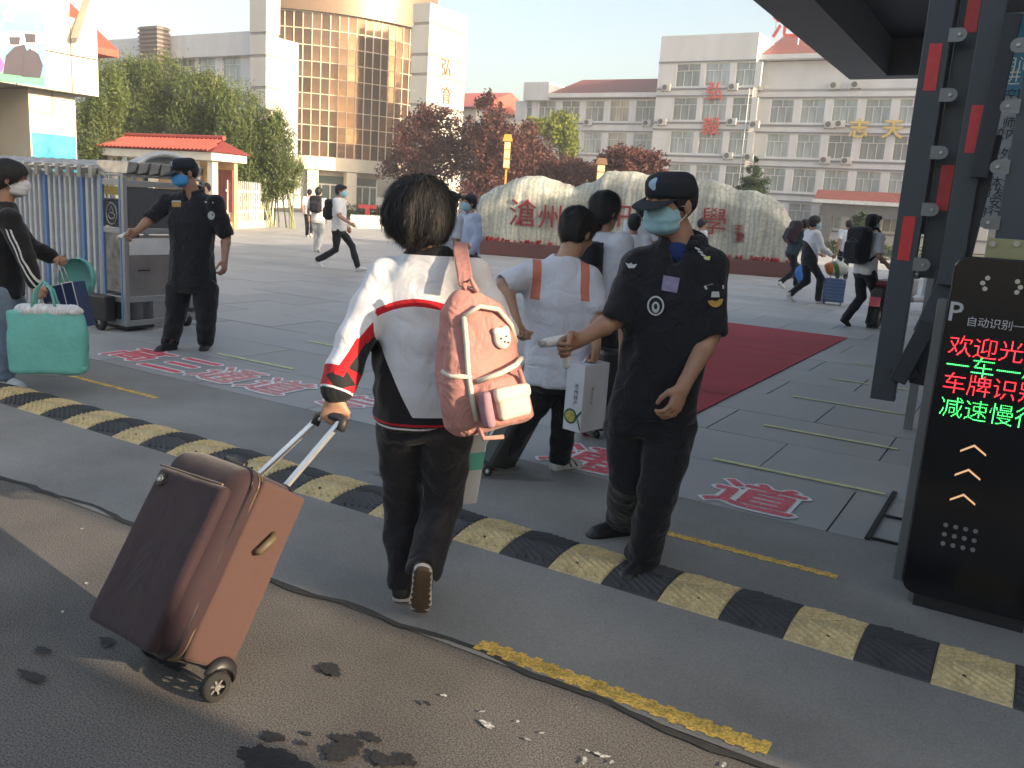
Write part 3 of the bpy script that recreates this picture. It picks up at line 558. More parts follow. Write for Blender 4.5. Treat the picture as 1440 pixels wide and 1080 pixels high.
# painted lines and lettering on the tiles
LEM = mat('pale_yellow_line_paint', (0.70, 0.70, 0.34), 0.7, var=0.15, vs=12, speck=0.15, ss=120)
for a0, a1, b in [(-6.36, -5.39, 5.40), (-6.36, -5.40, 6.56), (-1.60, -0.56, 5.32), (-1.60, -0.65, 6.52), (-1.70, -0.78, 7.84), (-1.65, -0.8, 9.11), (-1.65, -0.8, 10.4), (-6.36, -5.4, 7.8)]:
    sheet('yellow_stripe', a0, b - 0.022, a1, b + 0.022, 0.006, LEM, plaza)
PINK = mat('faded_red_paint', (0.74, 0.12, 0.15), 0.7, var=0.15, vs=10, speck=0.18, ss=120); WHT = mat('white_outline_paint', (0.85, 0.85, 0.84), 0.7, var=0.08, vs=9, speck=0.12, ss=120)
PINKF = mat('worn_pink_paint', (0.66, 0.26, 0.26), 0.7, var=0.2, vs=10, speck=0.25, ss=110)
for ch, a, b, m in [('高', -6.72, 4.86, PINK), ('三', -6.12, 4.82, PINK), ('通', -5.55, 4.82, PINKF), ('道', -4.98, 4.82, PINKF), ('专', -4.27, 4.80, PINKF), ('用', -3.25, 4.78, PINK), ('通', -2.21, 4.76, PINK), ('道', -1.15, 4.74, PINK)]:
    painted_char('painted_outline', ch, .48, .48, WHT, plaza, (a, b, .0045), 10, .12, seed=int(-a * 10)); painted_char('painted_character', ch, .48, .48, m, plaza, (a, b, .007), 3, .20 if m is PINK else .30, seed=int(-a * 7))
# cover grate at the plaza edge
gr = MB()
for k in range(2): gr.box(-0.50 + .0, 4.47 + k * .42, 0.002, -0.49 + .26, 4.49 + k * .42, .012)
gr.box(-0.53, 4.45, 0.002, -0.505, 5.4, .012); gr.build('drain_edge', mat('black_drain', (0.012, .012, .012), .8), plaza)
sheet('red_carpet', -4.1, 5.95, -2.12, 12.7, 0.012, mat('red_carpet', (0.42, 0.040, 0.055), 0.95, var=0.16, vs=1.1, bump=0.5, bs=150), rz=GA)
rc = bpy.data.objects['red_carpet']; tag(rc, 'long dark red carpet laid on the grey paving behind the near guard', 'carpet')
md = rc.modifiers.new('thick', 'SOLIDIFY'); md.thickness = 0.008
for b_ in (7.35, 10.35): sheet('carpet_seam', -4.09, b_, -2.13, b_ + .018, 0.0215, mat('carpet_seam_dark_red', (.15, .015, .02), .95), rc)  # thin dark red strip along each carpet seam
# speed bump
bump = thing('speed_bump', 'black and yellow rubber speed bump with chevron treads across the gate lane', 'speed bump', (0, 0, 0), GA)
BY = mat('worn_yellow_rubber', (0.60, 0.46, 0.24), 0.8, var=0.18, vs=7, bump=0.2, bs=120, speck=0.16, ss=70); BK = mat('black_rubber', (0.052, 0.053, 0.056), 0.7, var=0.2, vs=8, bump=0.3, bs=120)
def segment(m, name):
    mb = MB(); w, d, hgt = 0.2475, 0.35, 0.030; prof = [(-d / 2, 0), (-d / 2 + .006, .007), (-d / 2 + .08, .024), (-.05, hgt), (.05, hgt), (d / 2 - .08, .024), (d / 2 - .006, .007), (d / 2, 0)]
    n = len(prof); V = [(-w / 2, y, z) for y, z in prof] + [(w / 2, y, z) for y, z in prof]
    mb.add(V, [tuple(range(n))[::-1], tuple(range(n, 2 * n))] + [(i, n + i, n + (i + 1) % n, (i + 1) % n) for i in range(n)][:0] + [(i, i + 1, n + i + 1, n + i) for i in range(n - 1)] + [(0, n, 2 * n - 1, n - 1)])
    def zz(y): return np.interp(y, [p[0] for p in prof], [p[1] for p in prof])
    for s in (-1, 1):                       # chevron ribs
        for k in range(-5, 6):
            c = k * 0.032; x0, x1 = -w / 2 + .006, w / 2 - .006; pts = []
            for t in np.linspace(0, 1, 7):
                x = x0 + (x1 - x0) * t; y = s * (0.088 + c * 0.0) + (x * 0.62 * s) + c
                pts.append((x, y))
            pts = [(x, y) for x, y in pts if (0.006 < s * y < d / 2 - .014)]
            for (xa, ya), (xb, yb) in zip(pts[:-1], pts[1:]):
                q = 0.0085; h_ = 0.0075
                mb.add([(xa, ya - q, zz(ya - q)), (xb, yb - q, zz(yb - q)), (xb, yb + q, zz(yb + q)), (xa, ya + q, zz(ya + q)), (xa, ya - q * .5, zz(ya) + h_), (xb, yb - q * .5, zz(yb) + h_), (xb, yb + q * .5, zz(yb) + h_), (xa, ya + q * .5, zz(ya) + h_)], [(4, 5, 6, 7), (0, 1, 5, 4), (2, 3, 7, 6), (1, 2, 6, 5), (3, 0, 4, 7)])
    return mb.build(name, m, bump)
sy = segment(BY, 'rubber_segment'); sk = segment(BK, 'rubber_segment'); k = 0; bolt = None; HOLE = mat('bolt_rust', (0.06, 0.035, 0.02), 0.7)
for i in range(-28, 17):
    a = -1.97 + 0.25 * i; src = (sy if i % 2 == 0 else sk); o = src if i in (0, 1) else bpy.data.objects.new('rubber_segment', src.data)
    if i not in (0, 1): link(o, bump)
    o.location = (a, 3.285, 0.002 + 0.001 * math.sin(i * 3)); o.rotation_euler = (0, 0, 0.006 * math.sin(i * 1.7))
    if i % 2 == 0 and -5 < a < 1:
        for dx, dy in ((0.0 + .03 * math.sin(i * 2.2), -0.095), (0.02 * math.cos(i), 0.06)):
            if bolt is None: mb = MB(); mb.prism([(0.007 * math.cos(t), 0.007 * math.sin(t)) for t in np.linspace(0, 6.28, 9)[:-1]], 0, 0.008); o2 = mb.build('bolt', HOLE, bump); bolt = o2.data
            else: o2 = bpy.data.objects.new('bolt', bolt); link(o2, bump)
            o2.location = (a + dx, 3.285 + dy, 0.0245)
# ------------------------------------------------------------------ buildings
def build_mats():
    global PLAS, PLASD, WIN, FRM, CREAM, REDR, DARKG, ACW
    PLAS = mat('pale_plaster', (0.62, 0.63, 0.65), 0.8, var=0.09, vs=0.9, bump=0.1, bs=20, stretch=(1, 1, .16)); PLASD = mat('grey_cornice', (0.17, 0.18, 0.21), 0.8, var=0.1)
    WIN = mat('window_glass', (0.22, 0.26, 0.27), 0.10, var=0.6, vs=1.6, stretch=(1, 1, .12), randobj=0.45, spec=0.8); FRM = mat('white_window_frame', (0.7, 0.71, 0.7), 0.5)
    CREAM = mat('cream_stone_cladding', (0.66, 0.60, 0.50), 0.6, var=0.05, vs=1, bump=0.06, bs=30); REDR = mat('red_roof_tile', (0.20, 0.050, 0.042), 0.7, var=0.15, vs=2, bump=0.6, bs=7)
    DARKG = mat('dark_opening', (0.05, 0.05, 0.05), 0.8); ACW = mat('white_ac_casing', (0.55, 0.55, 0.53), 0.5)
build_mats()
WINCACHE = {}
def window(root, a, b, z, w, h, blind=False):      # on a wall whose outside faces -b
    key = (round(w, 2), round(h, 2))
    if key not in WINCACHE:
        m1 = MB(); m1.box(-w / 2, -.0, -h / 2, w / 2, .06, h / 2); m2 = MB(); t = .045
        for x in (-w / 2 + t / 2, -w / 6, w / 6, w / 2 - t / 2) if w < 3 else [(-w / 2 + t / 2) + (w - t) * q / round(w / 0.75) for q in range(round(w / 0.75) + 1)]: m2.box(x - t / 2, -.05, -h / 2, x + t / 2, .0, h * (0.18 if (w < 3 and abs(x) < w / 3) else .5))
        if w < 3: m2.box(-t / 2, -.05, h * .18, t / 2, 0, h / 2)
        m2.box(-w / 2, -.055, h * .18, w / 2, -.002, h * .18 + t); m2.box(-w / 2, -.055, h / 2 - t, w / 2, -.002, h / 2)
        m2.box(-w / 2, -.055, -h / 2, w / 2, -.002, -h / 2 + t); m3 = MB(); m3.box(-w / 2 - .08, -.14, -h / 2 - .08, w / 2 + .08, .0, -h / 2 - .002)
        o = m1.build('window', WIN, root); f = m2.build('frame', FRM, o); s = m3.build('sill', PLAS, o); WINCACHE[key] = (o.data, f.data, s.data)
    else:
        d = WINCACHE[key]; o = bpy.data.objects.new('window', d[0]); link(o, root); link(bpy.data.objects.new('frame', d[1]), o); link(bpy.data.objects.new('sill', d[2]), o)
    o.location = (a, b, z); return o
def ac_unit(root, a, b, z):
    if 'ac' not in WINCACHE:
        m1 = MB(); m1.box(-.42, -.34, -.3, .42, -.02, .3); o = m1.build('air_conditioner', ACW, root, bevel=.02); m2 = MB()
        m2.prism3([(-.12 + .24 * math.cos(t), -.345, .24 * math.sin(t)) for t in np.linspace(0, 6.28, 17)[:-1]], (0, -.01, 0)); f = m2.build('fan_grille', mat('grey_grille', (.09, .09, .09), .6), o)
        m3 = MB(); m3.box(-.4, -.34, -.36, -.36, 0, -.3); m3.box(.36, -.34, -.36, .4, 0, -.3); s = m3.build('bracket', PLASD, o); WINCACHE['ac'] = (o.data, f.data, s.data)
    else:
        d = WINCACHE['ac']; o = bpy.data.objects.new('air_conditioner', d[0]); link(o, root); link(bpy.data.objects.new('fan_grille', d[1]), o); link(bpy.data.objects.new('bracket', d[2]), o)
    o.location = (a, b, z)
def facade(root, a0, a1, b, z0, z1, cols, floors, ww, wh, base_z, fh, depth=14, band=True, skip=()):
    """wall built as piers and bands round real openings"""
    mb = MB(); cols = sorted(cols)
    for f in range(floors):
        zc = base_z + fh * f
        if (f in skip): mb.box(a0, b, zc - fh * .5 if f else z0, a1, b + .35, zc + fh * .5); continue
        edges = [a0] + [e for c in cols for e in (c - ww / 2, c + ww / 2)] + [a1]
        for i in range(0, len(edges), 2): mb.box(edges[i], b, zc - wh / 2, edges[i + 1], b + .35, zc + wh / 2)
        top = zc + fh - wh / 2 if f < floors - 1 else z1; mb.box(a0, b, zc + wh / 2 + .001, a1, b + .35, top - .001)
        if f == 0: mb.box(a0, b, z0, a1, b + .35, zc - wh / 2 - .001)
        for c in cols: window(root, c, b + .16, zc, ww, wh)
    mb.box(a0, b + .36, z0, a1, b + depth, z1 - .02)
    o = mb.build('wall', PLAS, root)
    if band:
        m2 = MB()
        for f in range(floors):
            zc = base_z + fh * f
            m2.box(a0 - .03, b - .10, zc + wh / 2 + .10, a1 + .03, b + .02, zc + wh / 2 + .22); m2.box(a0 - .03, b - .10, zc - wh / 2 - .30, a1 + .03, b + .02, zc - wh / 2 - .16)
        m2.build('ledge', PLASD, root)
def pitched(root, a0, a1, b0, b1, z0, z1, m, nm='roof', lip=True):
    mb = MB(); mb.prism3([(a0, b0, z0), (a0, (b0 + b1) / 2, z1), (a0, b1, z0)], (a1 - a0, 0, 0)); mb.build(nm, m, root)
    if lip: m2 = MB(); m2.box(a0 - .05, b0 - .25, z0 - .42, a1 + .05, b0 + .6, z0 - .01); m2.build('cornice', PLAS, root)
# right-hand teaching building, facade on b = BF
BF = 80.0
def aB(px, py=300): return onB(px, py, BF)[0]
def zB(px, py, b=BF): return onB(px, py, b)[2]
tb = thing('teaching_building', 'long grey white five storey school building with red roof behind the carved stone', 'building', (0, 0, 0), GA)
aL, aM0, aM1, aR = aB(720, 250), aB(926, 100), aB(1062, 100), aB(1062, 100) + 62
fh = 3.45; zt = [zB(1100, y) for y in (103, 155, 204, 252)]; fh = (zt[0] - zt[3]) / 3; base_z = zt[3] - fh
w2 = 2.05
facade(tb, aM0, aM1, BF, 0, zB(1000, 48), [aB(948), aB(988), aB(1030)], 5, w2 + .25, 2.0, base_z, fh)
colsR = [aB(1075) + (aB(1118) - aB(1075)) * k for k in range(15)]
facade(tb, aM1 + .01, aR, BF + 1.6, 0, zB(1100, 82), colsR, 4, w2, 2.0, base_z, fh, band=True)
zc = base_z + 4 * fh
wR = MB(); wR.box(aM1 + .01, BF + 1.6, zc - 1.35, aR, BF + 12, zc - 1.1); wR.build('top_floor_band', PLAS, tb)
for k in range(7): window(tb, aM1 + 4.4 + 8.4 * k, BF + 2.1, zc, 7.6, 2.1)
pw = MB()
for k in range(8): pw.box(aM1 + .02 + 8.4 * k, BF + 1.9, zc - 1.1, aM1 + .55 + 8.4 * k, BF + 3, zc + 1.4)
pw.box(aM1 + .02, BF + 2.4, zc - 1.1, aR, BF + 13, zc + 1.25); pw.build('wall', PLAS, tb)
pitched(tb, aM1 + .02, aR, BF + .8, BF + 16, zB(1100, 74), zB(1100, 46) + 1.5, REDR)
aW0, aW1 = aB(757, 200), aM0 - .02; BW = BF + 2.0
cw = [onB(px, 155, BW)[0] for px in (736, 769, 802, 836, 871, 908)]
zW = [onB(836, y, BW)[2] for y in (156, 201)]; fW = zW[0] - zW[1]
facade(tb, aL, aM0 - .01, BW, 0, onB(836, 138, BW)[2], cw, 4, w2, 2.0, zW[0] - 3 * fW, fW)
pitched(tb, aW0, aW1, BW - .4, BW + 14, onB(836, 136, BW)[2] + .3, onB(836, 120, BW)[2] + 1.6, REDR)
eb = MB(); eb.box(aL - .1, BW - .6, onB(735, 142, BW)[2], aW0, BW + 14, onB(735, 117, BW)[2]); eb.build('gable_block', PLAS, tb)
for px, py in [(937, 123), (1031, 122), (1065, 122), (1174, 120), (1204, 119), (931, 171), (1029, 171), (1061, 175), (1167, 175), (1181, 174), (827, 172), (910, 173), (1024, 219), (1053, 221), (1160, 225), (1190, 226), (1312, 115), (1310, 232)]:
    bb = BF + (1.6 if px > 1062 else 0) + (2 if px < 920 else 0); a, _, z = onB(px, py, bb - .2); ac_unit(tb, a, bb, z)
pp = MB(); pp.tube([(aM1 - .3, BF - .10, 0), (aM1 - .3, BF - .10, 13)], .045, 6); pp.build('drainpipe', FRM, tb)
for ch, px, py, m, s in [('弘', 1005, 128, mat('red_sign_letter', (0.62, 0.06, 0.05), .5), 1.7), ('毅', 1000, 177, MATS['red_sign_letter'], 1.7), ('志', 1208, 180, mat('gold_sign_letter', (0.70, 0.50, 0.12), .4), 1.7), ('天', 1256, 182, MATS['gold_sign_letter'], 1.7), ('芳', 1313, 182, MATS['gold_sign_letter'], 1.7)]:
    bb = BF + (1.6 if px > 1062 else 0) - .22; a, _, z = onB(px, py, bb); lettering('sign_character', ch, s, m, tb, frame_mtx((a, bb, z), (1, 0, 0), (0, 0, 1)), ext=.06, offset=.02)
rs = onB(1108, 30, BF + 4); lettering('rooftop_character', '沧', 3.0, MATS['red_sign_letter'], tb, frame_mtx((rs[0], BF + 4, rs[2]), (1, 0, 0), (0, 0, 1)), ext=.08, offset=.02)
fr = MB(); [fr.tube([(rs[0] + d, BF + 4.2, rs[2] - 4.5), (rs[0] + d, BF + 4.2, rs[2] + 1.4)], .06, 5) for d in (-1.1, 1.1)]; fr.build('letter_frame', FRM, tb)
# entrance canopy of the teaching building
e0, e1 = onB(1146, 270, BF - 5)[0], onB(1300, 270, BF - 5)[0] + 3; ez = onB(1200, 282, BF - 5)[2]; ezt = onB(1200, 268, BF - 5)[2]
pc = MB(); pc.prism3([(e0, BF - 5, ez), (e0, BF - 4.0, ezt), (e0, BF + 1.5, ezt + .2), (e0, BF + 1.5, ez)], (e1 - e0, 0, 0)); pc.build('porch_roof', REDR, tb)
pc = MB(); pc.box(e0 - .1, BF - 5.2, ez - .3, e1, BF - 4.9, ez - .01); pc.build('porch_edge', FRM, tb)
pc = MB(); pc.box(e0 + .6, BF - 4.6, ez - 1.3, e1, BF - 4.2, ez - .3); [pc.box(x, BF - 4.6, 0, x + .7, BF - 3.9, ez - 1.3) for x in (e0 + .8, e0 + 7.5, e0 + 13)]; pc.build('porch_column', mat('dark_grey_stone', (0.12, .125, .13), .6), tb)
# ------------------------------------------------------------------ auditorium with bronze glass drum
GLS = mat('bronze_glass', (0.15, 0.088, 0.056), 0.10, metal=0.65, var=0.5, vs=0.35, randobj=0.5, bump=0.05, bs=2)
CRW = mat('cream_white_wall', (0.60, 0.58, 0.52), 0.75, var=0.06, vs=.8, stretch=(1, 1, .15)); GRV = mat('grey_groove', (0.30, .29, .28), .8); BRZ = mat('bronze_panel', (0.19, 0.125, 0.085), 0.35, metal=0.3, var=0.1, vs=.3)
MULL = mat('pale_mullion', (0.60, 0.50, 0.38), 0.4)
au = thing('auditorium', 'tall cream auditorium with curved bronze glass front between two square towers', 'building', (0, 0, 0), GA)
def slab_tower(P, wa, wb, z1, grooves):
    a, b, _ = AB(P); mb = MB(); zs = [0] + sorted(grooves) + [z1]
    for i in range(len(zs) - 1): mb.box(a - wa, b, zs[i] + (.12 if i else 0), a, b + wb, zs[i + 1] - (.12 if i < len(zs) - 2 else 0))
    mb.build('tower', CRW, au); g = MB(); g.box(a - wa + .07, b + .07, 0, a - .07, b + wb - .07, z1 - .1); g.build('groove', GRV, au)
PT = at(594, 280, 76.0); hz = lambda px, py, Y: at(px, py, Y)[2]
slab_tower(PT, 1.8, 9.0, hz(601, 3, 76), [hz(601, y, 76) for y in (32, 76, 104, 147)])
ov = onA(658, 28, AB(PT)[0])  # far end of the lit face
wbR = ov[1] - AB(PT)[1]
bpy.data.objects.remove([o for o in au.children if o.name.startswith('tower')][0]); bpy.data.objects.remove([o for o in au.children if o.name.startswith('groove')][0])
slab_tower(PT, 1.8, wbR, hz(601, 3, 76), [hz(601, y, 76) for y in (32, 76, 104, 147)])
PL = at(373, 270, 74.0); slab_tower(PL, 1.9, 1.5, 22, [hz(373, y, 74) for y in (46, 78, 123, 155)])
dc = at(438, 270, 95.0); dR = 15.0; ca, cb, _ = AB(dc); ztop = hz(440, 16, 80); zbot = hz(480, 222, 80)
def bear(t): P_ = W(ca + dR * math.cos(t), cb + dR * math.sin(t)); q_ = P_ - CC; return 720 + FPX * (q_ @ CR) / (q_ @ CF)
ts = np.linspace(rad(185), rad(355), 341); bs_ = np.array([bear(t) for t in ts]); imin, imax = int(bs_.argmin()), int(bs_.argmax())
th0 = [t for t, b_ in zip(ts, bs_) if b_ > 384][0]; th1 = ts[imax] + rad(6); NCOL = 20; rows = 9; panes = []; print('drum', th0, th1, bs_[imax])
mb = MB(); mul = MB(); me = None
colh = (ztop - zbot) / rows; cw_ = dR * (th1 - th0) / NCOL
m1 = MB(); m1.box(-cw_ / 2 + .01, -.02, -colh / 2 + .01, cw_ / 2 - .01, .02, colh / 2 - .01)
rr = random.Random(11)
for c in range(NCOL):
    t = th0 + (th1 - th0) * (c + .5) / NCOL; x, y = ca + dR * math.cos(t), cb + dR * math.sin(t)
    P = W(x, y); 
    for r_ in range(rows):
        z = zbot + colh * (r_ + .5)
        if me is None: o = m1.build('glass_pane', GLS, au); me = o.data
        else: o = bpy.data.objects.new('glass_pane', me); link(o, au)
        o.location = (x, y, z); o.rotation_euler = (rr.uniform(-.012, .012), 0, t + math.pi / 2 + rr.uniform(-.012, .012))
    t = th0 + (th1 - th0) * c / NCOL; x, y = ca + (dR + .05) * math.cos(t), cb + (dR + .05) * math.sin(t); ux, uy = math.cos(t), math.sin(t)
    mul.obox((x, y, (zbot + ztop) / 2), (-uy * .04, ux * .04, 0), (ux * .05, uy * .05, 0), (0, 0, (ztop - zbot) / 2))
    for r_ in range(rows + 1):
        t2 = th0 + (th1 - th0) * (c + .5) / NCOL; x, y = ca + (dR + .03) * math.cos(t2), cb + (dR + .03) * math.sin(t2); ux, uy = math.cos(t2), math.sin(t2)
        mul.obox((x, y, zbot + colh * r_), (-uy * cw_ / 2, ux * cw_ / 2, 0), (ux * .05, uy * .05, 0), (0, 0, .035))
mul.build('mullion', MULL, au)
def ring(z0, z1, R0, R1, m, nm):
    V, Fc = [], []; N_ = 48
    for i in range(N_ + 1):
        t = th0 + (th1 - th0) * i / N_; c_, s_ = math.cos(t), math.sin(t)
        V += [(ca + R0 * c_, cb + R0 * s_, z0), (ca + R1 * c_, cb + R1 * s_, z0), (ca + R1 * c_, cb + R1 * s_, z1), (ca + R0 * c_, cb + R0 * s_, z1)]
    for i in range(N_):
        for k in range(4): Fc.append((4 * i + k, 4 * i + (k + 1) % 4, 4 * i + 4 + (k + 1) % 4, 4 * i + 4 + k))
    return mesh_obj(nm, V, Fc, m, au)
ring(ztop + .05, ztop + 3.4, 12, 15.5, BRZ, 'fascia'); ring(zbot - 1.15, zbot - .03, 12, 15.3, CREAM, 'stone_band'); ring(zbot - 1.0, ztop, 13.0, 14.6, mat('dim_interior', (0.16, .11, .08), .8), 'inner_drum')
LOB = mat('lobby_glass', (0.10, 0.16, 0.15), 0.1, var=0.3, vs=.5, spec=.8); cl = MB(); lg = MB(); lf = MB()
for k in range(9):
    t = rad(222) + rad(13.2) * k; x, y = ca + 14.7 * math.cos(t), cb + 14.7 * math.sin(t); ux, uy = math.cos(t), math.sin(t)
    c1 = MB(); c1.obox((x, y, (zbot - 1.2) / 2), (-uy * .5, ux * .5, 0), (ux * .5, uy * .5, 0), (0, 0, (zbot - 1.2) / 2)); c1.build('column', CREAM, au, bevel=.04)
    t += rad(6.6); x, y = ca + 13.3 * math.cos(t), cb + 13.3 * math.sin(t); ux, uy = math.cos(t), math.sin(t); hh_ = (zbot - 1.2) / 2
    g1 = MB(); g1.obox((x, y, hh_), (-uy * 1.6, ux * 1.6, 0), (ux * .05, uy * .05, 0), (0, 0, hh_)); g1 = g1.build('glass_door', LOB, au); f1 = MB()
    for q in (-1.5, -.75, .05, .8, 1.5): f1.obox((x - uy * q + ux * .1, y + ux * q + uy * .1, hh_ * (1 if abs(q) > 1.4 else .66)), (-uy * .06, ux * .06, 0), (ux * .06, uy * .06, 0), (0, 0, hh_ * (1 if abs(q) > 1.4 else .66)))
    for zz in (hh_ * 1.32, hh_ * 1.98, .1): f1.obox((x + ux * .1, y + uy * .1, zz), (-uy * 1.55, ux * 1.55, 0), (ux * .05, uy * .05, 0), (0, 0, .07))
    f1.build('frame', FRM, g1)
    w1 = MB(); w1.obox((x + uy * 0, y, hh_ * 2 - .2), (-uy * 1.9, ux * 1.9, 0), (ux * .2, uy * .2, 0), (0, 0, .2)); w1.build('lintel', CREAM, au)
for ch, py in (('弘', 95), ('育', 134)):
    a, b, z = onA(628, py, AB(PT)[0] + .06); lettering('sign_character', ch, 1.5, mat('bronze_letter', (0.22, .15, .07), .5), au, frame_mtx((AB(PT)[0] + .06, b, z), (0, 1, 0), (0, 0, 1)), ext=.04, offset=.0)
# side wing of the auditorium
wl = AB(PL); bw = wl[1] + 1.0; zwt = onB(345, 46, bw)[2]; zw2 = onB(345, 79, bw)[2]
mb = MB(); aL0 = onB(60, 60, bw)[0]; mb.box(aL0, bw - .5, zw2, wl[0] - 2.2, bw + 16, zwt); wa = [onB(px, 100, bw)[0] for px in (193, 216, 240, 262, 290, 325)]
zc_, wh_, ww_ = onB(300, 100, bw)[2], 2.6, 2.3
ed = [aL0] + [e for a_ in wa for e in (a_ - ww_ / 2, a_ + ww_ / 2)] + [wl[0] - 2.2]
for i in range(0, len(ed), 2): mb.box(ed[i], bw, zc_ - wh_ / 2, ed[i + 1], bw + .5, zw2 - .002)
mb.box(aL0, bw, 0, wl[0] - 2.2, bw + .5, zc_ - wh_ / 2 - .002); mb.box(aL0, bw + .6, 0, wl[0] - 2.2, bw + 15, zw2 - .01); mb.build('wing_wall', PLAS, au)
for a_ in wa: window(au, a_, bw + .2, zc_, ww_, wh_)
ct = onB(221, 60, bw - 1); lt = MB(); ha = (onB(235, 60, bw - 1)[0] - onB(208, 60, bw - 1)[0]) / 2; z0_, z1_ = ct[2] - 3, onB(221, 38, bw - 1)[2]
zz = z0_
while zz < z1_:
    lt.box(ct[0] - ha, bw - 2.0, zz, ct[0] + ha, bw - .6, zz + .16); zz += .36
lt.build('louvre_tower', mat('brown_louvre', (0.20, .15, .13), .6), au)
lt = MB(); lt.box(ct[0] - ha + .1, bw - 1.9, z0_, ct[0] + ha - .1, bw - .7, z1_ - .1); lt.build('louvre_core', mat('dim_core', (0.10, .09, .09), .8), au)
# far red gabled roof between the auditorium and the teaching building
rh = thing('red_roofed_hall', 'low hall with red roof showing past the right cream tower', 'building', (0, 0, 0), GA)
p = AB(at(662, 145, 100)); mb = MB(); mb.box(p[0] - 4, p[1], 0, p[0] + .8, p[1] + 12, p[2] - .6); mb.build('wall', CRW, rh)
mb = MB(); mb.prism3([(p[0] - 5, p[1] - 1, p[2] - .5), (p[0] - 5, p[1] + 6, p[2] + 1.9), (p[0] - 5, p[1] + 13, p[2] - .5)], (6.5, 0, 0)); mb.build('roof', mat('bright_red_roof', (.45, .09, .06), .6), rh)
# ------------------------------------------------------------------ left gatehouse with mural
gh = thing('gatehouse', 'cream clad gatehouse at the left edge with a mural on its deep fascia', 'gatehouse', (0, 0, 0), GA)
PF = at(137, 85, 20.0); fa, fb, _ = AB(PF); fz0, fz1 = at(137, 136, 20)[2], at(137, 33, 20)[2]
stp = 2.4; mid = (fz0 + fz1) / 2
mb = MB(); mb.box(fa - 5, fb - 14, fz0, fa - .03, fb, fz1 - .02); mb.build('fascia_core', mat('panel_joint', (.30, .27, .22), .8), gh)
b1 = fb; pid = 0; bj = [fb, onA(99, 85, fa)[1]]; 
while bj[-1] > fb - 12: bj.append(bj[-1] - (bj[0] - bj[1]) * 1.9)
for i in range(len(bj) - 1):
    for z0, z1 in ((fz0, mid - .012), (mid + .012, fz1)):
        q = MB(); q.box(fa - .02, bj[i + 1] + .012, z0, fa + .03, bj[i] - .012, z1); q.build('cladding_panel', CREAM, gh)
ux_ = onA(98, 10, fa - .4); q = MB(); q.box(fa - 4, fb - 14, fz1 + .0, fa - .4, ux_[1], fz1 + 1.4); q.build('upper_parapet', CREAM, gh)
q = MB(); q.box(fa - 5, fb, fz0 + .2, fa - .1, fb + .04, fz1 - .1); q.build('end_panel', CREAM, gh)
q = MB(); q.prism3([(fa - 4, fb + .05, fz0 + 1.0), (fa - .6, fb + .05, fz0 + 1.0), (fa - .6, fb + .05, fz0 + 1.15), (fa - 2.4, fb + .05, fz0 + 2.3)], (0, .9, 0)); q.build('red_eave', MATS['bright_red_roof'], gh)
sp = AB(at(122, 32, 19.6)); q = MB(); q.obox((sp[0], sp[1], sp[2] + .2), (.10, .02, 0), (0, .1, .03), (-.10, .26, .55)); q.build('floodlight_post', mat('beige_pole', (.5, .4, .32), .6), gh)
# column under the fascia
ca_ = fa - .35; c0, c1 = onA(42, 180, ca_)[1], onA(107, 180, ca_)[1]
q = MB(); q.box(ca_ - 1.6, c0, 0, ca_, c1, fz0 - .01); q.build('column', CREAM, gh)
zj = onA(75, 160, ca_)[2]; q = MB(); q.box(ca_ - .01, c0 - .004, zj - .01, ca_ + .004, c1 + .004, zj + .01); q.box(ca_ - .01, (c0 + c1) / 2 - .01, 0, ca_ + .004, (c0 + c1) / 2 + .01, zj + .9); q.build('column_joint', MATS['panel_joint'], gh)
zp0, zp1 = onA(75, 222, ca_)[2] - 1.2, onA(75, 189, ca_)[2]; q = MB(); q.box(ca_ + .005, c0 + .03, zp0, ca_ + .02, c1 - .03, zp1); q.build('poster', mat('blue_green_poster', (.05, .42, .60), .5, var=.5, vs=2.5), gh)
q = MB(); q.box(fa - 5, fb - 14, 0, fa - 4.2, fb - 4, fz0); q.box(fa - 4.6, fb - 5, 0, fa - 1.8, fb - 4.6, fz0); q.build('back_wall', mat('dark_brown_wall', (.10, .095, .09), .7), gh)  # back wall in one even dark brown
q = MB(); q.box(ca_ - 3.2, c0 - .35, .9, ca_ - 1.62, c0 - .25, fz0 - .9); q.build('window', LOB, gh)
# mural on the fascia
mu0, mu1 = onA(-60, 60, fa + .04)[1], onA(62, 60, fa + .04)[1]; mz0, mz1 = onA(30, 118, fa)[2] , onA(30, 12, fa)[2]
q = MB(); q.box(fa + .031, mu0, mz0, fa + .05, mu1, mz1); mur = q.build('mural', mat('mural_sky', (.16, .42, .75), .5, var=.35, vs=.9), gh)
def flat(poly, m, d): q = MB(); q.prism3([(fa + .051 + d, y, z) for y, z in poly], (.004, 0, 0)); q.build('mural_print', m, mur)
def mp_(px, py): p_ = onA(px, py, fa + .05); return p_[1], p_[2]
flat([mp_(-60, 92), mp_(62, 108), mp_(62, 120), mp_(-60, 108)], mat('mural_green', (.10, .55, .25), .5), .0)
flat([mp_(-40, 72), mp_(62, 60), mp_(62, 46), mp_(20, 44), mp_(-40, 50)], mat('mural_cloud', (.75, .78, .74), .5), .001)
GOWN = mat('mural_gown', (.045, .04, .06), .5)
flat([mp_(4, 104), mp_(8, 78), mp_(20, 66), mp_(34, 62), mp_(40, 80), mp_(42, 108)], GOWN, .005); flat([mp_(30, 108), mp_(34, 74), mp_(42, 68), mp_(54, 76), mp_(60, 92), mp_(56, 110)], GOWN, .008)
flat([mp_(12, 52), mp_(28, 52), mp_(27, 63), mp_(14, 63)], GOWN, .009); flat([mp_(34, 47), mp_(50, 48), mp_(49, 60), mp_(36, 60)], GOWN, .009)
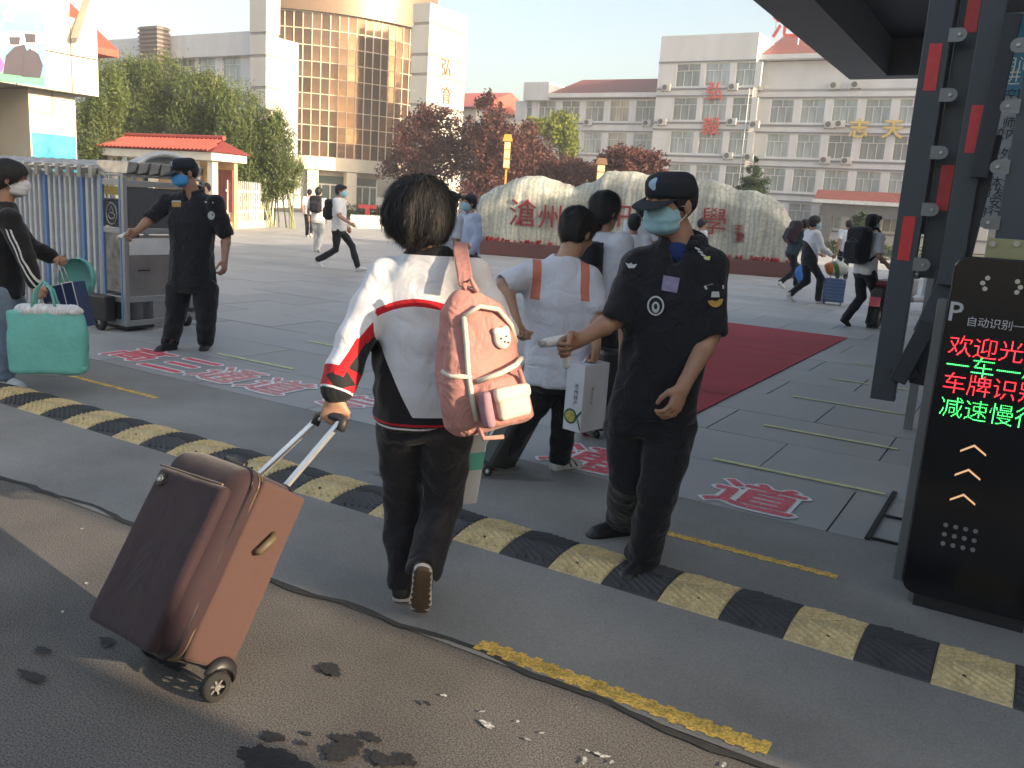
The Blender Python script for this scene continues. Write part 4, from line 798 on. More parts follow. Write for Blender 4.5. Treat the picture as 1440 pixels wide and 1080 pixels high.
flat([mp_(44, 60), mp_(52, 62), mp_(50, 72), mp_(43, 70)], mat('mural_face', (.62, .42, .34), .5), .010); flat([mp_(-30, 84), mp_(-2, 76), mp_(6, 90), mp_(2, 102), mp_(-30, 100)], mat('mural_flower', (.70, .10, .32), .5), .010)
flat([mp_(2, 18), mp_(14, 14), mp_(22, 22), mp_(16, 32), mp_(6, 30)], mat('mural_emblem', (.75, .32, .36), .5), .010)
# ------------------------------------------------------------------ canopy over the right side of the gate
cn = thing('gate_canopy', 'dark underside of the big gate canopy reaching in from the upper right', 'canopy', (0, 0, 0), GA)
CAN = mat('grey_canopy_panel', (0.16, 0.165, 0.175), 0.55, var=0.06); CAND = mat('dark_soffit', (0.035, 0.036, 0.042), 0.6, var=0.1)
kc = AB(at(1195, 112, 15.0)); cz = kc[2]; wr_ = 0.62
mb = MB(); mb.box(kc[0], 3.4, cz, kc[0] + wr_, kc[1], cz + .9); mb.box(kc[0] + wr_, kc[1] - wr_ * .55, cz, 14, kc[1], cz + .9); mb.build('rim_beam', CAN, cn)
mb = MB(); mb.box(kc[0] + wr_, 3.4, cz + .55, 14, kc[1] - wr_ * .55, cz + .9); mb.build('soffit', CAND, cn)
mb = MB(); mb.box(4.2, 2.66, 0, 12.5, 12.0, cz + .5); mb.build('unseen_gate_room', CREAM, cn)  # unseen room added under the canopy, its extent set to shade the gate lane
# unseen block added right of and behind the camera to shade the near asphalt
nb = thing('roadside_shade_block', 'unseen plain block added to the right of the camera to shade the road', 'building', (0, 0, 0), GA)
mb = MB(); mb.box(5.0, -9.0, 0, 26, 1.72, 6.5); mb.build('wall', CREAM, nb)
for k in range(6):
    w_ = MB(); w_.box(6.4 + 3.2 * k, 1.73, 1.0, 8.0 + 3.2 * k, 1.78, 2.6); w_.build('window', LOB, nb)
# unseen blocks added right of the plaza, sized to shade it and the stone
dm = thing('plaza_shade_block', 'unseen long blocks added beyond the right edge of the plaza to shade it', 'building', (0, 0, 0), GA)
mb = MB(); mb.box(12.6, 16, 0, 24, 36, 9.5); mb.build('wall', PLAS, dm); mb = MB(); mb.box(13.0, 3.3, 0, 28, 15.98, 11.6); mb.build('shade_block_wall', CREAM, dm)
for f_ in range(4):
    for k in range(7):
        w_ = MB(); w_.box(12.53, 17 + 2.6 * k, 1.2 + 2.1 * f_, 12.59, 18.6 + 2.6 * k, 2.5 + 2.1 * f_); w_.build('window', LOB, dm)
# small gate pavilion with red tiled roof
gp = thing('tiled_garden_gate', 'small white garden gate with red ridged tile roof behind the left guard', 'pavilion', (0, 0, 0), GA)
g0 = AB(at(150, 203, 34)); g1 = AB(at(312, 221, 31.3)); 
GW = mat('warm_white_wall', (.74, .68, .56), .7, var=.04)
A0, A1, Bb = g0[0], g1[0], (g0[1] + g1[1]) / 2; ez0 = at(240, 212, 32.5)[2]; er = at(240, 194, 32.5)[2]
RT = mat('red_glazed_tile', (.36, .06, .045), .6, var=.15, vs=3); RTD = mat('shaded_tile_trough', (.16, .025, .02), .7)  # troughs coloured darker to stand in for shade between the ribs
gdir = nrm(np.array(g1[:2]) - np.array(g0[:2])); gn = np.array((gdir[1], -gdir[0])); Lg = np.linalg.norm(np.array(g1[:2]) - np.array(g0[:2]))
def gpt(s, n, z): return (g0[0] + gdir[0] * s + gn[0] * n, g0[1] + gdir[1] * s + gn[1] * n, z)
mb = MB(); mb.add([gpt(0, .45, ez0), gpt(Lg, .45, ez0), gpt(Lg - .5, -.5, er), gpt(.5, -.5, er), gpt(0, -1.45, ez0), gpt(Lg, -1.45, ez0)], [(0, 1, 2, 3), (5, 4, 3, 2), (1, 5, 2), (4, 0, 3), (0, 4, 5, 1)]); mb.build('roof', RTD, gp)
tl = None; s_ = .06
while s_ < Lg - .1:
    q = MB(); f_ = min(1, min(s_, Lg - s_) / .5); q.tube([gpt(s_, .50, ez0 + .05), gpt(s_, .45 - .95 * f_ + .01, ez0 + (er - ez0) * f_ + .05)], .042, 6); q.build('roof_tile_rib', RT, gp); s_ += .21
q = MB(); q.tube([gpt(.4, -.5, er + .08), gpt(Lg - .4, -.5, er + .08)], .09, 8); q.build('ridge', RT, gp)
q = MB(); q.add([gpt(.1, .38, ez0 - .28), gpt(Lg - .1, .38, ez0 - .28), gpt(Lg - .1, .38, ez0 - .01), gpt(.1, .38, ez0 - .01), gpt(.1, -1.3, ez0 - .28), gpt(Lg - .1, -1.3, ez0 - .28), gpt(Lg - .1, -1.3, ez0 - .01), gpt(.1, -1.3, ez0 - .01)], [(0, 1, 2, 3), (5, 4, 7, 6), (4, 0, 3, 7), (1, 5, 6, 2), (4, 5, 1, 0), (3, 2, 6, 7)]); q.build('lintel', GW, gp)
for k, s_ in enumerate([.3, Lg * .42, Lg * .78, Lg - .45]):
    q = MB(); c_ = gpt(s_, 0, 0); q.obox((c_[0], c_[1], (ez0 - .28) / 2), (gdir[0] * .13, gdir[1] * .13, 0), (gn[0] * .13, gn[1] * .13, 0), (0, 0, (ez0 - .28) / 2)); q.build('column', GW, gp, bevel=.01)
q = MB(); q.obox((*gpt(Lg * .5, -.9, 0)[:2], (ez0 - .3) / 2), (gdir[0] * Lg * .46, gdir[1] * Lg * .46, 0), (gn[0] * .08, gn[1] * .08, 0), (0, 0, (ez0 - .3) / 2)); q.build('wall', mat('orange_wall', (.62, .40, .20), .7), gp)  # rear wall in one even orange
for s_ in (Lg * .84, Lg * .92, Lg * .66):
    q = MB(); q.obox((*gpt(s_, -.75, 0)[:2], 1.35), (gdir[0] * .24, gdir[1] * .24, 0), (gn[0] * .03, gn[1] * .03, 0), (0, 0, .75)); q.build('display_board', mat('red_brown_board', (.22, .06, .05), .6), gp)
# white picket fence
def picket(name, label, P0, P1, h, n, base=.25, group=None):
    P0, P1 = np.array(P0), np.array(P1); t = thing(name, label, 'fence', tuple(P0), group=group); d = (P1 - P0) ; d[2] = 0; L = np.linalg.norm(d); d /= L; nn = np.array((d[1], -d[0], 0)); me = None
    q = MB(); q.obox(d * L / 2 + ZV * base / 2, d * L / 2, nn * .12, ZV * base / 2); q.build('plinth', GW, t)
    q = MB(); [q.obox(d * L / 2 + ZV * (base + (h - base) * f), d * L / 2, nn * .015, ZV * .035) for f in (.25, .75)]; q.build('rail', FRM, t)
    for k in range(n):
        if me is None:
            q = MB(); w = .032; q.prism3([(-w, 0, base), (w, 0, base), (w, 0, h - .05), (0, 0, h), (-w, 0, h - .05)], (0, .02, 0)); o = q.build('picket', FRM, t); me = o.data
        else: o = bpy.data.objects.new('picket', me); link(o, t)
        o.location = tuple(d * (L * (k + .5) / n) + nn * .03); o.rotation_euler = (0, 0, math.atan2(d[1], d[0]))
picket('picket_fence', 'tall white picket fence beside the tiled garden gate', G(318, 322), G(384, 318), 1.75, 26)
picket('picket_fence', 'low white picket fence edging the flower bed before the auditorium', G(492, 320), G(560, 322), .62, 30, base=.05)
# carved stone on its plinth
PSL, PSR = G(675, 357)[:2], G(1110, 391)[:2]; sd_ = nrm(PSR - PSL); sn_ = np.array((sd_[1], -sd_[0])); SLn = np.linalg.norm(PSR - PSL); ang = math.atan2(sd_[1], sd_[0])
def on_stone(px, py, off=0.0):
    d = ray(px, py); n3 = np.array((sn_[0], sn_[1], 0)); o3 = np.array((PSL[0], PSL[1], 0)) + n3 * off; t_ = ((o3 - CC) @ n3) / (d @ n3); P = CC + d * t_; return float((P[:2] - PSL) @ sd_), float(P[2])
st = thing('carved_stone', 'huge pale veined landscape stone with red carved characters on a brown plinth', 'monument', (PSL[0], PSL[1], 0), ang)
q = MB(); q.box(-.25, -.15, 0, SLn + .25, 1.9, on_stone(900, 357)[1] if False else .42); q.build('plinth', mat('red_brown_granite', (.13, .05, .045), .45, var=.15, vs=3, speck=.2), st, bevel=.02)
prof = [on_stone(*p_, -.5) for p_ in [(671, 300), (676, 274), (700, 262), (725, 252), (745, 247), (770, 249), (790, 258), (810, 262), (835, 255), (850, 243), (875, 239), (905, 243), (940, 252), (985, 252), (1000, 252), (1015, 256), (1035, 266), (1060, 268), (1085, 276), (1103, 290), (1115, 312), (1119, 345)]]
pu = np.array([p_[0] for p_ in prof]); pz = np.array([p_[1] for p_ in prof]); v = Vol((pu.min() - .2, -.1, .30), (pu.max() + .2, 1.7, pz.max() + .2), .05)
u0, u1 = pu.min(), pu.max()
def stf(X, Y, Z):
    top = np.interp(X, pu, pz); cy = .75; hw = .72 + .08 * np.sin(X * 1.7); d1 = Z - top - .02 * np.sin(X * 9) * 1; d2 = np.abs(Y - cy) - hw * np.clip((top - Z) / .5, .02, 1) ** .35; d3 = np.maximum(u0 - X, X - u1) + .02 * np.sin(Z * 5)
    e = np.maximum(np.maximum(d1 * .9, d2), d3); return np.maximum(e, .36 - Z) + 0 * X + .004 * np.sin(X * 23 + 2 * np.sin(Z * 2))
v.put(v.lo, v.lo + v.h * np.array(v.n), stf, 0); v.noise(.030, 4, 3, (2.2, 1, .5)); v.noise(.010, 15, 5, (1.8, 1, .35))
STN = mat('veined_marble', (.42, .42, .36), .65, var=.35, vs=.8, stretch=(2.4, 2.4, .45), bump=.16, bs=9, speck=.14, ss=12)
nt = STN.node_tree; wv = nt.nodes.new('ShaderNodeTexWave'); wv.inputs['Scale'].default_value = .9; wv.inputs['Distortion'].default_value = 9; wv.inputs['Detail'].default_value = 4; wv.inputs['Detail Scale'].default_value = 1.3
mpn = [n_ for n_ in nt.nodes if n_.type == 'MAPPING'][0]; nt.links.new(mpn.outputs[0], wv.inputs[0]); bb_ = nt.nodes['Principled BSDF']; old = bb_.inputs['Base Color'].links[0].from_socket
mx = nt.nodes.new('ShaderNodeMix'); mx.data_type = 'RGBA'; rp = nt.nodes.new('ShaderNodeMapRange'); rp.inputs[1].default_value = .55; rp.inputs[2].default_value = 1; rp.inputs[3].default_value = 0; rp.inputs[4].default_value = .55; nt.links.new(wv.outputs['Fac'], rp.inputs[0])
nt.links.new(rp.outputs[0], mx.inputs[0]); nt.links.new(old, mx.inputs[6]); mx.inputs[7].default_value = (.20, .23, .20, 1); nt.links.new(mx.outputs[2], bb_.inputs['Base Color'])
so = v.obj('stone', STN, st); RC = mat('red_carved_paint', (.27, .025, .03), .6, var=.2, vs=5)
for ch, px, py, s_ in [('滄', 735, 299, .86), ('州', 773, 305, .78), ('中', 871, 300, .8), ('學', 1003, 311, .82)]:
    u_, z_ = on_stone(px, py, .06); lettering('carved_character', ch, s_, RC, st, frame_mtx((u_, -.06, z_), (1, 0, 0), (0, 0, 1)), ext=.03, offset=-.002)
for ch, px, py in [('王', 1038, 322), ('蒙', 1040, 334)]:
    u_, z_ = on_stone(px, py, .06); lettering('carved_character', ch, .26, RC, st, frame_mtx((u_, -.05, z_), (1, 0, 0), (0, 0, 1)), ext=.03)
rf = MB(); r = random.Random(4)
for k in range(90): u_ = r.uniform(0, SLn); rf.tube([(u_, r.uniform(-.1, .0), .42), (u_ + r.uniform(-.05, .05), r.uniform(-.12, 0), .42 + r.uniform(.05, .13))], [.03, .045], 5)
tag(rf.build('red_flower_row', mat('red_petals', (.35, .03, .03), .7), st), kind='stuff')
# ------------------------------------------------------------------ trees and plants
def leafmat(n, c1, c2): 
    m = mat(n, c1, .55, var=.18, vs=1.2, vattr='tint', col2=c2, spec=.3); b = m.node_tree.nodes['Principled BSDF']
    nt = m.node_tree; tr = nt.nodes.new('ShaderNodeBsdfTranslucent'); mx = nt.nodes.new('ShaderNodeMixShader'); mx.inputs[0].default_value = .25
    out = [n_ for n_ in nt.nodes if n_.type == 'OUTPUT_MATERIAL'][0]; src = b.inputs['Base Color'].links[0].from_socket
    nt.links.new(src, tr.inputs[0]); nt.links.new(b.outputs[0], mx.inputs[1]); nt.links.new(tr.outputs[0], mx.inputs[2]); nt.links.new(mx.outputs[0], out.inputs[0]); return m
PURP = leafmat('purple_plum_leaves', (.066, .022, .024), (.165, .058, .044)); BAMB = leafmat('bamboo_leaves', (.068, .105, .032), (.16, .20, .065)); YGR = leafmat('yellow_green_leaves', (.12, .17, .02), (.25, .28, .05))
DKG = leafmat('dark_green_needles', (.02, .045, .022), (.05, .085, .035)); HEDG = leafmat('hedge_leaves', (.035, .06, .02), (.07, .10, .03)); BARK = mat('tree_bark', (.07, .055, .045), .9, bump=.5, bs=30)
def leaves(name, cen, blobs, n, ls, m, parent, seed, droop=0.0, thin=.5, clump=.0):
    r = np.random.RandomState(seed); P = []; TN = []; w = np.array([b[3] * b[4] * b[5] for b in blobs]); w = w / w.sum()
    for b, k in zip(blobs, (w * n).astype(int)):
        nc = max(int(k / 42), 3); C = r.normal(size=(nc, 3)); C /= np.linalg.norm(C, axis=1)[:, None]; C *= r.uniform(.35, 1.0, (nc, 1)) ** .6; sz = r.uniform(.10, .26, nc)
        ci = r.randint(0, nc, k); q = C[ci] + r.normal(size=(k, 3)) * sz[ci][:, None]; P.append(q * np.array(b[3:6]) + np.array(b[:3])); TN.append(np.clip(.62 * r.uniform(0, 1, nc)[ci] + .38 * r.uniform(0, 1, k), 0, 1))
    P = np.concatenate(P); k = len(P); D = r.normal(size=(k, 3)); D[:, 2] -= droop; D /= np.linalg.norm(D, axis=1)[:, None]; N = r.normal(size=(k, 3)); S_ = np.cross(D, N); S_ /= np.linalg.norm(S_, axis=1)[:, None] + 1e-9
    L = ls * r.uniform(.6, 1.3, (k, 1)); V = np.stack([P - D * L, P + S_ * L * thin, P + D * L, P - S_ * L * thin], 1).reshape(-1, 3); F_ = np.arange(4 * k).reshape(-1, 4)
    o = mesh_obj(name, V, F_, m, parent, attrs={'tint': np.repeat(np.concatenate(TN) ** 1.4, 4)}); return o
def tree(name, label, P, h, blobs, n, ls, m, seed, tr=.12, cat='tree', group=None, droop=0, thin=.5):
    t = thing(name, label, cat, tuple(P), group=group); r = random.Random(seed); q = MB(); top = max(b[2] for b in blobs)
    q.tube([(0, 0, -.05), (.04, .03, h * .25), (-.03, .05, h * .5), (0.05, 0, min(top, h * .8))], [tr, tr * .8, tr * .55, tr * .2], 8)
    for b in blobs:
        for _ in range(3):
            z0 = h * r.uniform(.2, .45); q.tube([(0, 0, z0), (b[0] * .5 + r.uniform(-.2, .2), b[1] * .5, (z0 + b[2]) / 2 + .1), (b[0] + r.uniform(-.5, .5) * b[3], b[1] + r.uniform(-.4, .4) * b[4], b[2] + r.uniform(-.2, .6) * b[5])], [tr * .45, tr * .28, tr * .08], 5)
    q.build('trunk', BARK, t, smooth=True); leaves('crown', None, blobs, n, ls, m, t, seed, droop, thin); return t
def base_under(px, Y): P = at(px, 300, Y); P[2] = 0; return P
def blob_from(px, py, rx, ry, Y, P):       # crown lobe seen at a pixel, in metres relative to the tree base
    c = at(px, py, Y); s = Y / FPX; return (c[0] - P[0], c[1] - P[1], c[2], rx * s, rx * s * .8, ry * s)
def ptree(label, px, Y, lobes, n, m, seed, ls=.11, name='plum_tree', **k):
    P = base_under(px, Y); bl = [blob_from(a, b, c, d, Y + e, P) for a, b, c, d, e in lobes]; h = max(b[2] + b[5] for b in bl); return tree(name, label, P, h, bl, n, ls, m, seed, tr=max(.04 * h / 2, .09), **k)
gpl = 'purple leaved trees behind the stone'
ptree('purple leaved tree nearest the glass auditorium, left of the others', 590, 52, [(590, 200, 34, 38, 0), (570, 235, 30, 25, 1), (612, 165, 26, 18, 0), (620, 225, 32, 35, 0), (645, 190, 22, 28, 0)], 13000, PURP, 1, group=gpl)
ptree('tallest purple leaved tree, its pointed top against the sky', 690, 50, [(690, 195, 26, 40, 0), (688, 150, 18, 20, 0), (668, 220, 28, 40, 1), (715, 225, 28, 45, 0), (695, 262, 40, 25, 0)], 15000, PURP, 2, group=gpl)
ptree('purple leaved tree between the golden lamp and the yellow green tree', 745, 54, [(745, 215, 24, 32, 0), (735, 250, 30, 28, 0), (760, 240, 25, 30, 0), (742, 185, 14, 14, 0)], 9000, PURP, 3, group=gpl)
ptree('dark purple tree behind the left hump of the stone', 800, 50, [(800, 245, 34, 20, 0), (775, 250, 26, 24, 0), (830, 248, 26, 16, 1)], 9000, PURP, 4, group=gpl)
ptree('low purple tree behind the top of the stone beside the guard cap', 880, 48, [(880, 225, 34, 16, 0), (905, 222, 26, 14, 0), (860, 232, 24, 16, 0), (925, 235, 20, 10, 0), (890, 245, 36, 12, 0)], 9000, PURP, 5, group=gpl)
ptree('yellow green leafed tree with a rounded top among the purple trees', 785, 60, [(787, 183, 20, 22, 0), (760, 180, 20, 12, 0), (798, 205, 14, 22, 0), (788, 165, 13, 10, 0)], 8000, YGR, 6, name='broadleaf_tree', ls=.12)
ptree('small dark conifer standing at the right shoulder of the stone', 1061, 44, [(1061, 225, 5, 8, 0), (1061, 240, 11, 9, 0), (1060, 255, 18, 8, 0), (1060, 267, 22, 7, 0)], 3500, DKG, 7, name='conifer', ls=.09, droop=.3, thin=.25)
ptree('small dark green tree showing behind the woman with the blue suitcase', 1205, 46, [(1212, 315, 12, 14, 0), (1222, 330, 10, 12, 0)], 1500, DKG, 8, name='small_tree', ls=.1)
# bamboo
gb = 'tall bamboo clumps behind the tiled garden gate'
bl_ = [('bamboo clump nearest the cream gatehouse', 135, 34, [(135, 190, 30, 55, 0), (150, 140, 28, 45, 0), (128, 225, 22, 28, 0)]),
       ('bamboo clump left of the louvred tower', 180, 39, [(180, 130, 32, 45, 0), (172, 175, 34, 35, 0), (195, 105, 24, 22, 0)]),
       ('tall bamboo clump below the louvred tower', 225, 38, [(228, 125, 34, 42, 0), (215, 160, 34, 36, 0)]),
       ('bamboo clump below the side wing windows', 285, 37, [(285, 145, 36, 40, 0), (270, 175, 34, 25, 0), (300, 118, 20, 20, 0)]),
       ('bamboo clump leaning over the end of the red tiled roof', 340, 36, [(335, 165, 34, 42, 0), (350, 205, 34, 38, 0), (345, 245, 32, 32, 0)]),
       ('rightmost bamboo clump hanging beside the glass drum', 392, 36, [(388, 205, 26, 45, 0), (400, 245, 24, 34, 0), (385, 170, 14, 16, 0), (372, 262, 26, 22, 0)])]
for i, (lab, px, Y, lobes) in enumerate(bl_):
    P = base_under(px, Y); t = thing('bamboo_clump', lab, 'bamboo', tuple(P), group=gb); bs_ = [blob_from(a, b, c, d, Y + e, P) for a, b, c, d, e in lobes]
    leaves('foliage', None, bs_, 17000, .085, BAMB, t, 50 + i, droop=.7, thin=.20); q = MB(); r = random.Random(i)
    for _ in range(16):
        b = r.choice(bs_); x0, y0 = r.uniform(-.8, .8), r.uniform(-.5, .5); x1, y1 = b[0] + r.uniform(-.8, .8) * b[3], b[1] + r.uniform(-.8, .8) * b[4]; q.tube([(x0, y0, 0), (x0 * .6 + x1 * .4, y0, b[2] * .6), (x1, y1, b[2] + b[5] * .8)], [.035, .03, .01], 5)
    q.build('culm', mat('bamboo_culm', (.16, .18, .06), .5), t)
# hedge and beds
def hedge(label, P0, P1, h, n, m, seed, dep=.8):
    P0, P1 = np.array(P0), np.array(P1); t = thing('hedge', label, 'hedge', tuple((P0 + P1) / 2)); d = (P1 - P0) / 2; bl = [(*(d * f)[:2], h * .5, abs(np.linalg.norm(d)) / 5, dep, h * .5) for f in np.linspace(-.9, .9, 9)]
    leaves('foliage', None, bl, n, .06, m, t, seed); q = MB(); [q.tube([(*(d * f)[:2], 0), (*(d * f)[:2], h * .7)], .02, 4) for f in np.linspace(-1, 1, 14)]; q.build('stem', BARK, t)
hedge('dark clipped hedge behind the low white picket fence', G(488, 308), G(600, 318), 1.0, 7000, HEDG, 31)
hedge('clipped hedge with reddish leaves along the back of the stone', at(640, 325, 42) * (1, 1, 0), at(960, 325, 38) * (1, 1, 0), 2.6, 12000, PURP, 32)
hedge('low green hedge at the far right in front of the teaching building', at(1120, 340, 48) * (1, 1, 0), at(1300, 345, 44) * (1, 1, 0), .7, 5000, HEDG, 33)
# ------------------------------------------------------------------ folding gate on the left
STEEL = mat('brushed_steel', (.42, .42, .42), .38, metal=.7, var=.12, vs=2, bump=.05, bs=60, stretch=(1, 1, .1)); DSTL = mat('dark_smoked_panel', (.075, .08, .085), .2, var=.1, vs=1.5, spec=.6)
WSL = mat('off_white_slat', (.58, .60, .60), .45, metal=.2); BSL = mat('light_blue_slat', (.15, .30, .58), .4, metal=.2); GSL = mat('grey_slat', (.30, .32, .34), .45, metal=.3); SIL = mat('silver_roller_cap', (.40, .39, .37), .3, metal=.6, var=.25, vs=12); BLKP = mat('black_plastic', (.018, .018, .020), .45, var=.2)
fg = thing('folding_gate', 'collapsed white and blue folding gate of upright slats beside the left guard', 'gate', (0, 0, 0), GA)
gb0 = 5.56; gtop = 1.64; me_c = {}
a_ = -8.27; i = 0; r = random.Random(2)
cols_ = ['w', 'b', 'w', 'g', 'w', 'w', 'b', 'b', 'w', 'g', 'w', 'w', 'w', 'b']
while a_ > -13.5:
    k = cols_[i % len(cols_)]; wz = .017 + .004 * (i % 3)
    if k not in me_c: q = MB(); q.box(-.017, -.02, .12, .017, .02, gtop - .08); o = q.build('slat', {'w': WSL, 'b': BSL, 'g': GSL}[k], fg, bevel=.004); me_c[k] = o.data
    else: o = bpy.data.objects.new('slat', me_c[k]); link(o, fg)
    o.location = (a_, gb0 + (.015 if i % 2 else -.01), 0); 
    if i % 4 == 0:
        q = MB(); q.tube([(a_, gb0 - .10, gtop - .03), (a_ - .02, gb0 + .35, gtop + .04)], .035, 8); q.box(a_ - .03, gb0 - .11, gtop - .12, a_ + .03, gb0 - .06, gtop); q.build('roller_cap', SIL, fg, smooth=False)
        q = MB(); q.box(a_ - .02, gb0 + .50, .12, a_ + .02, gb0 + .54, gtop - .05); q.build('slat', WSL, fg)
    a_ -= .047; i += 1
for zz in (.35, .8, 1.25):
    q = MB(); a2 = -8.2
    while a2 > -13.4: q.obox((a2 - .09, gb0 + .26, zz), (.06, .26, 0), (.012, -.003, 0), (0, 0, .015)); q.obox((a2 - .09, gb0 + .26, zz + .05), (.06, -.26, 0), (.012, .003, 0), (0, 0, .015)); a2 -= .19
    tag(q.build('cross_links', GSL, fg), kind='stuff')
gm = thing('gate_motor_cabinet', 'steel and smoked glass motor cabinet at the free end of the folding gate', 'cabinet', (0, 0, 0), GA)
x0, x1, y0, y1 = -8.22, -7.81, 5.49, 6.48
q = MB()
for x in (x0, x1 - .045):
    for y in (y0, y1 - .045): q.box(x, y, .06, x + .045, y + .045, 1.55)
for z in (.06, .30, .99, 1.46):
    q.box(x0 + .046, y0 + .004, z, x1 - .046, y0 + .04, z + .06); q.box(x1 - .04, y0 + .046, z, x1 - .004, y1 - .046, z + .06); q.box(x0 + .004, y0 + .046, z, x0 + .04, y1 - .046, z + .06)
q.box(x0 + .01, y0 + .01, 1.552, x1 - .01, y1 - .01, 1.575); q.build('frame', STEEL, gm, bevel=.004)
q = MB(); q.box(x1 - .035, y0 + .046, 1.05, x1 - .02, y1 - .046, 1.455); q.build('smoked_panel', DSTL, gm)
q = MB(); q.box(x1 - .035, y0 + .046, .365, x1 - .02, y1 - .046, .98); q.build('steel_panel', mat('mirror_steel', (.36, .33, .31), .28, metal=.7, var=.2, vs=2.5), gm)
q = MB(); q.box(x1 - .018, y0 + .06, .78, x1 - .012, y0 + .55, .95); q.build('notice', mat('white_paper', (.6, .6, .6), .7), gm); q = MB(); q.box(x1 - .035, y0 + .046, .125, x1 - .02, y1 - .046, .295); q.build('steel_panel', STEEL, gm)
q = MB(); q.box(x1 - .018, y0 + .12, .96, x1 + .0, y0 + .17, 1.01); q.box(x1 - .018, y0 + .16, .62, x1 - .008, y0 + .30, .63); q.build('lock', BLKP, gm)
q = MB(); q.box(x0 + .09, y0 + .015, .40, x1 - .09, y0 + .028, 1.0); q.build('control_panel', mat('scratched_steel', (.28, .27, .26), .3, metal=.6, var=.4, vs=9), gm); q = MB(); q.box(x0 + .08, y0 + .012, 1.06, x1 - .08, y0 + .028, 1.30); pl = q.build('emblem_plate', BLKP, gm)
q = MB(); P_ = [((x0 + x1) / 2 + .085 * math.cos(t), y0 + .010, 1.18 + .105 * math.sin(t)) for t in np.linspace(0, 6.28, 25)]; q.tube(P_, .006, 5); q.tube([((x0 + x1) / 2 + .05 * math.cos(t), y0 + .010, 1.16 + .03 * math.sin(t)) for t in np.linspace(0, 6.28, 15)], .005, 5); q.tube([((x0 + x1) / 2 - .03, y0 + .01, 1.2), ((x0 + x1) / 2, y0 + .01, 1.26), ((x0 + x1) / 2 + .03, y0 + .01, 1.2)], .005, 5); q.build('emblem', SIL, pl)
q = MB(); q.box(x0 + .09, y0 + .015, 1.37, x1 - .09, y0 + .028, 1.45); q.build('yellow_plate', mat('brass_plate', (.35, .25, .06), .4, metal=.4), gm)
for x in (x0 + .05, x1 - .075): q = MB(); q.box(x, y0 + .0, .1, x + .022, y0 + .02, 1.54); q.build('blue_trim', BSL, gm)
for j in range(7):
    y_ = y0 + .02 + j * .13; q = MB(); q.prism3([(x0 - .06, y_, 1.58), (x0 - .06, y_ + .1, 1.60), (x0 - .06, y_ + .14, 1.70), (x0 - .06, y_ + .03, 1.70)], (.5, 0, 0)); q.build('top_cap', SIL, gm, bevel=.006)
q = MB(); arc = [(x1 - .06, y0 + .55 + .36 * math.cos(t), 1.58 + .22 * math.sin(t)) for t in np.linspace(0, math.pi, 17)]; q.tube(arc, .032, 8); q.build('arch_trim', WSL, gm, smooth=True); q = MB(); q.prism3([(x1 - .30, y0 + .55 + .35 * math.cos(t), 1.578 + .20 * math.sin(t)) for t in np.linspace(0, math.pi, 17)], (.2, 0, 0)); q.build('arch_cover', SIL, gm)
q = MB(); q.box(x0 + .02, y0 + .02, .02, x1 - .02, y0 + .35, .34); q.box(x0 - .1, y0 - .12, .10, x0 + .25, y0 + .0, .36); q.build('drive_housing', BLKP, gm, bevel=.02)
def wheel(parent, c, ax, R, w, tyre, rimm, name='wheel'):
    q = MB(); c = np.array(c, float); ax = nrm(ax); u = nrm(np.cross(ax, (0.3, 0.2, 1))); v_ = np.cross(ax, u); prof = [(R * .55, -.5), (R * .9, -.5), (R, -.3), (R, .3), (R * .9, .5), (R * .55, .5)]; N_ = 20
    V = []; Fc = []
    for i_ in range(N_):
        t = 6.2832 * i_ / N_
        for rr_, s_ in prof: V.append(c + (u * math.cos(t) + v_ * math.sin(t)) * rr_ + ax * s_ * w)
    n_ = len(prof)
    for i_ in range(N_):
        for k_ in range(n_): Fc.append((i_ * n_ + k_, i_ * n_ + (k_ + 1) % n_, ((i_ + 1) % N_) * n_ + (k_ + 1) % n_, ((i_ + 1) % N_) * n_ + k_))
    wh = mesh_obj(name, V, Fc, tyre, parent, smooth=False); q = MB(); q.prism3([c - ax * w * .4 + (u * math.cos(t) + v_ * math.sin(t)) * R * .22 for t in np.linspace(0, 6.28, 13)[:-1]], ax * w * .9)
    for k_ in range(6):
        t = k_ * math.pi / 3; d_ = u * math.cos(t) + v_ * math.sin(t); q.obox(c + d_ * R * .38, d_ * R * .2, np.cross(ax, d_) * R * .06, ax * w * .3)
    q.build('rim', rimm, wh); return wh
RUB = mat('tyre_rubber', (.015, .015, .016), .7); wheel(gm, (x0 + .12, y0 - .09, .085), (0, 1, 0), .085, .05, RUB, SIL); wheel(gm, (x1 - .08, y1 + .02, .085), (0, 1, 0), .085, .05, RUB, SIL)
# ------------------------------------------------------------------ parking barrier display on the right
PB = 3.75
def onP(px, py, b=PB): return onB(px, py, b)
sg = thing('barrier_display', 'tall black gate display post with red and green lit characters at the right', 'display sign', (0, 0, 0), GA)
bl0 = onP(1269, 800); tl0 = onP(1346, 366); sx0 = (bl0[0] + tl0[0]) / 2; SW = .50; zb0, zt0 = onP(1283, 848)[2], onP(1385, 362)[2]
BLK = mat('gloss_black_panel', (.006, .007, .009), .16, var=.1, spec=.5)
def rrect(a0, a1, z0, z1, r_, b, n=6):
    P_ = []
    for cx, cz, t0 in ((a1 - r_, z1 - r_, 0), (a0 + r_, z1 - r_, 90), (a0 + r_, z0 + r_, 180), (a1 - r_, z0 + r_, 270)):
        for k in range(n + 1): t = rad(t0 + 90 * k / n); P_.append((cx + r_ * math.cos(t), b, cz + r_ * math.sin(t)))
    return P_
q = MB(); q.prism3(rrect(sx0, sx0 + SW, max(zb0, .06), zt0, .05, PB), (0, .05, 0)); q.build('front_panel', BLK, sg, bevel=.006)
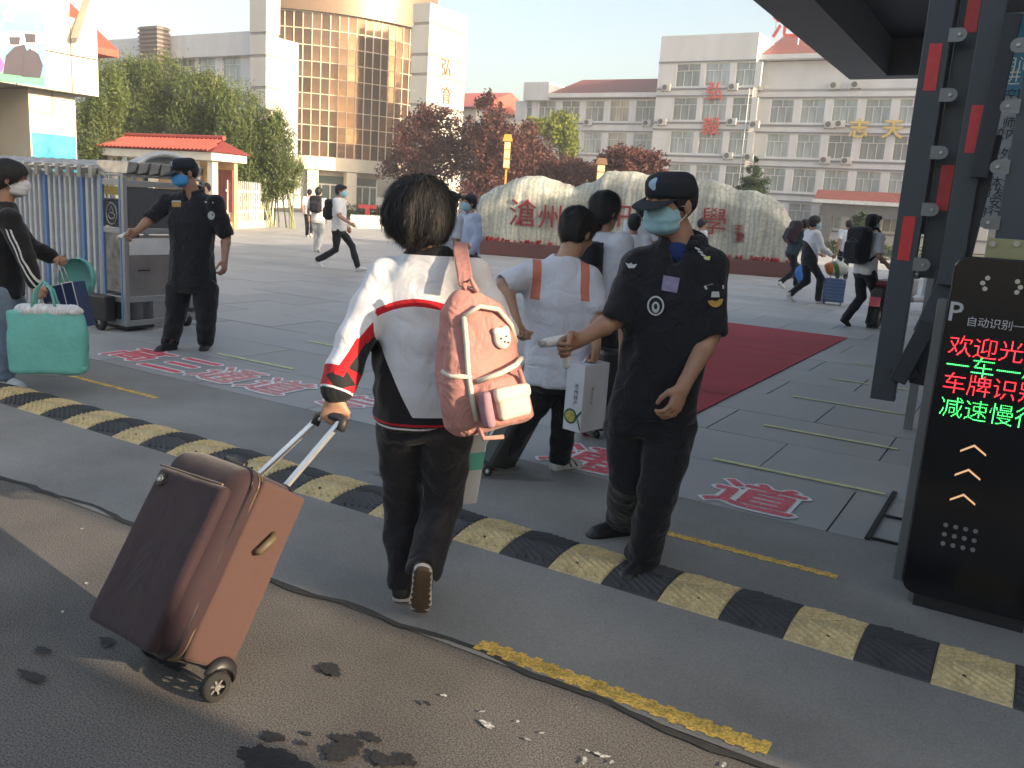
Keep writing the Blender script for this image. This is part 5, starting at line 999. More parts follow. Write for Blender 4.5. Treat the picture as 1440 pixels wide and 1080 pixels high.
HSE = mat('grey_steel_housing', (.20, .205, .21), .4, metal=.3, var=.08); q = MB(); q.box(sx0 + .025, PB + .052, 0, sx0 + SW - .02, PB + .22, zt0 - .03); q.build('rear_housing', HSE, sg, bevel=.012)
q = MB(); q.box(sx0 + .05, PB + .02, .0, sx0 + SW - .05, PB + .20, .10); q.build('plinth', BLKP, sg)
def onsign(px, py): return onP(px, py)
def em(n, c, s, dots=True):
    m = mat(n, (.01, .01, .01), .5, var=0, emit=(c, s)); 
    if dots:
        nt = m.node_tree; N = nt.nodes; L = nt.links; tc = N.new('ShaderNodeTexCoord'); sp_ = N.new('ShaderNodeSeparateXYZ'); L.new(tc.outputs['Object'], sp_.inputs[0]); prev = None
        for s_ in ('X', 'Z'):
            a_ = N.new('ShaderNodeMath'); a_.operation = 'MULTIPLY'; a_.inputs[1].default_value = 2 * math.pi / .0068; L.new(sp_.outputs[s_], a_.inputs[0]); c_ = N.new('ShaderNodeMath'); c_.operation = 'SINE'; L.new(a_.outputs[0], c_.inputs[0]); d_ = N.new('ShaderNodeMath'); d_.operation = 'MULTIPLY_ADD'; d_.inputs[1].default_value = .5; d_.inputs[2].default_value = .55; L.new(c_.outputs[0], d_.inputs[0])
            if prev is None: prev = d_.outputs[0]
            else: e_ = N.new('ShaderNodeMath'); e_.operation = 'MULTIPLY'; L.new(prev, e_.inputs[0]); L.new(d_.outputs[0], e_.inputs[1]); prev = e_.outputs[0]
        f_ = N.new('ShaderNodeMath'); f_.operation = 'MULTIPLY'; f_.inputs[1].default_value = s; L.new(prev, f_.inputs[0]); L.new(f_.outputs[0], N['Principled BSDF'].inputs['Emission Strength'])
    return m
LR, LG_ = em('red_led', (1, .03, .05), 3.4), em('green_led', (.02, 1, .20), 2.6); WT = em('white_print', (.5, .5, .55), .35, False)
def sline(s, px, py, size, m, nm, off=.0):
    a, b, z = onP(px, py)
    for k, ch in enumerate(s): lettering(nm, ch, size, m, sg, frame_mtx((a + size * .98 * k, PB - .004, z), (1, 0, 0), (0, 0, 1)), offset=off)
a1_, _, z1_ = onP(1345, 438); lettering('letter', 'P', .105, mat('white_print_flat', (.5, .5, .52), .5), sg, frame_mtx((a1_, PB - .004, z1_), (1, 0, 0), (0, 0, 1)), offset=.001)
sline('自动识别一体机', 1367, 452, .040, MATS['white_print_flat'], 'printed_character')
sline('欢迎光临', 1351, 486, .088, LR, 'led_character', -.0008); sline('一车一杆', 1347, 513, .088, LG_, 'led_character', -.0008); sline('车牌识别', 1342, 538, .088, LR, 'led_character', -.0008); sline('减速慢行', 1338, 572, .088, LG_, 'led_character', -.0008)
AR = em('amber_arrow', (1, .62, .38), .28, False)
for px, py in ((1370, 628), (1362, 662), (1355, 697)):
    a, _, z = onP(px, py); q = MB(); w, hh_, t_ = .045, .03, .008
    q.prism3([(a - w, PB - .003, z - hh_), (a, PB - .003, z + .0), (a + w, PB - .003, z - hh_), (a + w, PB - .003, z - hh_ + t_), (a, PB - .003, z + t_ * 1.1), (a - w, PB - .003, z - hh_ + t_)], (0, -.002, 0)); q.build('arrow', AR, sg)
DOTM = mat('grey_lens', (.22, .22, .22), .3)
def disc(a, z, r_, m, nm, par, b=PB, th=.004): q = MB(); q.prism3([(a + r_ * math.cos(t), b - th, z + r_ * math.sin(t)) for t in np.linspace(0, 6.2832, 11)[:-1]], (0, th * .8, 0)); q.build(nm, m, par)
for i in range(4):
    for j in range(3):
        a, _, z = onP(1330 + 14 * i - 2 * j, 738 + 13 * j + 3 * i); disc(a, z, .009, DOTM, 'speaker_hole', sg)
for px, py in ((1389, 391), (1382, 398), (1385, 406), (1431, 396), (1435, 404), (1430, 411)):
    a, _, z = onP(px, py); disc(a, z, .009, mat('warm_lens', (.55, .52, .42), .3), 'lens', sg)
# barrier with raised fence boom
bg = thing('barrier_gate', 'raised dark fence boom of upright bars with red reflectors above the display', 'barrier', (0, 0, 0), GA)
BAR = mat('dark_slate_bar', (.050, .062, .078), .42, var=.08, vs=1.5, spec=.5); REFL = mat('red_reflector', (.72, .035, .045), .35, var=.08, vs=30); TABM = mat('grey_zinc_plate', (.20, .21, .22), .4, metal=.4, var=.1); OLV = mat('olive_zinc_plate', (.36, .34, .19), .4, metal=.3, var=.15)
q = MB(); q.box(sx0 + .0, PB + .30, 0, sx0 + .34, PB + .62, 1.30); q.build('housing', HSE, bg, bevel=.02)
q = MB(); q.box(sx0 - .06, PB + .26, 0, sx0 - .02, PB + .34, 1.25); q.build('side_strip', TABM, bg, bevel=.005)
def vbar(px, py0, py1, wpx, b, dep=.05, nm='upright_bar', m=None):
    """upright bar whose left edge passes px at row py0, spanning rows py0 (top) to py1 (bottom)"""
    A_ = onB(px, py1, b); B_ = onB(px + wpx, py1, b); zt = A_[2] + 4.4; q = MB(); q.box(A_[0], b, A_[2], B_[0], b + dep, zt); return q.build(nm, m or BAR, bg, bevel=.004), A_[0], B_[0]
def refl(px0, px1, py0, py1, b, a0, a1):
    t_, u_ = onB(px0, py0, b), onB(px0, py1, b); q = MB(); w = a1 - a0; q.box(a0 + w * .26, b - .004, u_[2], a0 + w * .74, b - .0005, t_[2]); q.build('reflector', REFL, bg)
b1_ = 5.45 - .9
o, l1, r1 = vbar(1223, 0, 560, 35, b1_); refl(1293, 1313, 62, 128, b1_, l1, r1); refl(1257, 1277, 303, 365, b1_, l1, r1)
b2_ = b1_ + .10; o, l2, r2 = vbar(1290, 0, 390, 37, b2_); refl(1360, 1375, -40, 46, b2_, l2, r2); refl(1323, 1343, 232, 296, b2_, l2, r2)
b3_ = b1_ - .12; o, l3, r3 = vbar(1317, 0, 400, 34, b3_); refl(1361, 1380, 148, 215, b3_, l3, r3)
b4_ = PB + .28; o, l4, r4 = vbar(1398, 0, 338, 62, b4_, .06, 'boom_arm'); zq = onB(1420, 345, b4_)[2]
refl(1440, 1470, 35, 142, b4_, l4, r4)
q = MB(); aa = onB(1386, 350, b4_)[0]; q.box(aa, b4_ - .012, onB(1386, 362, b4_)[2] , r4 + .03, b4_ - .002, onB(1386, 334, b4_)[2]); pl = q.build('mount_plate', OLV, bg, bevel=.002)
def bolt3(a, b, z, par, r_=.012): q = MB(); q.prism3([(a + r_ * math.cos(t), b, z + r_ * math.sin(t)) for t in np.linspace(0, 6.2832, 9)[:-1]], (0, -.010, 0)); q.build('bolt', SIL, par)
for px in (1396, 1430): a, b, z = onB(px, 343, b4_); bolt3(a, b4_ - .012, z, pl)
def tabp(a_edge, z, b, sgn, w=.075, h_=.06):
    q = MB(); P_ = [(a_edge, b - .012, z - h_ / 2), (a_edge, b - .012, z + h_ / 2)]; P_ += [(a_edge + sgn * (w - h_ / 2 + h_ / 2 * math.sin(t)), b - .012, z + h_ / 2 * math.cos(t)) for t in np.linspace(0, math.pi, 8)]
    q.prism3(P_, (0, .008, 0)); t_ = q.build('link_tab', TABM, bg); bolt3(a_edge + sgn * (w * .6), b - .013, z, t_, .007)
for py in (50, 134, 215, 296, 375): tabp(r1 - .01, onB(1330, py, b1_)[2], b1_, 1)
for py in (65, 150, 235, 314): tabp(l4 + .01, onB(1410, py, b4_)[2], b4_ , -1, .07, .055)
def diag(pa, pb, wpx, b, nm='link_bar', m=None):
    A_, B_ = onB(*pa, b), onB(*pb, b); P0, P1 = np.array((A_[0], b, A_[2])), np.array((B_[0], b, B_[2])); d = nrm(P1 - P0); n_ = np.cross(d, (0, 1, 0)); w = wpx / FPX * 4.2 / 2
    q = MB(); q.obox((P0 + P1) / 2, (P1 - P0) / 2, n_ * w, (0, .02, 0)); return q.build(nm, m or BAR, bg, bevel=.003)
DK = mat('dark_inner_bar', (.03, .036, .045), .5)
diag((1305, 330), (1352, 60), 26, b2_ + .09, m=DK); diag((1352, 60), (1375, -120), 26, b2_ + .09, m=DK); diag((1342, 385), (1300, 470), 30, b1_ - .05); diag((1306, 455), (1262, 536), 22, b1_ - .08, m=DK); diag((1255, 530), (1290, 520), 20, b1_ - .03, m=DK)
diag((1375, 250), (1425, 20), 20, b3_ - .06, m=DK); diag((1345, 400), (1398, 190), 20, b3_ + .06, m=DK); diag((1290, 540), (1330, 380), 22, b1_ + .02, m=DK)
# notice board behind the barrier
nbp = thing('notice_board', 'blue and white health notice board half hidden behind the barrier bars', 'notice board', (0, 0, 0), GA)
bN = 7.2; nA, nZ0, nZ1 = onB(1318, 200, bN)[0], onB(1360, 318, bN)[2], onB(1380, 20, bN)[2]
q = MB(); q.box(nA, bN, nZ0, nA + 1.5, bN + .05, nZ1); q.build('board', mat('pale_lilac_board', (.36, .40, .47), .5, var=.05), nbp); zb_ = onB(1400, 135, bN)[2]
q = MB(); q.box(nA + .01, bN - .006, zb_, nA + 1.49, bN - .001, nZ1 - .01); q.build('blue_header', mat('blue_header', (.05, .26, .42), .5, var=.3, vs=1.5), nbp)
for q_ in (.1, 1.4): m_ = MB(); m_.box(nA + q_ - .03, bN + .06, 0, nA + q_ + .03, bN + .12, nZ1); m_.build('post', HSE, nbp)
INK = mat('black_print', (.02, .02, .03), .6)
for ch, px, py, m_, s_ in [('期间', 1418, 92, WHT, .12), ('进校', 1425, 108, WHT, .12), ('防控期', 1408, 133, INK, .085), ('师生', 1418, 173, INK, .085), ('校内人', 1412, 188, INK, .085), ('校外人', 1405, 216, INK, .085), ('体温', 1398, 256, INK, .085), ('对发热', 1394, 270, INK, .085), ('安全', 1398, 284, INK, .085), ('进行隔', 1388, 298, INK, .085)]:
    a, _, z = onB(px, py, bN); lettering('printed_character', ch, s_, m_, nbp, frame_mtx((a + .05, bN - .009, z), (1, 0, 0), (0, 0, 1)))
# lamps and small street furniture
def lamp(label, P, h, col, hw):
    t = thing('garden_lamp', label, 'lamp', tuple(P)); q = MB(); q.box(-hw * .35, -hw * .35, 0, hw * .35, hw * .35, h - 1.2); q.build('post', col, t, bevel=.01); q = MB(); q.box(-hw, -hw, h - 1.2, hw, hw, h - .15); q.build('lantern', mat('warm_lantern_glass', (.75, .62, .35), .4), t)
    q = MB(); q.prism3([(-hw * 1.7, -hw * 1.5, h - .15), (hw * 1.7, -hw * 1.5, h - .15), (hw * 1.1, -hw * 1.5, h + .12), (-hw * 1.1, -hw * 1.5, h + .12)], (0, hw * 3, 0)); q.build('cap', col, t)
    for z in (h - 1.2, h - .85, h - .5): q = MB(); q.box(-hw - .01, -hw - .02, z, hw + .01, hw + .02, z + .04); q.build('lattice_bar', col, t)
GOLD = mat('golden_paint', (.55, .33, .06), .45, var=.1); 
P = base_under(708, 36); lamp('golden garden lamp with an angled head before the purple trees', P, at(708, 193, 36)[2], GOLD, .12)
P = base_under(840, 40); lamp('lattice lantern post behind the middle of the stone', P, at(840, 226, 40)[2], mat('brown_lattice', (.22, .12, .07), .5), .16)
P = G(516, 318); t = thing('red_sculpture', 'small red character sculpture on the flower bed by the low picket fence', 'sculpture', tuple(P)); s = (P[1]) / FPX
q = MB(); w = 12 * s; q.box(-w, -.1, 24 * s, w, .1, 29 * s); q.box(-.1, -.1, .2, .1, .1, 24 * s); q.box(-w, -.1, 12 * s, w, .1, 15 * s); q.box(-w, -.1, 0, -w + .2, .1, 12 * s); q.box(w - .2, -.1, 2 * s, w, .1, 12 * s); q.build('red_figure', RC, t)
q = MB(); q.box(-w - .2, -.2, 0, w + .2, .2, .2); q.build('base', GW, t)
P = G(700, 300); 
# ------------------------------------------------------------------ people near the camera, joints placed from the photograph's bearings and distances
NAVY = cloth('guard_black_cloth', (0.011, 0.012, 0.017), wr=.7); NAVYT = cloth('guard_black_trousers', (0.010, 0.011, 0.015), wr=.8, fs=9)
MASK = mat('blue_surgical_mask', (.30, .56, .66), .85, var=.10, vs=30, bump=.3, bs=120); MASK2 = mat('bright_blue_mask', (.05, .32, .72), .75, var=.05); WTEE = cloth('white_tshirt_cloth', (.62, .64, .70), wr=.5)
def jset(face, H, base, **k):
    f = rad(face); F = np.array((math.cos(f), math.sin(f), 0)); J = dict(F=F, S=np.array((-F[1], F[0], 0)), H=H, base=np.array(base, float), curl=dict(L=(25, 35, 25), R=(25, 35, 25))); J.update(k)
    J['up'] = nrm(J['neck'] - J['pel'])
    for q in 'LR': J.setdefault('hd' + q, nrm(J['wr' + q] - J['el' + q])); J.setdefault('toe' + q, F)
    return J
def gz(px, py, z): p = G(px, py).copy(); p[2] = z; return p
# --- foreground student pulling the suitcase
WH = (.70, .71, .74); RED = (.50, .012, .02); BLK_ = (.012, .012, .016)
J = jset(86, 1.60, G(580, 850), head=at(592, 300, 3.06), neck=at(602, 350, 3.03), pel=at(594, 570, 3.02), HF=nrm((.03, 1, -.10)),
         shL=at(548, 388, 3.03), shR=at(662, 386, 3.02), elL=at(498, 480, 2.93), elR=at(706, 470, 2.98), wrL=at(472, 558, 2.84), wrR=at(676, 545, 3.20),
         hipL=at(567, 592, 3.05), hipR=at(630, 592, 3.02), kneL=at(568, 700, 3.16), kneR=at(622, 705, 3.10), ankL=at(566, 812, 3.13), ankR=at(597, 796, 2.98),
         toeL=nrm((-.05, 1, 0)), toeR=nrm((-.05, .28, -.96)), upR=nrm((0, .96, .28)), hdL=nrm(at(465, 585, 2.83) - at(472, 558, 2.84)), pnL=nrm((.5, .85, -.1)), thL=nrm((.9, -.2, -.1)), curl=dict(L=(75, 85, 45), R=(40, 50, 30)))
Js = J
def stu_layers(J):
    def basis(V): d = V - J['pel']; U = J['up']; S = nrm(J['shR'] - J['shL']); return d @ S, d @ U, d @ np.cross(S, U)
    T = np.linalg.norm(J['neck'] - J['pel'])
    def arm(V):
        out = np.full(len(V), 9.0); tt = np.zeros(len(V)); a, e, w = J['shL'], J['elL'], J['wrL']; lat = np.zeros(len(V))
        for p, q, o in ((a, e, 0), (e, w, 1)):
            d = q - p; t = np.clip(((V - p) @ d) / (d @ d), 0, 1.15 if o else 1); r_ = np.linalg.norm(V - p - t[:, None] * d, axis=1); m = r_ < out; out = np.where(m, r_, out); tt = np.where(m, t + o, tt)
            side = nrm(np.cross(d, (0, 1, 0))); side = side if side[0] > 0 else -side; lat = np.where(m, (V - p - t[:, None] * d) @ side, lat)
        return out, tt, lat
    def on_arm(V): u, h, _ = basis(V); o, t, l = arm(V); return (o < .12) & (t > .42) & (u < -.135 + .0 * h), t, l
    def red(V):
        u, h, dd = basis(V); back = np.abs(h - (.66 * T + .09 * (u) + .05 * np.cos(u * 9) - .04)) - .013; back = np.where((u > -.13) & (u < .19), back, 9.0); hemr = np.abs(h - (-.048)) - .0045
        o = np.minimum(back, hemr); a, t, l = on_arm(V); st = np.abs(l - (.055 - .05 * (t - .5))) - .016; dia = (np.abs(l - .004) / .052 + np.abs(t - 1.74) / .20 - 1) * .03; cuff = np.maximum(np.maximum((1.54 - t) * .2, (t - 1.90) * .2), -dia); o2 = np.minimum(np.where(t < 1.7, st, 9), cuff); o2 = np.maximum(o2, (t - 1.90) * .2); return np.where(a, o2, np.where(u < -.23, 9, o))
    def black(V):
        u, h, dd = basis(V); top = .50 * T; edge = -.155 + (top - h) * .47; side = np.maximum(h - top, u - edge); o = np.where(u < .05, side, 9); sr = np.maximum(h - top, .165 - u); o = np.minimum(o, sr); col = .965 * T - h; o = np.minimum(o, col); o = np.minimum(o, h + .018)
        a, t, l = on_arm(V); o2 = np.minimum(np.where(t < 1.56, .068 - .05 * (t - .5) - l, 9), (1.55 - t) * .2); return np.where(a, o2, np.where(u < -.23, 9, o))
    def white(V):
        u, h, dd = basis(V); o = np.abs(h - (-.061)) - .004; a, t, l = on_arm(V); return np.where(a, (np.abs(t - 1.90) - .018) * .2, np.where(u < -.23, 9, o))
    return dict(blk=black, red=red, wht=white)
JK = cloth('white_school_jacket', WH, layers=(('blk', BLK_), ('red', RED), ('wht', (.7, .7, .7))), wr=.5, fs=7, rough=.7)
SHB = mat('black_trainer_white_sole', (.012, .012, .014), .6, var=.2, bump=.2, bs=120, layers=(('sole', (.55, .53, .50)), ('tread', (.075, .05, .03))))
person('student seen from behind in white, red and black jacket, pulling the brown suitcase', J, 'jacket', JK, cloth('navy_track_trousers', (.014, .014, .020), wr=.8, fs=8, rough=.6), SHB, hair='bob', h=.0075, bulk=.93, loose=1.02, toplayers=stu_layers(J), seed=3, hem=.0, legr=1.06, hs=1.06, handh=.005, topname='school_jacket', skin=SKIN, wrinkle=1.3)
# --- front guard
J = jset(-112, 1.74, G(885, 780), head=at(943, 288, 3.52), neck=at(961, 336, 3.55), pel=at(917, 572, 3.52), HF=nrm((-.76, -.64, -.14)),
         shR=at(896, 374, 3.58), shL=at(1001, 373, 3.46), elR=at(864, 450, 3.50), elL=at(1000, 470, 3.42), wrR=at(815, 478, 3.44), wrL=at(960, 545, 3.33),
         hipR=at(888, 590, 3.56), hipL=at(945, 590, 3.48), kneR=at(884, 672, 3.54), kneL=at(924, 690, 3.42), ankR=gz(872, 752, .085), ankL=gz(903, 806, .085), toeR=nrm((-.93, -.36, 0)), toeL=nrm((-.62, -.78, 0)),
         hdR=nrm(at(785, 488, 3.40) - at(815, 478, 3.44)), thR=nrm((-.1, -.35, .9)), pnR=nrm((.2, -.9, -.35)), hdL=nrm(at(942, 590, 3.28) - at(960, 545, 3.33)), thL=nrm((-.7, -.6, .1)), pnL=nrm((.5, .8, -.2)), curl=dict(R=(60, 75, 40), L=(28, 42, 28)))
Jg = J; CAPM = mat('navy_cap_cloth', (.010, .014, .022), .85, var=.1, bump=.3, bs=300, layers=(('badge', (.32, .48, .62)),))
person('masked guard in black uniform and cap pointing a thermometer beside the speed bump', J, 'polo', NAVY, NAVYT, None, hair='buzz', h=.0075, mask=MASK, cap=CAPM, hs=.99, bulk=1.0, loose=1.10, eyes=True, topname='uniform_shirt', seed=11, skin=SKIN_D, handh=.005, hem=-.01, sleeve=.54, wrinkle=1.3, trname='uniform_trousers')
# --- left guard
J = jset(-100, 1.76, G(266, 492), head=at(260, 243, 7.98), neck=at(272, 268, 8.02), pel=at(270, 392, 8.02), HF=nrm((-.72, -.68, -.18)),
         shR=at(236, 284, 8.08), shL=at(303, 286, 7.95), elR=at(211, 309, 7.95), elL=at(318, 332, 7.98), wrR=at(191, 326, 7.80), wrL=at(316, 366, 7.88),
         hipR=at(251, 402, 8.05), hipL=at(289, 402, 8.0), kneR=at(247, 446, 8.0), kneL=at(290, 446, 7.95), ankR=gz(240, 492, .085), ankL=gz(289, 490, .085), toeR=nrm((-.4, -.9, 0)), toeL=nrm((.2, -.98, 0)),
         hdR=nrm(at(179, 333, 7.75) - at(191, 326, 7.80)), thR=nrm((-.2, -.4, .8)), pnR=nrm((.2, -.8, -.4)), curl=dict(R=(55, 70, 40), L=(30, 45, 30)))
Jl = J
person('stout security guard in black uniform and bright blue mask beside the folding gate', J, 'polo', NAVY, NAVYT, None, hair='buzz', h=.011, mask=MASK2, cap=CAPM, bulk=1.16, loose=1.20, eyes=True, topname='uniform_shirt', seed=21, skin=SKIN_D, hem=-.01, handh=.007, sleeve=.54, trname='uniform_trousers')
# --- boy with the box
SHW = mat('white_red_trainer', (.60, .60, .60), .5, var=.05, layers=(('accent', (.02, .02, .025)), ('sole', (.62, .60, .60)), ('tread', (.35, .03, .04))))
J = jset(62, 1.62, G(745, 662), head=at(813, 327, 4.90), neck=at(795, 362, 4.78), pel=at(788, 520, 4.75), HF=nrm((.62, .70, -.38)), HU=nrm((.15, .1, 1)),
         shL=at(748, 384, 4.74), shR=at(826, 388, 4.76), elL=at(709, 400, 4.66), elR=at(838, 440, 4.72), wrL=at(727, 456, 4.55), wrR=at(838, 486, 4.60),
         hipL=at(766, 534, 4.75), hipR=at(806, 534, 4.75), kneL=at(738, 592, 4.80), kneR=at(793, 596, 4.86), ankL=at(700, 641, 4.88), ankR=gz(786, 660, .08), toeL=nrm((.65, .55, -.5)), toeR=nrm((.85, .52, 0)), hdR=nrm((0, 0, -1)), curl=dict(R=(70, 85, 50), L=(70, 80, 50)))
Jb = J; STRAP = lambda V, J=J: np.minimum(*[np.abs((V - J[s_]) @ nrm(J['shR'] - J['shL']) - o_ * (1 - 3 * np.clip(.46 - (V - J['pel']) @ J['up'], 0, 1))) - .024 + 9.0 * (((V - J['pel']) @ J['up']) < .385) for s_, o_ in (('shL', .022), ('shR', -.022))])
person('boy in a white T-shirt with pink orange shoulder straps bending forward with a white box', J, 'tee', cloth('white_tshirt_orange_straps', (.62, .64, .72), layers=(('strap', (.62, .20, .13)),), wr=.7, fs=8), None, SHW, hair='short', h=.009, bulk=1.18, loose=1.05, toplayers=dict(strap=STRAP), seed=31, hem=.02, hs=1.05, handh=.007)
# --- woman at the left edge
J = jset(12, 1.62, G(30, 540), head=at(16, 252, 6.25), neck=at(6, 285, 6.25), pel=at(6, 396, 6.25), HF=nrm((.90, .30, -.16)),
         shR=at(14, 308, 6.08), shL=at(2, 302, 6.42), elR=at(36, 364, 6.02), elL=at(42, 345, 6.60), wrR=at(50, 402, 6.02), wrL=at(78, 364, 6.55),
         hipR=at(4, 410, 6.15), hipL=at(12, 410, 6.35), kneR=at(10, 468, 6.15), kneL=at(36, 462, 6.45), ankR=gz(8, 543, .08), ankL=gz(60, 527, .08), toeR=nrm((.95, -.2, 0)), toeL=nrm((.98, .1, 0)), curl=dict(R=(80, 85, 50), L=(80, 85, 50)))
Jw = J; STR = lambda V, J=J: np.abs(np.abs((V - J['shR']) @ nrm(np.cross(J['elR'] - J['shR'], (0, 1, 0))) - .0) - .014) - .006 + 9.0 * (((V - J['shR']) @ np.array((0, -1.0, 0))) < -.02) + 9.0 * (((V - J['shR'])[:, 2]) > -.06)
person('woman at the left edge in black striped jacket and jeans, carrying shopping bags', J, 'jacket', cloth('black_track_jacket', (.008, .008, .009), layers=(('str', (.6, .6, .6)),)), cloth('blue_jeans', (.14, .19, .26), wr=.7), mat('white_trainer', (.6, .6, .6), .5, var=.05), hair='full', h=.010, mask=mat('white_mask', (.6, .62, .66), .8), bulk=.98, toplayers=dict(str=STR), seed=41, hem=.03, trname='jeans', handh=.008, loose=1.05)
# ------------------------------------------------------------------ people further back
def gxy(px, Y): p = at(px, 300, Y); return p[0], p[1]
WSH = cloth('white_shirt_far', (.66, .67, .70), wr=.3); WTR = cloth('white_trousers', (.55, .55, .54), wr=.4); PBL = cloth('pale_blue_jacket', (.42, .50, .66), wr=.4); WTN = MATS['white_trainer']
def far(label, px, Y, H, face, h=.02, **k):
    pk = {q: k.pop(q) for q in ('stride', 'lead', 'lean', 'la', 'ra', 'hturn', 'hdrop', 'wide') if q in k}; x, y = gxy(px, Y); J = pose(x, y, face, H, **pk); return person(label, J, h=h, **k)
R_ = {}
R_['w'] = far('masked student in white T-shirt striding right across the plaza, black bag on the back', 477, 17.7, 1.77, -6, .016, topm=WSH, shm=WTN, stride=.78, lead=1, mask=MASK, seed=51, la=(.10, .05, .02), ra=(.32, .06, .12), hturn=0, loose=.9)
R_['k'] = far('student in white clothes with a black backpack walking away on the far plaza', 447, 22.8, 1.66, 85, .02, topm=WSH, trm=WTR, shm=WTN, stride=.2, seed=52)
R_['j'] = far('distant student in white top and black trousers walking beside the bamboo', 435, 30, 1.62, 100, .024, topm=WSH, shm=WTN, stride=.2, seed=53)
R_['s2'] = far('student in white T-shirt with a dark strap just beyond the boy with the box', 848, 5.9, 1.66, 50, .010, topm=WTEE, shm=SHW, stride=.25, seed=54, hdrop=.1, ra=(.12, .06, .0), hturn=-8, hair='full', bulk=1.05)
R_['p1'] = far('student in white T-shirt with dark strap partly hidden by the foreground hair', 632, 10.2, 1.62, 40, .014, topm=WTEE, shm=WTN, seed=55, ra=(.10, .03, .03), hturn=15)
R_['p2'] = far('masked student in pale blue jacket standing behind the shoulder of the jacket student', 661, 12.4, 1.62, 215, .014, top='jacket', topm=PBL, shm=WTN, mask=MASK, seed=56, la=(.10, .05, .0))
R_['p3'] = far('short student in white hooded top right behind the guard arm', 893, 10.6, 1.50, 80, .014, top='jacket', topm=WSH, shm=WTN, seed=57, bulk=1.05)
R_['p4'] = far('dark haired student ahead of the white hooded one, mostly hidden by the guard', 902, 13.0, 1.66, 95, .018, topm=WSH, shm=WTN, seed=58)
R_['p5'] = far('student in white long sleeves walking right in front of the carved stone', 988, 19.2, 1.50, 20, .018, top='long', topm=WSH, shm=WTN, stride=.3, seed=59)
R_['g'] = far('person in grey standing beyond the left guard shoulder', 291, 20.0, 1.56, 250, .022, topm=PBL, seed=60)
R_['r1'] = far('woman in white jacket and mask pushing the blue suitcase', 1146, 17.2, 1.72, 8, .014, top='jacket', topm=cloth('white_black_jacket_far', (.66, .67, .72), layers=(('lo', (.012, .012, .016)),), wr=.3), toplayers=dict(lo=lambda V: (V[:, 2] - 1.02) * .6 + (V[:, 0] - at(1146, 300, 17.2)[0]) * .8), shm=WTN, hair='full', mask=MASK, stride=.5, lead=-1, la=(.30, .03, .13), ra=(.34, .03, .13), seed=61)
R_['r2'] = far('student bent under a big dark backpack left of the woman with the blue suitcase', 1121, 20.6, 1.66, 10, .016, top='jacket', topm=cloth('dark_green_jacket', (.02, .05, .055)), shm=WTN, stride=.45, lean=.18, hair='full', seed=62)
R_['r3'] = far('person in plain white T-shirt and black trousers walking away near the school entrance', 1196, 25.0, 1.72, 80, .02, topm=WSH, stride=.25, seed=63)
R_['r4'] = far('tall student with a large black backpack standing by the electric scooter', 1228, 13.5, 1.76, 25, .012, topm=WSH, stride=.35, lead=-1, mask=MASK, seed=64, ra=(.20, .04, .12), la=(.22, .04, .10), hturn=8)
# ------------------------------------------------------------------ things carried and pulled
def backpack(label, J_root_pos, c, F, U, s, m, h=.012, group=None, straps=True, trim=None, w=.16, d=.09, ht=.23):
    S = nrm(np.cross(F, U)); t = thing('backpack', label, 'backpack', tuple(c), group=group); v = Vol(c - .42 * s, c + .42 * s, h)
    v.box(c, (w * s, d * s, ht * s), (S, F, U), .07 * s); v.box(c - F * d * .95 * s - U * .07 * s, (w * .78 * s, .045 * s, ht * .5 * s), (S, F, U), .035 * s, k=.015); v.noise(.006, 18, 3); v.obj('bag', m, t, c)
    q = MB(); 
    for k in (-1, 1):
        P_ = [c + S * k * .085 * s + U * ht * .85 * s + F * d * .7 * s, c + S * k * .10 * s + U * (ht - .01) * s + F * (d + .08) * s, c + S * k * .12 * s + U * .10 * s + F * (d + .20) * s, c + S * k * .15 * s - U * .08 * s + F * (d + .10) * s, c + S * k * .13 * s - U * ht * .8 * s + F * d * s]
        P_ = [p - c for p in P_]; q.tube(P_, [.02 * s] * 5, 6)
    if straps: q.build('strap', m, t, smooth=True)
    q = MB(); q.tube([-F * (d + .008) * s + S * w * .8 * s + U * .02 * s - c * 0, -F * (d + .012) * s + U * .09 * s, -F * (d + .008) * s - S * w * .8 * s + U * .02 * s], .004, 5); q.build('zip', trim or mat('grey_zip', (.12, .12, .13), .5), t)
    return t
BBK = cloth('black_backpack_cloth', (.012, .013, .018), wr=.5)
def bp_for(key, label, off=.19, s=1.0, m=None, h=.016, dz=-.12, **k):
    J = R_[key]; c = J['neck'] + J['up'] * dz * 1.3 - J['Dp'] * off; return backpack(label, None, c, J['Dp'], J['up'], s, m or BBK, h, **k)
bp_for('w', 'black backpack slung low on the striding masked student', off=.20, s=.9, dz=-.17); bp_for('k', 'black backpack on the student in white clothes on the far plaza', s=.95, h=.02)
bp_for('s2', 'dark navy backpack on the student beyond the boy with the box', off=.17, s=.8, h=.012, dz=-.18); bp_for('p1', 'dark backpack on the student half hidden by the foreground hair', s=.8); bp_for('r2', 'bulging dark backpack on the bent student', s=1.2, dz=-.08, m=cloth('dark_plum_backpack', (.030, .016, .022)))
bp_for('r4', 'large black backpack on the tall student by the scooter', off=.21, s=1.22, h=.012, dz=-.15)
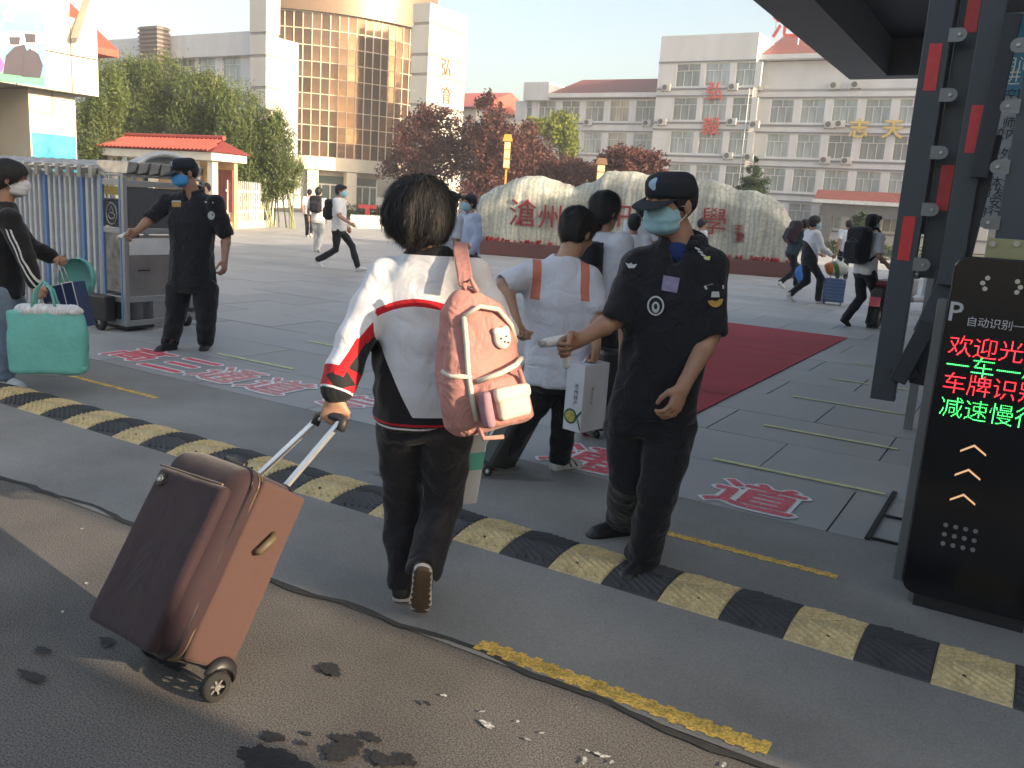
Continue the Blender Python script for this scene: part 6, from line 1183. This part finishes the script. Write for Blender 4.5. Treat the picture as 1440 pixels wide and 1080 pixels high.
# brown suitcase
def tcase(name, label, P0, L, Wv, D, l, w, d, m, sidem, handle=True, rod=.34, h=.009, wheels=True, group=None, small=False, cat='suitcase'):
    L, Wv, D = nrm(L), nrm(Wv), nrm(D); t = thing(name, label, cat, tuple(P0), group=group); c = L * l / 2 - Wv * w / 2 - D * d / 2
    v = Vol(P0 + c - np.abs(L) * l / 2 - np.abs(Wv) * w / 2 - np.abs(D) * d / 2 - .03, P0 + c + np.abs(L) * l / 2 + np.abs(Wv) * w / 2 + np.abs(D) * d / 2 + .03, h)
    v.box(P0 + c, (w / 2, d / 2, l / 2), (Wv, D, L), min(.06, d * .24)); v.ell(P0 + c - D * d * .10, (w * .49, d * .48, l * .49), (Wv, D, L), .03, pw=3.2); v.noise(.0028, 11, 5); v.obj('shell', m, t, P0)
    return t, c
P0 = at(322, 952, 2.42); hL = at(466, 588, 2.82); Lx = nrm((.27, .42, .80)); Wx = nrm((.75, -.62, .08)); Wx = nrm(Wx - Lx * (Wx @ Lx)); Dx = -np.cross(Wx, Lx); l_, w_, d_ = .60, .42, .27
SUIT = cloth('brown_purple_suitcase_fabric', (.038, .021, .025), wr=.25, fs=6); sb = SUIT.node_tree.nodes['Principled BSDF']; sb.inputs['Roughness'].default_value = .75; sb.inputs['Specular IOR Level'].default_value = .2
SIDE = cloth('brown_suitcase_side_fabric', (.085, .046, .040), wr=.2, fs=6)
t, c = tcase('suitcase', 'large brown fabric suitcase tilted on two wheels, pulled by the student in front', P0, Lx, Wx, Dx, l_, w_, d_, SUIT, None, h=.0075)
pk = lambda u, v_, w: -Wx * w_ * (1 - u) + Lx * l_ * w - Dx * d_ * v_            # u 0..1 left to right, v_ 0 back .. 1 front, w bottom to top
v = Vol(P0 + c - .5, P0 + c + .5, .0075); v.box(P0 + pk(.5, 1.0, .44), (w_ * .46, .022, l_ * .43), (Wx, Dx, Lx), .018); v.noise(.0025, 12, 9); v.obj('front_pocket', SUIT, t, P0)
v = Vol(P0 + pk(1, .5, .5) - .5, P0 + pk(1, .5, .5) + .5, .0075); v.box(P0 + pk(1.0, .36, .5), (.012, d_ * .33, l_ * .475), (Wx, Dx, Lx), .010); v.noise(.0018, 12, 8); v.obj('side_panel', SIDE, t, P0)
PIPE = mat('dark_piping', (.012, .010, .012), .5); ZIP = mat('bronze_zip', (.20, .14, .09), .45, metal=.4)
def loop(v_, r_, m, nm, e=.0, inset=.058):
    P_ = []
    for cu, cw, t0 in ((1, 1, 0), (0, 1, 90), (0, 0, 180), (1, 0, 270)):
        for k in range(5):
            a_ = rad(t0 + 22.5 * k); P_.append(pk(cu + ((inset * math.cos(a_)) - (inset if cu else -inset) + (e if cu else -e)) / w_, v_, cw + ((inset * math.sin(a_)) - (inset if cw else -inset) + (e if cw else -e)) / l_))
    P_.append(P_[0]); q = MB(); q.tube(P_, r_, 6); q.build(nm, m, t, smooth=True)
loop(.80, .0050, PIPE, 'piping', .001); loop(.70, .0032, ZIP, 'zip', .001); loop(.66, .0026, ZIP, 'zip', .001); loop(.20, .0045, PIPE, 'piping', .001)
q = MB(); q.tube([pk(.06, 1.09, .872), pk(.94, 1.09, .872)], .004, 5); q.build('pocket_zip', ZIP, t)
q = MB(); cc = pk(.17, 1.115, .80); q.prism3([cc + Wx * .028 * math.cos(a_) + Lx * .020 * math.sin(a_) for a_ in np.linspace(0, 6.28, 15)[:-1]], Dx * .01); bd = q.build('badge', PIPE, t); q = MB(); q.tube([cc - Dx * .003 + Wx * .018 * math.cos(a_) + Lx * .009 * math.sin(a_) for a_ in np.linspace(0, 6.28, 13)], .0028, 5); q.prism3([cc - Dx * .001 + Wx * .010 * math.cos(a_) + Lx * .006 * math.sin(a_) for a_ in np.linspace(0, 6.28, 9)[:-1]], -Dx * .003); q.build('badge_metal', SIL, bd)
q = MB(); hp = [pk(1.02, .42, .62), pk(1.07, .40, .635), pk(1.07, .30, .72), pk(1.02, .28, .735)]; q.tube(hp, [.012, .013, .013, .012], 8); q.build('side_handle', mat('olive_brown_handle', (.10, .075, .04), .6), t, smooth=True)
q = MB(); hp = [pk(.62, .62, 1.0), pk(.62, .60, 1.03), pk(.38, .60, 1.03), pk(.38, .62, 1.0)]; q.tube(hp, [.012] * 4, 8); q.build('top_handle', PIPE, t, smooth=True)
ALU = mat('aluminium_rod', (.66, .66, .66), .3, metal=.6)
rl = []
hc = hL - P0
for u in (.30, .72):
    a_ = pk(u, .06, .97); b_ = hc + Wx * (u - .51) * w_ * .62; rl.append(b_); dd_ = nrm(b_ - a_); q = MB(); q.obox((a_ + b_) / 2, (b_ - a_) / 2, nrm(np.cross(dd_, Dx)) * .0115, nrm(np.cross(dd_, np.cross(dd_, Dx))) * .007); q.build('rod', ALU, t, bevel=.003)
q = MB(); e_ = nrm(rl[1] - rl[0]); q.tube([rl[0] - e_ * .014 - Lx * .035, rl[0] - e_ * .012, rl[0] + e_ * .01 + Lx * .006, (rl[0] + rl[1]) / 2 + Lx * .008, rl[1] - e_ * .01 + Lx * .006, rl[1] + e_ * .012, rl[1] + e_ * .014 - Lx * .035], [.015, .016, .016, .0145, .016, .016, .015], 10); q.build('grip', mat('dark_grip', (.035, .03, .03), .5), t, smooth=True)
wc = np.array(G(303, 985)) - P0 + ZV * .048; wheel(t, wc, Wx * (1, 1, 0), .048, .030, RUB, SIL); wheel(t, wc - Wx * (1, 1, 0) * w_ * .86, Wx * (1, 1, 0), .048, .030, RUB, SIL)
for k in (0, .86): v = Vol(P0 + wc - Wx * (1, 1, 0) * w_ * k - .09, P0 + wc - Wx * (1, 1, 0) * w_ * k + .12, .006); cw2 = P0 + wc - Wx * (1, 1, 0) * w_ * k; v.ell(cw2 + Lx * .03, (.03, .055, .06), (Wx, Dx, Lx), 0); v.cap(cw2 - Wx * .1, cw2 + Wx * .1, .054, .054, 0, 's'); v.obj('wheel_housing', BLKP, t, P0)
# pink backpack of the student
PK = cloth('dusty_pink_canvas', (.50, .235, .205), wr=.8, fs=9); CRM = mat('cream_canvas_trim', (.66, .60, .50), .8, var=.06, bump=.2, bs=80); 
c = at(672, 499, 2.77); t = thing('pink_backpack', 'dusty pink canvas backpack with cream trim hanging from the right shoulder of the jacket student', 'backpack', tuple(c))
Ub = nrm(at(652, 410, 2.84) - at(680, 590, 2.80)); Nb = nrm((.42, -.90, .05)); Nb = nrm(Nb - Ub * (Nb @ Ub)); Sb = np.cross(Ub, -Nb) ; Sb = Sb if Sb[0] > 0 else -Sb
v = Vol(c - .36, c + .36, .006)
v.loft(c - Ub * .245, Ub, Sb, Nb, [(0, .105, .055), (.03, .132, .072), (.16, .142, .092), (.30, .130, .082, .0, .0), (.40, .092, .060, -.005, 0), (.46, .030, .028, -.02, 0)], 0, pw=2.8)
v.loft(c - Ub * .235 + Nb * .085 + Sb * .035, Ub, Sb, Nb, [(0, .070, .030), (.02, .088, .040), (.12, .090, .042), (.155, .075, .030), (.17, .05, .015)], .012, pw=3)
v.noise(.007, 16, 4, (1, 1, .6)); v.noise(.004, 38, 6, (1, 1, .5)); v.obj('bag', PK, t, c)
bq = lambda s_, u_, n_: Sb * s_ + Ub * u_ + Nb * n_
q = MB(); q.tube([bq(-.055, .13, .075), bq(.0, .155, .085), bq(.06, .135, .085), bq(.10, .08, .075), bq(.118, .02, .05)], .008, 8); q.tube([bq(-.055, .13, .075), bq(-.065, .05, .088), bq(-.075, -.04, .09), bq(-.075, -.13, .088), bq(-.07, -.20, .085)], .0085, 8); q.tube([bq(-.135, -.03, .02), bq(-.12, -.05, .06), bq(-.075, -.055, .092)], .008, 8); q.tube([bq(-.055, -.075, .10), bq(.02, -.06, .125), bq(.08, -.045, .11), bq(.12, -.03, .07)], .009, 8); q.build('cream_piping', CRM, t, smooth=True)
v = Vol(c - .36, c + .36, .005); v.box(c + bq(.045, -.165, .125), (.055, .018, .045), (Sb, Nb, Ub), .016); v.box(c + bq(.045, -.125, .135), (.062, .014, .020), (Sb, Nb, Ub), .010); v.noise(.004, 30, 2); v.obj('small_pocket', CRM, t, c)
v = Vol(c - .36, c + .36, .005); v.box(c + bq(-.045, -.165, .125), (.017, .026, .06), (Sb, Nb, Ub), .014); v.noise(.004, 30, 3); v.obj('side_pocket', mat('mauve_canvas', (.36, .20, .24), .8, bump=.3, bs=60), t, c)
q = MB(); q.tube([bq(-.02, .19, .02), bq(-.02, .235, .03), bq(.0, .245, .04), bq(.012, .20, .05)], .009, 8); q.build('webbing', PK, t, smooth=True)
q = MB(); q.tube([bq(-.06, -.22, .06), bq(-.05, -.26, .07), bq(.02, -.27, .06)], .008, 6); q.build('webbing', PK, t, smooth=True)
q = MB(); q.tube([bq(.085, -.06, .12), bq(.09, -.13, .135), bq(.085, -.20, .12)], .009, 6); q.build('webbing', PK, t, smooth=True)
v = Vol(c - .3, c + .3, .004); bc = c + bq(.055, .045, .092); v.ell(bc, (.030, .012, .036), (Sb, Nb, Ub), 0); v.ell(bc + Sb * .018 + Ub * .028, (.010, .008, .010), (Sb, Nb, Ub), .006); v.ell(bc - Sb * .020 + Ub * .026, (.010, .008, .010), (Sb, Nb, Ub), .006); pl_ = v.obj('white_charm', mat('grey_white_felt', (.55, .55, .52), .9, bump=.3, bs=200), t, c)
q = MB(); [q.obox(bc - c + Sb * a_ + Ub * b_ + Nb * .0125, Sb * .003, Ub * .003, Nb * .001) for a_, b_ in ((-.008, .0), (.010, .004), (.002, -.012), (.014, -.016))]; q.build('stitched_dot', PIPE, pl_)
# shoulder strap over the jacket
q = MB(); sp = [at(656, 402, 2.855), at(651, 372, 2.885), at(648, 352, 2.93), at(648, 343, 2.99), at(652, 347, 3.10)]; 
for i in range(len(sp) - 1):
    a_, b_ = sp[i] - c, sp[i + 1] - c; d = b_ - a_; n_ = nrm(np.cross(d, (1, 0, 0))); q.obox((a_ + b_) / 2, d * .55, np.array((.026, 0, 0)), n_ * .007)
q.build('shoulder_strap', PK, t, bevel=.005)
# white paper bag in front of the student
P = at(662, 648, 3.22); t = thing('white_paper_bag', 'tall white and teal paper bag held in front of the jacket student', 'paper bag', tuple(P)); ax_ = nrm(at(672, 585, 3.2) - at(652, 705, 3.2)); q = MB(); q.obox((0, 0, 0), ax_ * .165, np.array((.05, 0, .01)), np.array((0, .05, 0))); q.build('paper', mat('white_paper_bag', (.62, .63, .66), .7), t, bevel=.004)
q = MB(); q.obox(ax_ * .01, ax_ * .035, np.array((.0515, 0, .01)), np.array((0, .0515, 0))); q.build('teal_band', mat('teal_print', (.12, .50, .42), .6), t)
# thermometers
TW = mat('white_plastic', (.68, .70, .70), .35)
def thermo(label, J, s, back):
    w = J['wrR'] + J['hdR'] * .075; d = nrm(J['hdR'] + ZV * .15); dn = nrm(-ZV + J['hdR'] * -.25); t = thing('thermometer_gun', label, 'thermometer', tuple(w)); v = Vol(w - .16, w + .16, .005)
    v.cap(w + d * .085 + ZV * .022, w - d * .02 + ZV * .022, .019, .022, .01, flat=(np.cross(d, ZV), .8)); v.cap(w + d * .0 + ZV * .015, w + dn * .085, .017, .015, .01); v.obj('case', TW, t, w); q = MB(); q.tube([d * .083 + ZV * .022, d * .108 + ZV * .022], [.016, .014], 10); q.build('nozzle', mat('grey_plastic', (.35, .36, .37), .4), t); return t
thermo('white infrared thermometer in the hand of the near guard', Jg, 1, 0); thermo('white infrared thermometer in the hand of the stout guard by the gate', Jl, 1, 0)
# guard insignia (front guard, parts of the shirt's person)
def patch(J, px, py, Y, w, h_, m, nm, lift=.008, shape='r', nx=None, inner=None):
    P = at(px, py, Y); o = P - J['base']; r_ = nrm(at(px + 10, py, Y) - P) if nx is None else nrm(nx); n_ = nrm(CC - P) if nx is None else nrm(np.cross(nx, ZV)); n_ = n_ if n_ @ (CC - P) > 0 else -n_; u_ = nrm(ZV - n_ * n_[2]); r_ = nrm(np.cross(u_, n_)); q = MB()
    if shape == 'o': pts = [o + r_ * w * math.cos(a_) + u_ * h_ * math.sin(a_) for a_ in np.linspace(0, 6.2832, 25)[:-1]]
    else: pts = [o + r_ * a_ * w + u_ * b_ * h_ for a_, b_ in ((-1, -1), (1, -1), (1, 1), (-1, 1))]
    q.prism3(pts, -n_ * .012); ob = q.build(nm, m, J['root']); return o, r_, u_, n_
def surfY(J, px, py, name):      # distance of the shirt surface under a pixel, found by a real ray cast
    ob = [c_ for c_ in J['root'].children if c_.name.startswith(name)][0]; bpy.context.view_layer.update(); d = Vector(ray(px, py)).normalized(); hit, loc, nn, _ = ob.ray_cast(Vector(CC - J['base']), d)
    return (loc + Vector(J['base'])) if hit else None
GRYW = mat('embroidery_grey_white', (.50, .52, .53), .7); LIL = mat('lilac_name_plate', (.20, .18, .28), .5, var=.3, vs=30); YLG = mat('lime_embroidery', (.50, .58, .05), .6); ORG = mat('orange_embroidery', (.45, .25, .05), .6)
def decal(J, px, py, polys, name='uniform_shirt', s=1.0):
    """flat embroidered badges: polygons in pixels of the photograph laid on the shirt surface"""
    pr_ = surfY(J, px, py, name)
    if pr_ is None: return
    Y = pr_[1]; sc_ = 1.0
    for nm, pts, m, lift in polys:
        P_ = []
        for x_, y_ in pts:
            h_ = surfY(J, x_, y_, name); h_ = np.array(h_) if h_ is not None and abs(h_[1] - Y) < .06 else at(x_, y_, Y); P_.append(h_ - J['base'] - nrm(ray(px, py)) * (.0055 + lift))
        cen = sum(P_) / len(P_); q = MB(); n = len(P_); q.add(P_ + [cen], [(i, (i + 1) % n, n) for i in range(n)]); q.build(nm, m, J['root'])
def ov(cx, cy, rx, ry, n=20, a0=0, a1=360): return [(cx + rx * math.cos(rad(a)), cy + ry * math.sin(rad(a))) for a in np.linspace(a0, a1, n + 1)[:-1]]
decal(Jg, 922, 430, [('round_badge', ov(922, 430, 12, 14), GRYW, 0), ('round_badge_field', ov(922, 430, 9.5, 11.5), NAVY, .001), ('round_badge_emblem', ov(922, 432, 5.5, 8), GRYW, .002), ('round_badge_centre', ov(922, 431, 2.5, 4), NAVY, .003)])
v = Vol(Jg['neck'] - .15, Jg['neck'] + .1, .006); v.ell(Jg['neck'] - Jg['up'] * .055 + Jg['Dp'] * .050, (.055, .036, .045), (Jg['Sh'], Jg['Dp'], Jg['up']), 0); v.obj('blue_undershirt', cloth('blue_undershirt', (.015, .035, .15)), Jg['root'], Jg['base'])
decal(Jg, 887, 373, [('wing_badge', [(879, 369), (884, 372), (887, 369), (890, 372), (896, 371), (892, 377), (884, 377)], GRYW, 0)])
decal(Jg, 942, 400, [('name_plate', [(933, 387), (956, 391), (952, 412), (930, 408)], LIL, 0)])
decal(Jg, 986, 356, [('rank_stripe', [(977 + 4 * k, 347 + 4.5 * k), (984 + 4 * k, 350 + 4.5 * k), (985 + 4 * k, 352 + 4.5 * k), (978 + 4 * k, 350 + 4.5 * k)], GRYW, 0) for k in range(4)] + [('rank_base', [(990, 361), (999, 360), (998, 366), (991, 365)], YLG, 0)])
decal(Jg, 1005, 415, [('shoulder_patch_title', [(990, 402), (1000, 399), (1018, 401), (1018, 406), (992, 407)], GRYW, 0), ('shoulder_patch_arc', ov(1006, 420, 11, 12, 12, 0, 180), ORG, 0), ('shoulder_patch_mark', [(1001, 410), (1011, 410), (1012, 418), (1000, 418)], GRYW, .001)])
decal(Jl, 297, 303, [('round_badge', ov(297, 303, 5, 6), GRYW, 0), ('round_badge_field', ov(297, 303, 3, 3.5), NAVY, .002)]); decal(Jl, 248, 287, [('gold_badge', [(241, 283), (255, 283), (254, 291), (242, 291)], ORG, 0), ('badge_title', [(242, 282), (254, 282), (254, 284), (242, 284)], GRYW, .002)]); decal(Jl, 293, 284, [('name_strip', [(288, 283), (300, 284), (300, 286), (288, 285)], GRYW, 0)])
decal(Jl, 231, 265, [('rank_stripe', [(226 + 5 * k, 270 - 3 * k), (229 + 5 * k, 267 - 3 * k), (231 + 5 * k, 269 - 3 * k), (228 + 5 * k, 272 - 3 * k)], GRYW, 0) for k in range(2)]); decal(Jl, 220, 281, [('red_patch', [(217, 279), (222, 278), (222, 284), (217, 284)], PINK, 0)])
# carton held by the boy
P = Jb['wrR'] + ZV * -.16; P = at(823, 510, 4.60); t = thing('gift_box', 'upright white carton printed with a green ringed fruit, held by the boy', 'box', tuple(P)); bx, by = nrm((.93, -.36, 0)), nrm((.36, .93, 0))
bx = nrm((.72, -.69, 0)); by = nrm((.69, .72, 0)); WB, DB, HB = .125, .21, .37; WBX = mat('white_carton', (.60, .61, .66), .55)
def bxp(u, v_, z): return bx * WB * u + by * DB * v_ - ZV * HB * z - bx * WB * .5 - by * DB * .35
q = MB(); q.obox(bxp(.5, .5, .5), bx * WB / 2, by * DB / 2, ZV * HB / 2); q.build('carton', WBX, t, bevel=.004)
q = MB(); q.tube([bxp(.5, .25, 0), bxp(.5, .35, -.06), bxp(.5, .65, -.06), bxp(.5, .75, 0)], .006, 6); q.build('carry_cord', WBX, t)
gm_, ym_ = mat('green_print', (.02, .10, .06), .5), mat('yellow_fruit_print', (.42, .36, .08), .5, var=.4, vs=60)
def prt(pts, m, nm='print', lift=.0015): q = MB(); q.prism3([bxp(u, 0, z) - by * lift for u, z in pts], -by * .0006); q.build(nm, m, t)
ring_ = [(.40 + .36 * math.cos(a_), .78 + .115 * math.sin(a_)) for a_ in np.linspace(0, 6.2832, 19)[:-1]]; prt(ring_, gm_, 'printed_ring'); prt([(.40 + .27 * math.cos(a_), .78 + .085 * math.sin(a_)) for a_ in np.linspace(0, 6.2832, 19)[:-1]], ym_, 'printed_fruit', .003); prt([(.72, .76), (.98, .66), (1.0, .70), (.80, .78), (1.0, .93), (.96, .97)], gm_, 'printed_leaf')
for k, ch in enumerate('沧州特产'): lettering('printed_character', ch, .030, INK, t, frame_mtx(bxp(.62, 0, .32 + .085 * k) - by * .003, bx, ZV))
for k, ch in enumerate('精选水果'): lettering('printed_character', ch, .022, mat('olive_print', (.25, .25, .10), .6), t, frame_mtx(bxp(1, .35, .36 + .07 * k) + bx * .003, by, ZV))
# trolley cases behind the boy
def trolley(label, P, L, Wv, l, w, d, m, trim, rod=.4, name='trolley_case', h=.014, ribs=0, group=None):
    L = nrm(L); Wv = nrm(Wv - L * (np.asarray(Wv) @ L)); D = np.cross(Wv, L); t = thing(name, label, 'suitcase', tuple(P), group=group); o0 = ZV * 0; c = L * (l / 2 + .05); q = MB(); q.obox(c, Wv * w / 2, D * d / 2, L * l / 2); sh = q.build('shell', m, t, bevel=.03)
    for k in range(ribs):
        q = MB(); q.obox(L * (.05 + l * (k + 1) / (ribs + 1)), Wv * (w / 2 + .004), D * (d / 2 + .004), L * .010); q.build('rib', trim, t, bevel=.003)
    q = MB(); q.obox(c, Wv * (w / 2 + .003), D * .008, L * (l / 2 + .002)); q.build('zip_band', trim, t)
    q = MB(); e = L * (l + .05 + rod); q.tube([c + L * l / 2 - Wv * w * .25 - D * d * .35, e - Wv * w * .25 - D * d * .35, e + Wv * w * .25 - D * d * .35, c + L * l / 2 + Wv * w * .25 - D * d * .35], .009, 6); q.build('rod', SIL, t)
    for i in (-1, 1):
        for j in (-1, 1): wheel(t, L * .025 * (1 if abs(L[2]) > .9 else 1.6) + Wv * i * w * .38 + D * j * d * .36, Wv, .028, .02, RUB, SIL)
    return t
trolley('dark grey trolley case pulled by the boy, leaning behind the pink backpack', G(682, 660), (.42, .1, .9), (.5, .85, 0), .50, .34, .20, mat('dark_grey_shell', (.045, .05, .05), .35), SIL)
trolley('black trolley case standing beside the white carton behind the guard', G(858, 612), (.05, .0, 1), (.9, .3, 0), .56, .36, .22, BLKP, mat('grey_trim', (.14, .14, .14), .4), rod=.42)
trolley('metallic blue ribbed hard suitcase pushed by the woman in white', G(1170, 428), (0, 0, 1), (.93, -.36, 0), .46, .40, .24, mat('blue_grey_shell', (.10, .16, .30), .3, metal=.3), mat('blue_shell_rib', (.14, .21, .36), .3, metal=.3), rod=.42, name='hard_suitcase', ribs=6)
P = G(1172, 428); P = at(1176, 378, P[1] - .02); t = thing('carrier_bag', 'bulging orange green and white plastic carrier bag on top of the blue suitcase', 'plastic bag', tuple(P)); v = Vol(P - .3, P + .3, .016); v.ell(P, (.22, .15, .14), None, 0, pw=2.6); v.cap(P + ZV * .08, P + ZV * .2, .06, .02, .05); v.noise(.014, 16, 4)
v.obj('bag', mat('printed_plastic', (.50, .52, .48), .35, var=.15, vs=14, layers=(('or', (.55, .16, .04)), ('gr', (.07, .16, .05)))), t, P, attrs={'or': lambda V: (V - P)[:, 0] + .10, 'gr': lambda V: np.abs((V - P)[:, 0] + .04 + .3 * (V - P)[:, 2]) - .045})
P = G(1122, 410); P[2] = .42; t = thing('blue_bag', 'bright blue plastic bag carried low by the bent student', 'plastic bag', tuple(P)); v = Vol(P - .3, P + .3, .018); v.ell(P, (.12, .08, .20), None, 0); v.noise(.012, 18, 2); v.obj('bag', mat('bright_blue_plastic', (.02, .18, .55), .4), t, P)
# bags of the woman at the left
def tote(label, P, w, h_, d, m, ax, tilt=0, name='shopping_bag', cat='bag', hl=.14, soft=True, bev=.004):
    ax = nrm(ax); by = np.array((-ax[1], ax[0], 0)); U = nrm(ZV + ax * tilt); ax2 = nrm(ax - U * (ax @ U)); t = thing(name, label, cat, tuple(P)); c = -U * h_ / 2
    if soft:
        v = Vol(P + c - .4, P + c + .4, .009); v.loft(P - U * h_, U, ax2, by, [(0, w * .47, d * .45), (.03, w * .5, d * .5), (h_ * .6, w * .5, d * .42), (h_, w * .5, d * .26)], 0, pw=5); v.noise(.006, 11, 3); v.noise(.002, 34, 5); bag = v.obj('bag', m, t, P)
    else: q = MB(); q.obox(c, ax2 * w / 2, by * d / 2, U * h_ / 2); bag = q.build('bag', m, t, bevel=bev)
    for s_ in (-1, 1): q = MB(); q.tube([ax2 * -w * .16 + by * s_ * d * .2, ax2 * -w * .10 + by * s_ * d * .15 + U * hl * .7, U * hl, ax2 * w * .10 + by * s_ * d * .15 + U * hl * .7, ax2 * w * .16 + by * s_ * d * .2], .009 if soft else .004, 6); q.build('handle', m if soft else WBX, t, smooth=True)
    return t, U, ax2, by
TEAL = mat('teal_nonwoven', (.13, .46, .42), .75, var=.08, vs=6, bump=.5, bs=14)
pt = at(64, 436, 5.92); t, U, ax2, by = tote('big teal shopping bag full of white towels held by the woman in the black jacket', pt, .50, .44, .18, TEAL, (.98, .18, 0), -.02, hl=.20)
v = Vol(pt - .35, pt + .25, .010); [v.ell(pt + ax2 * x_ + U * .0, (.075, .06, .045), None, .02) for x_ in (-.12, -.02, .08, .17)]; v.noise(.006, 45, 2); v.obj('towel', mat('striped_white_towel', (.60, .62, .64), .9, var=.3, vs=22, stretch=(5, 1, 1)), t, pt)
pn_ = at(88, 400, 6.5); NVY = mat('navy_gift_paper', (.012, .030, .10), .45, var=.1); t, U, ax2, by = tote('navy paper gift bag with white piping, tilted, in the far hand of the woman', pn_, .30, .34, .13, NVY, (.97, -.25, 0), -.26, name='gift_bag', cat='gift bag', hl=.17, soft=False)
for (u0_, z0_), (u1_, z1_) in (((-.5, 0), (.5, 0)), ((.5, 0), (.5, -1)), ((.5, -1), (-.5, -1)), ((.18, 0), (.18, -1))):
    q = MB(); q.tube([ax2 * .30 * u0_ + U * .34 * z0_ - by * .068, ax2 * .30 * u1_ + U * .34 * z1_ - by * .068], .0035, 4); q.build('white_edge', WBX, t)
for ch, z_ in (('YISEN', -.17),): lettering('bag_lettering', ch, .045, mat('silver_print', (.45, .47, .5), .4), t, frame_mtx(U * .34 * -.38 - by * .069 - ax2 * .06, ax2, U))
q = MB(); q.prism3([ax2 * a_ - U * b_ - by * .0655 for a_, b_ in ((.06, .18), (.145, .18), (.145, .22), (.06, .22))], -by * .002); q.build('red_label', PINK, t)
P = at(108, 392, 6.9); t = thing('teal_basin', 'round teal plastic basin showing behind the navy gift bag', 'basin', tuple(P)); v = Vol(P - .3, P + .3, .010); nb_ = nrm((-.25, -.9, .15)); sb_ = nrm(np.cross(nb_, ZV)); ub_ = np.cross(sb_, nb_)
v.ell(P, (.17, .17, .09), (sb_, ub_, nb_), 0); v.ell(P + nb_ * .10, (.30, .30, .075), (sb_, ub_, nb_), 0, 's'); v.ell(P + nb_ * .02, (.155, .155, .08), (sb_, ub_, nb_), 0, 's'); v.obj('bowl', mat('teal_plastic', (.10, .36, .33), .4), t, P)
# electric scooters
def scooter(label, P, ang, body, seat, group):
    t = thing('electric_scooter', label, 'scooter', tuple(P), rad(ang), group=group); wheel(t, (-.52, 0, .20), (0, 1, 0), .20, .08, RUB, SIL); wheel(t, (.58, 0, .20), (0, 1, 0), .20, .08, RUB, SIL)
    v = Vol((-.9, -.3, .1), (.8, .3, 1.2), .02); v.box((-.40, 0, .50), (.30, .13, .17), None, .08); v.box((.05, 0, .26), (.30, .14, .05), None, .04, k=.04); v.chain([(.38, 0, .28), (.46, 0, .62), (.42, 0, .88)], [.10, .12, .08], .05); v.cap((-.62, 0, .42), (-.78, 0, .40), .08, .05, .04); v.cap((.58, 0, .42), (.42, 0, .44), .09, .06, .04); v.obj('body', body, t)
    v = Vol((-.8, -.25, .6), (.1, .25, .85), .014); v.box((-.38, 0, .70), (.32, .12, .05), None, .045); v.obj('saddle', seat, t)
    q = MB(); q.tube([(.46, -.30, .98), (.42, -.1, .95), (.42, .1, .95), (.46, .30, .98)], .018, 6); q.tube([(.42, 0, .85), (.42, 0, .95)], .03, 6); q.build('handlebar', BLKP, t); q = MB(); q.prism3([(.53, .05 * math.cos(a_), .82 + .05 * math.sin(a_)) for a_ in np.linspace(0, 6.28, 11)[:-1]], (.03, 0, 0)); q.build('headlight', mat('lamp_lens', (.6, .6, .55), .2), t)
    q = MB(); q.box(-.86, -.08, .36, -.84, .08, .50); q.build('tail_light', PINK, t); return t
scooter('black electric scooter with a dark red saddle beside the tall student', G(1243, 458), 55, BLKP, mat('dark_red_saddle', (.16, .02, .035), .5), 'scooters parked inside the gate'); scooter('pale electric scooter half hidden behind the raised barrier bars', G(1283, 440), 35, mat('pale_scooter_plastic', (.40, .42, .42), .4), BLKP, 'scooters parked inside the gate'); scooter('second black electric scooter furthest to the right behind the barrier', G(1298, 395), 20, mat('dark_blue_plastic', (.02, .03, .05), .3), BLKP, 'scooters parked inside the gate')
P = G(236, 462); t = thing('rubber_caster', 'black rubber caster standing on the paving behind the stout guard legs', 'wheel', tuple(G(262, 458))); wheel(t, (0, 0, .07), (.6, .8, 0), .07, .06, RUB, SIL); q = MB(); q.tube([(0, 0, .07), (.02, .02, .18)], .02, 6); q.box(-.05, -.03, .16, .08, .06, .20); q.build('bracket', BLKP, t)
# ------------------------------------------------------------------ thin morning haze
q = MB(); q.box(-200, -60, -1.2, 160, 160, 27); hz_ = q.build('haze'); hz_['kind'] = 'stuff'
hm = bpy.data.materials.new('haze_air'); hm.use_nodes = True; n_ = hm.node_tree; n_.nodes.clear(); o_ = n_.nodes.new('ShaderNodeOutputMaterial'); pv = n_.nodes.new('ShaderNodeVolumePrincipled')
pv.inputs['Color'].default_value = (.92, .94, 1, 1); pv.inputs['Density'].default_value = .0016; pv.inputs['Anisotropy'].default_value = .1; n_.links.new(pv.outputs[0], o_.inputs['Volume']); hz_.data.materials.append(hm)
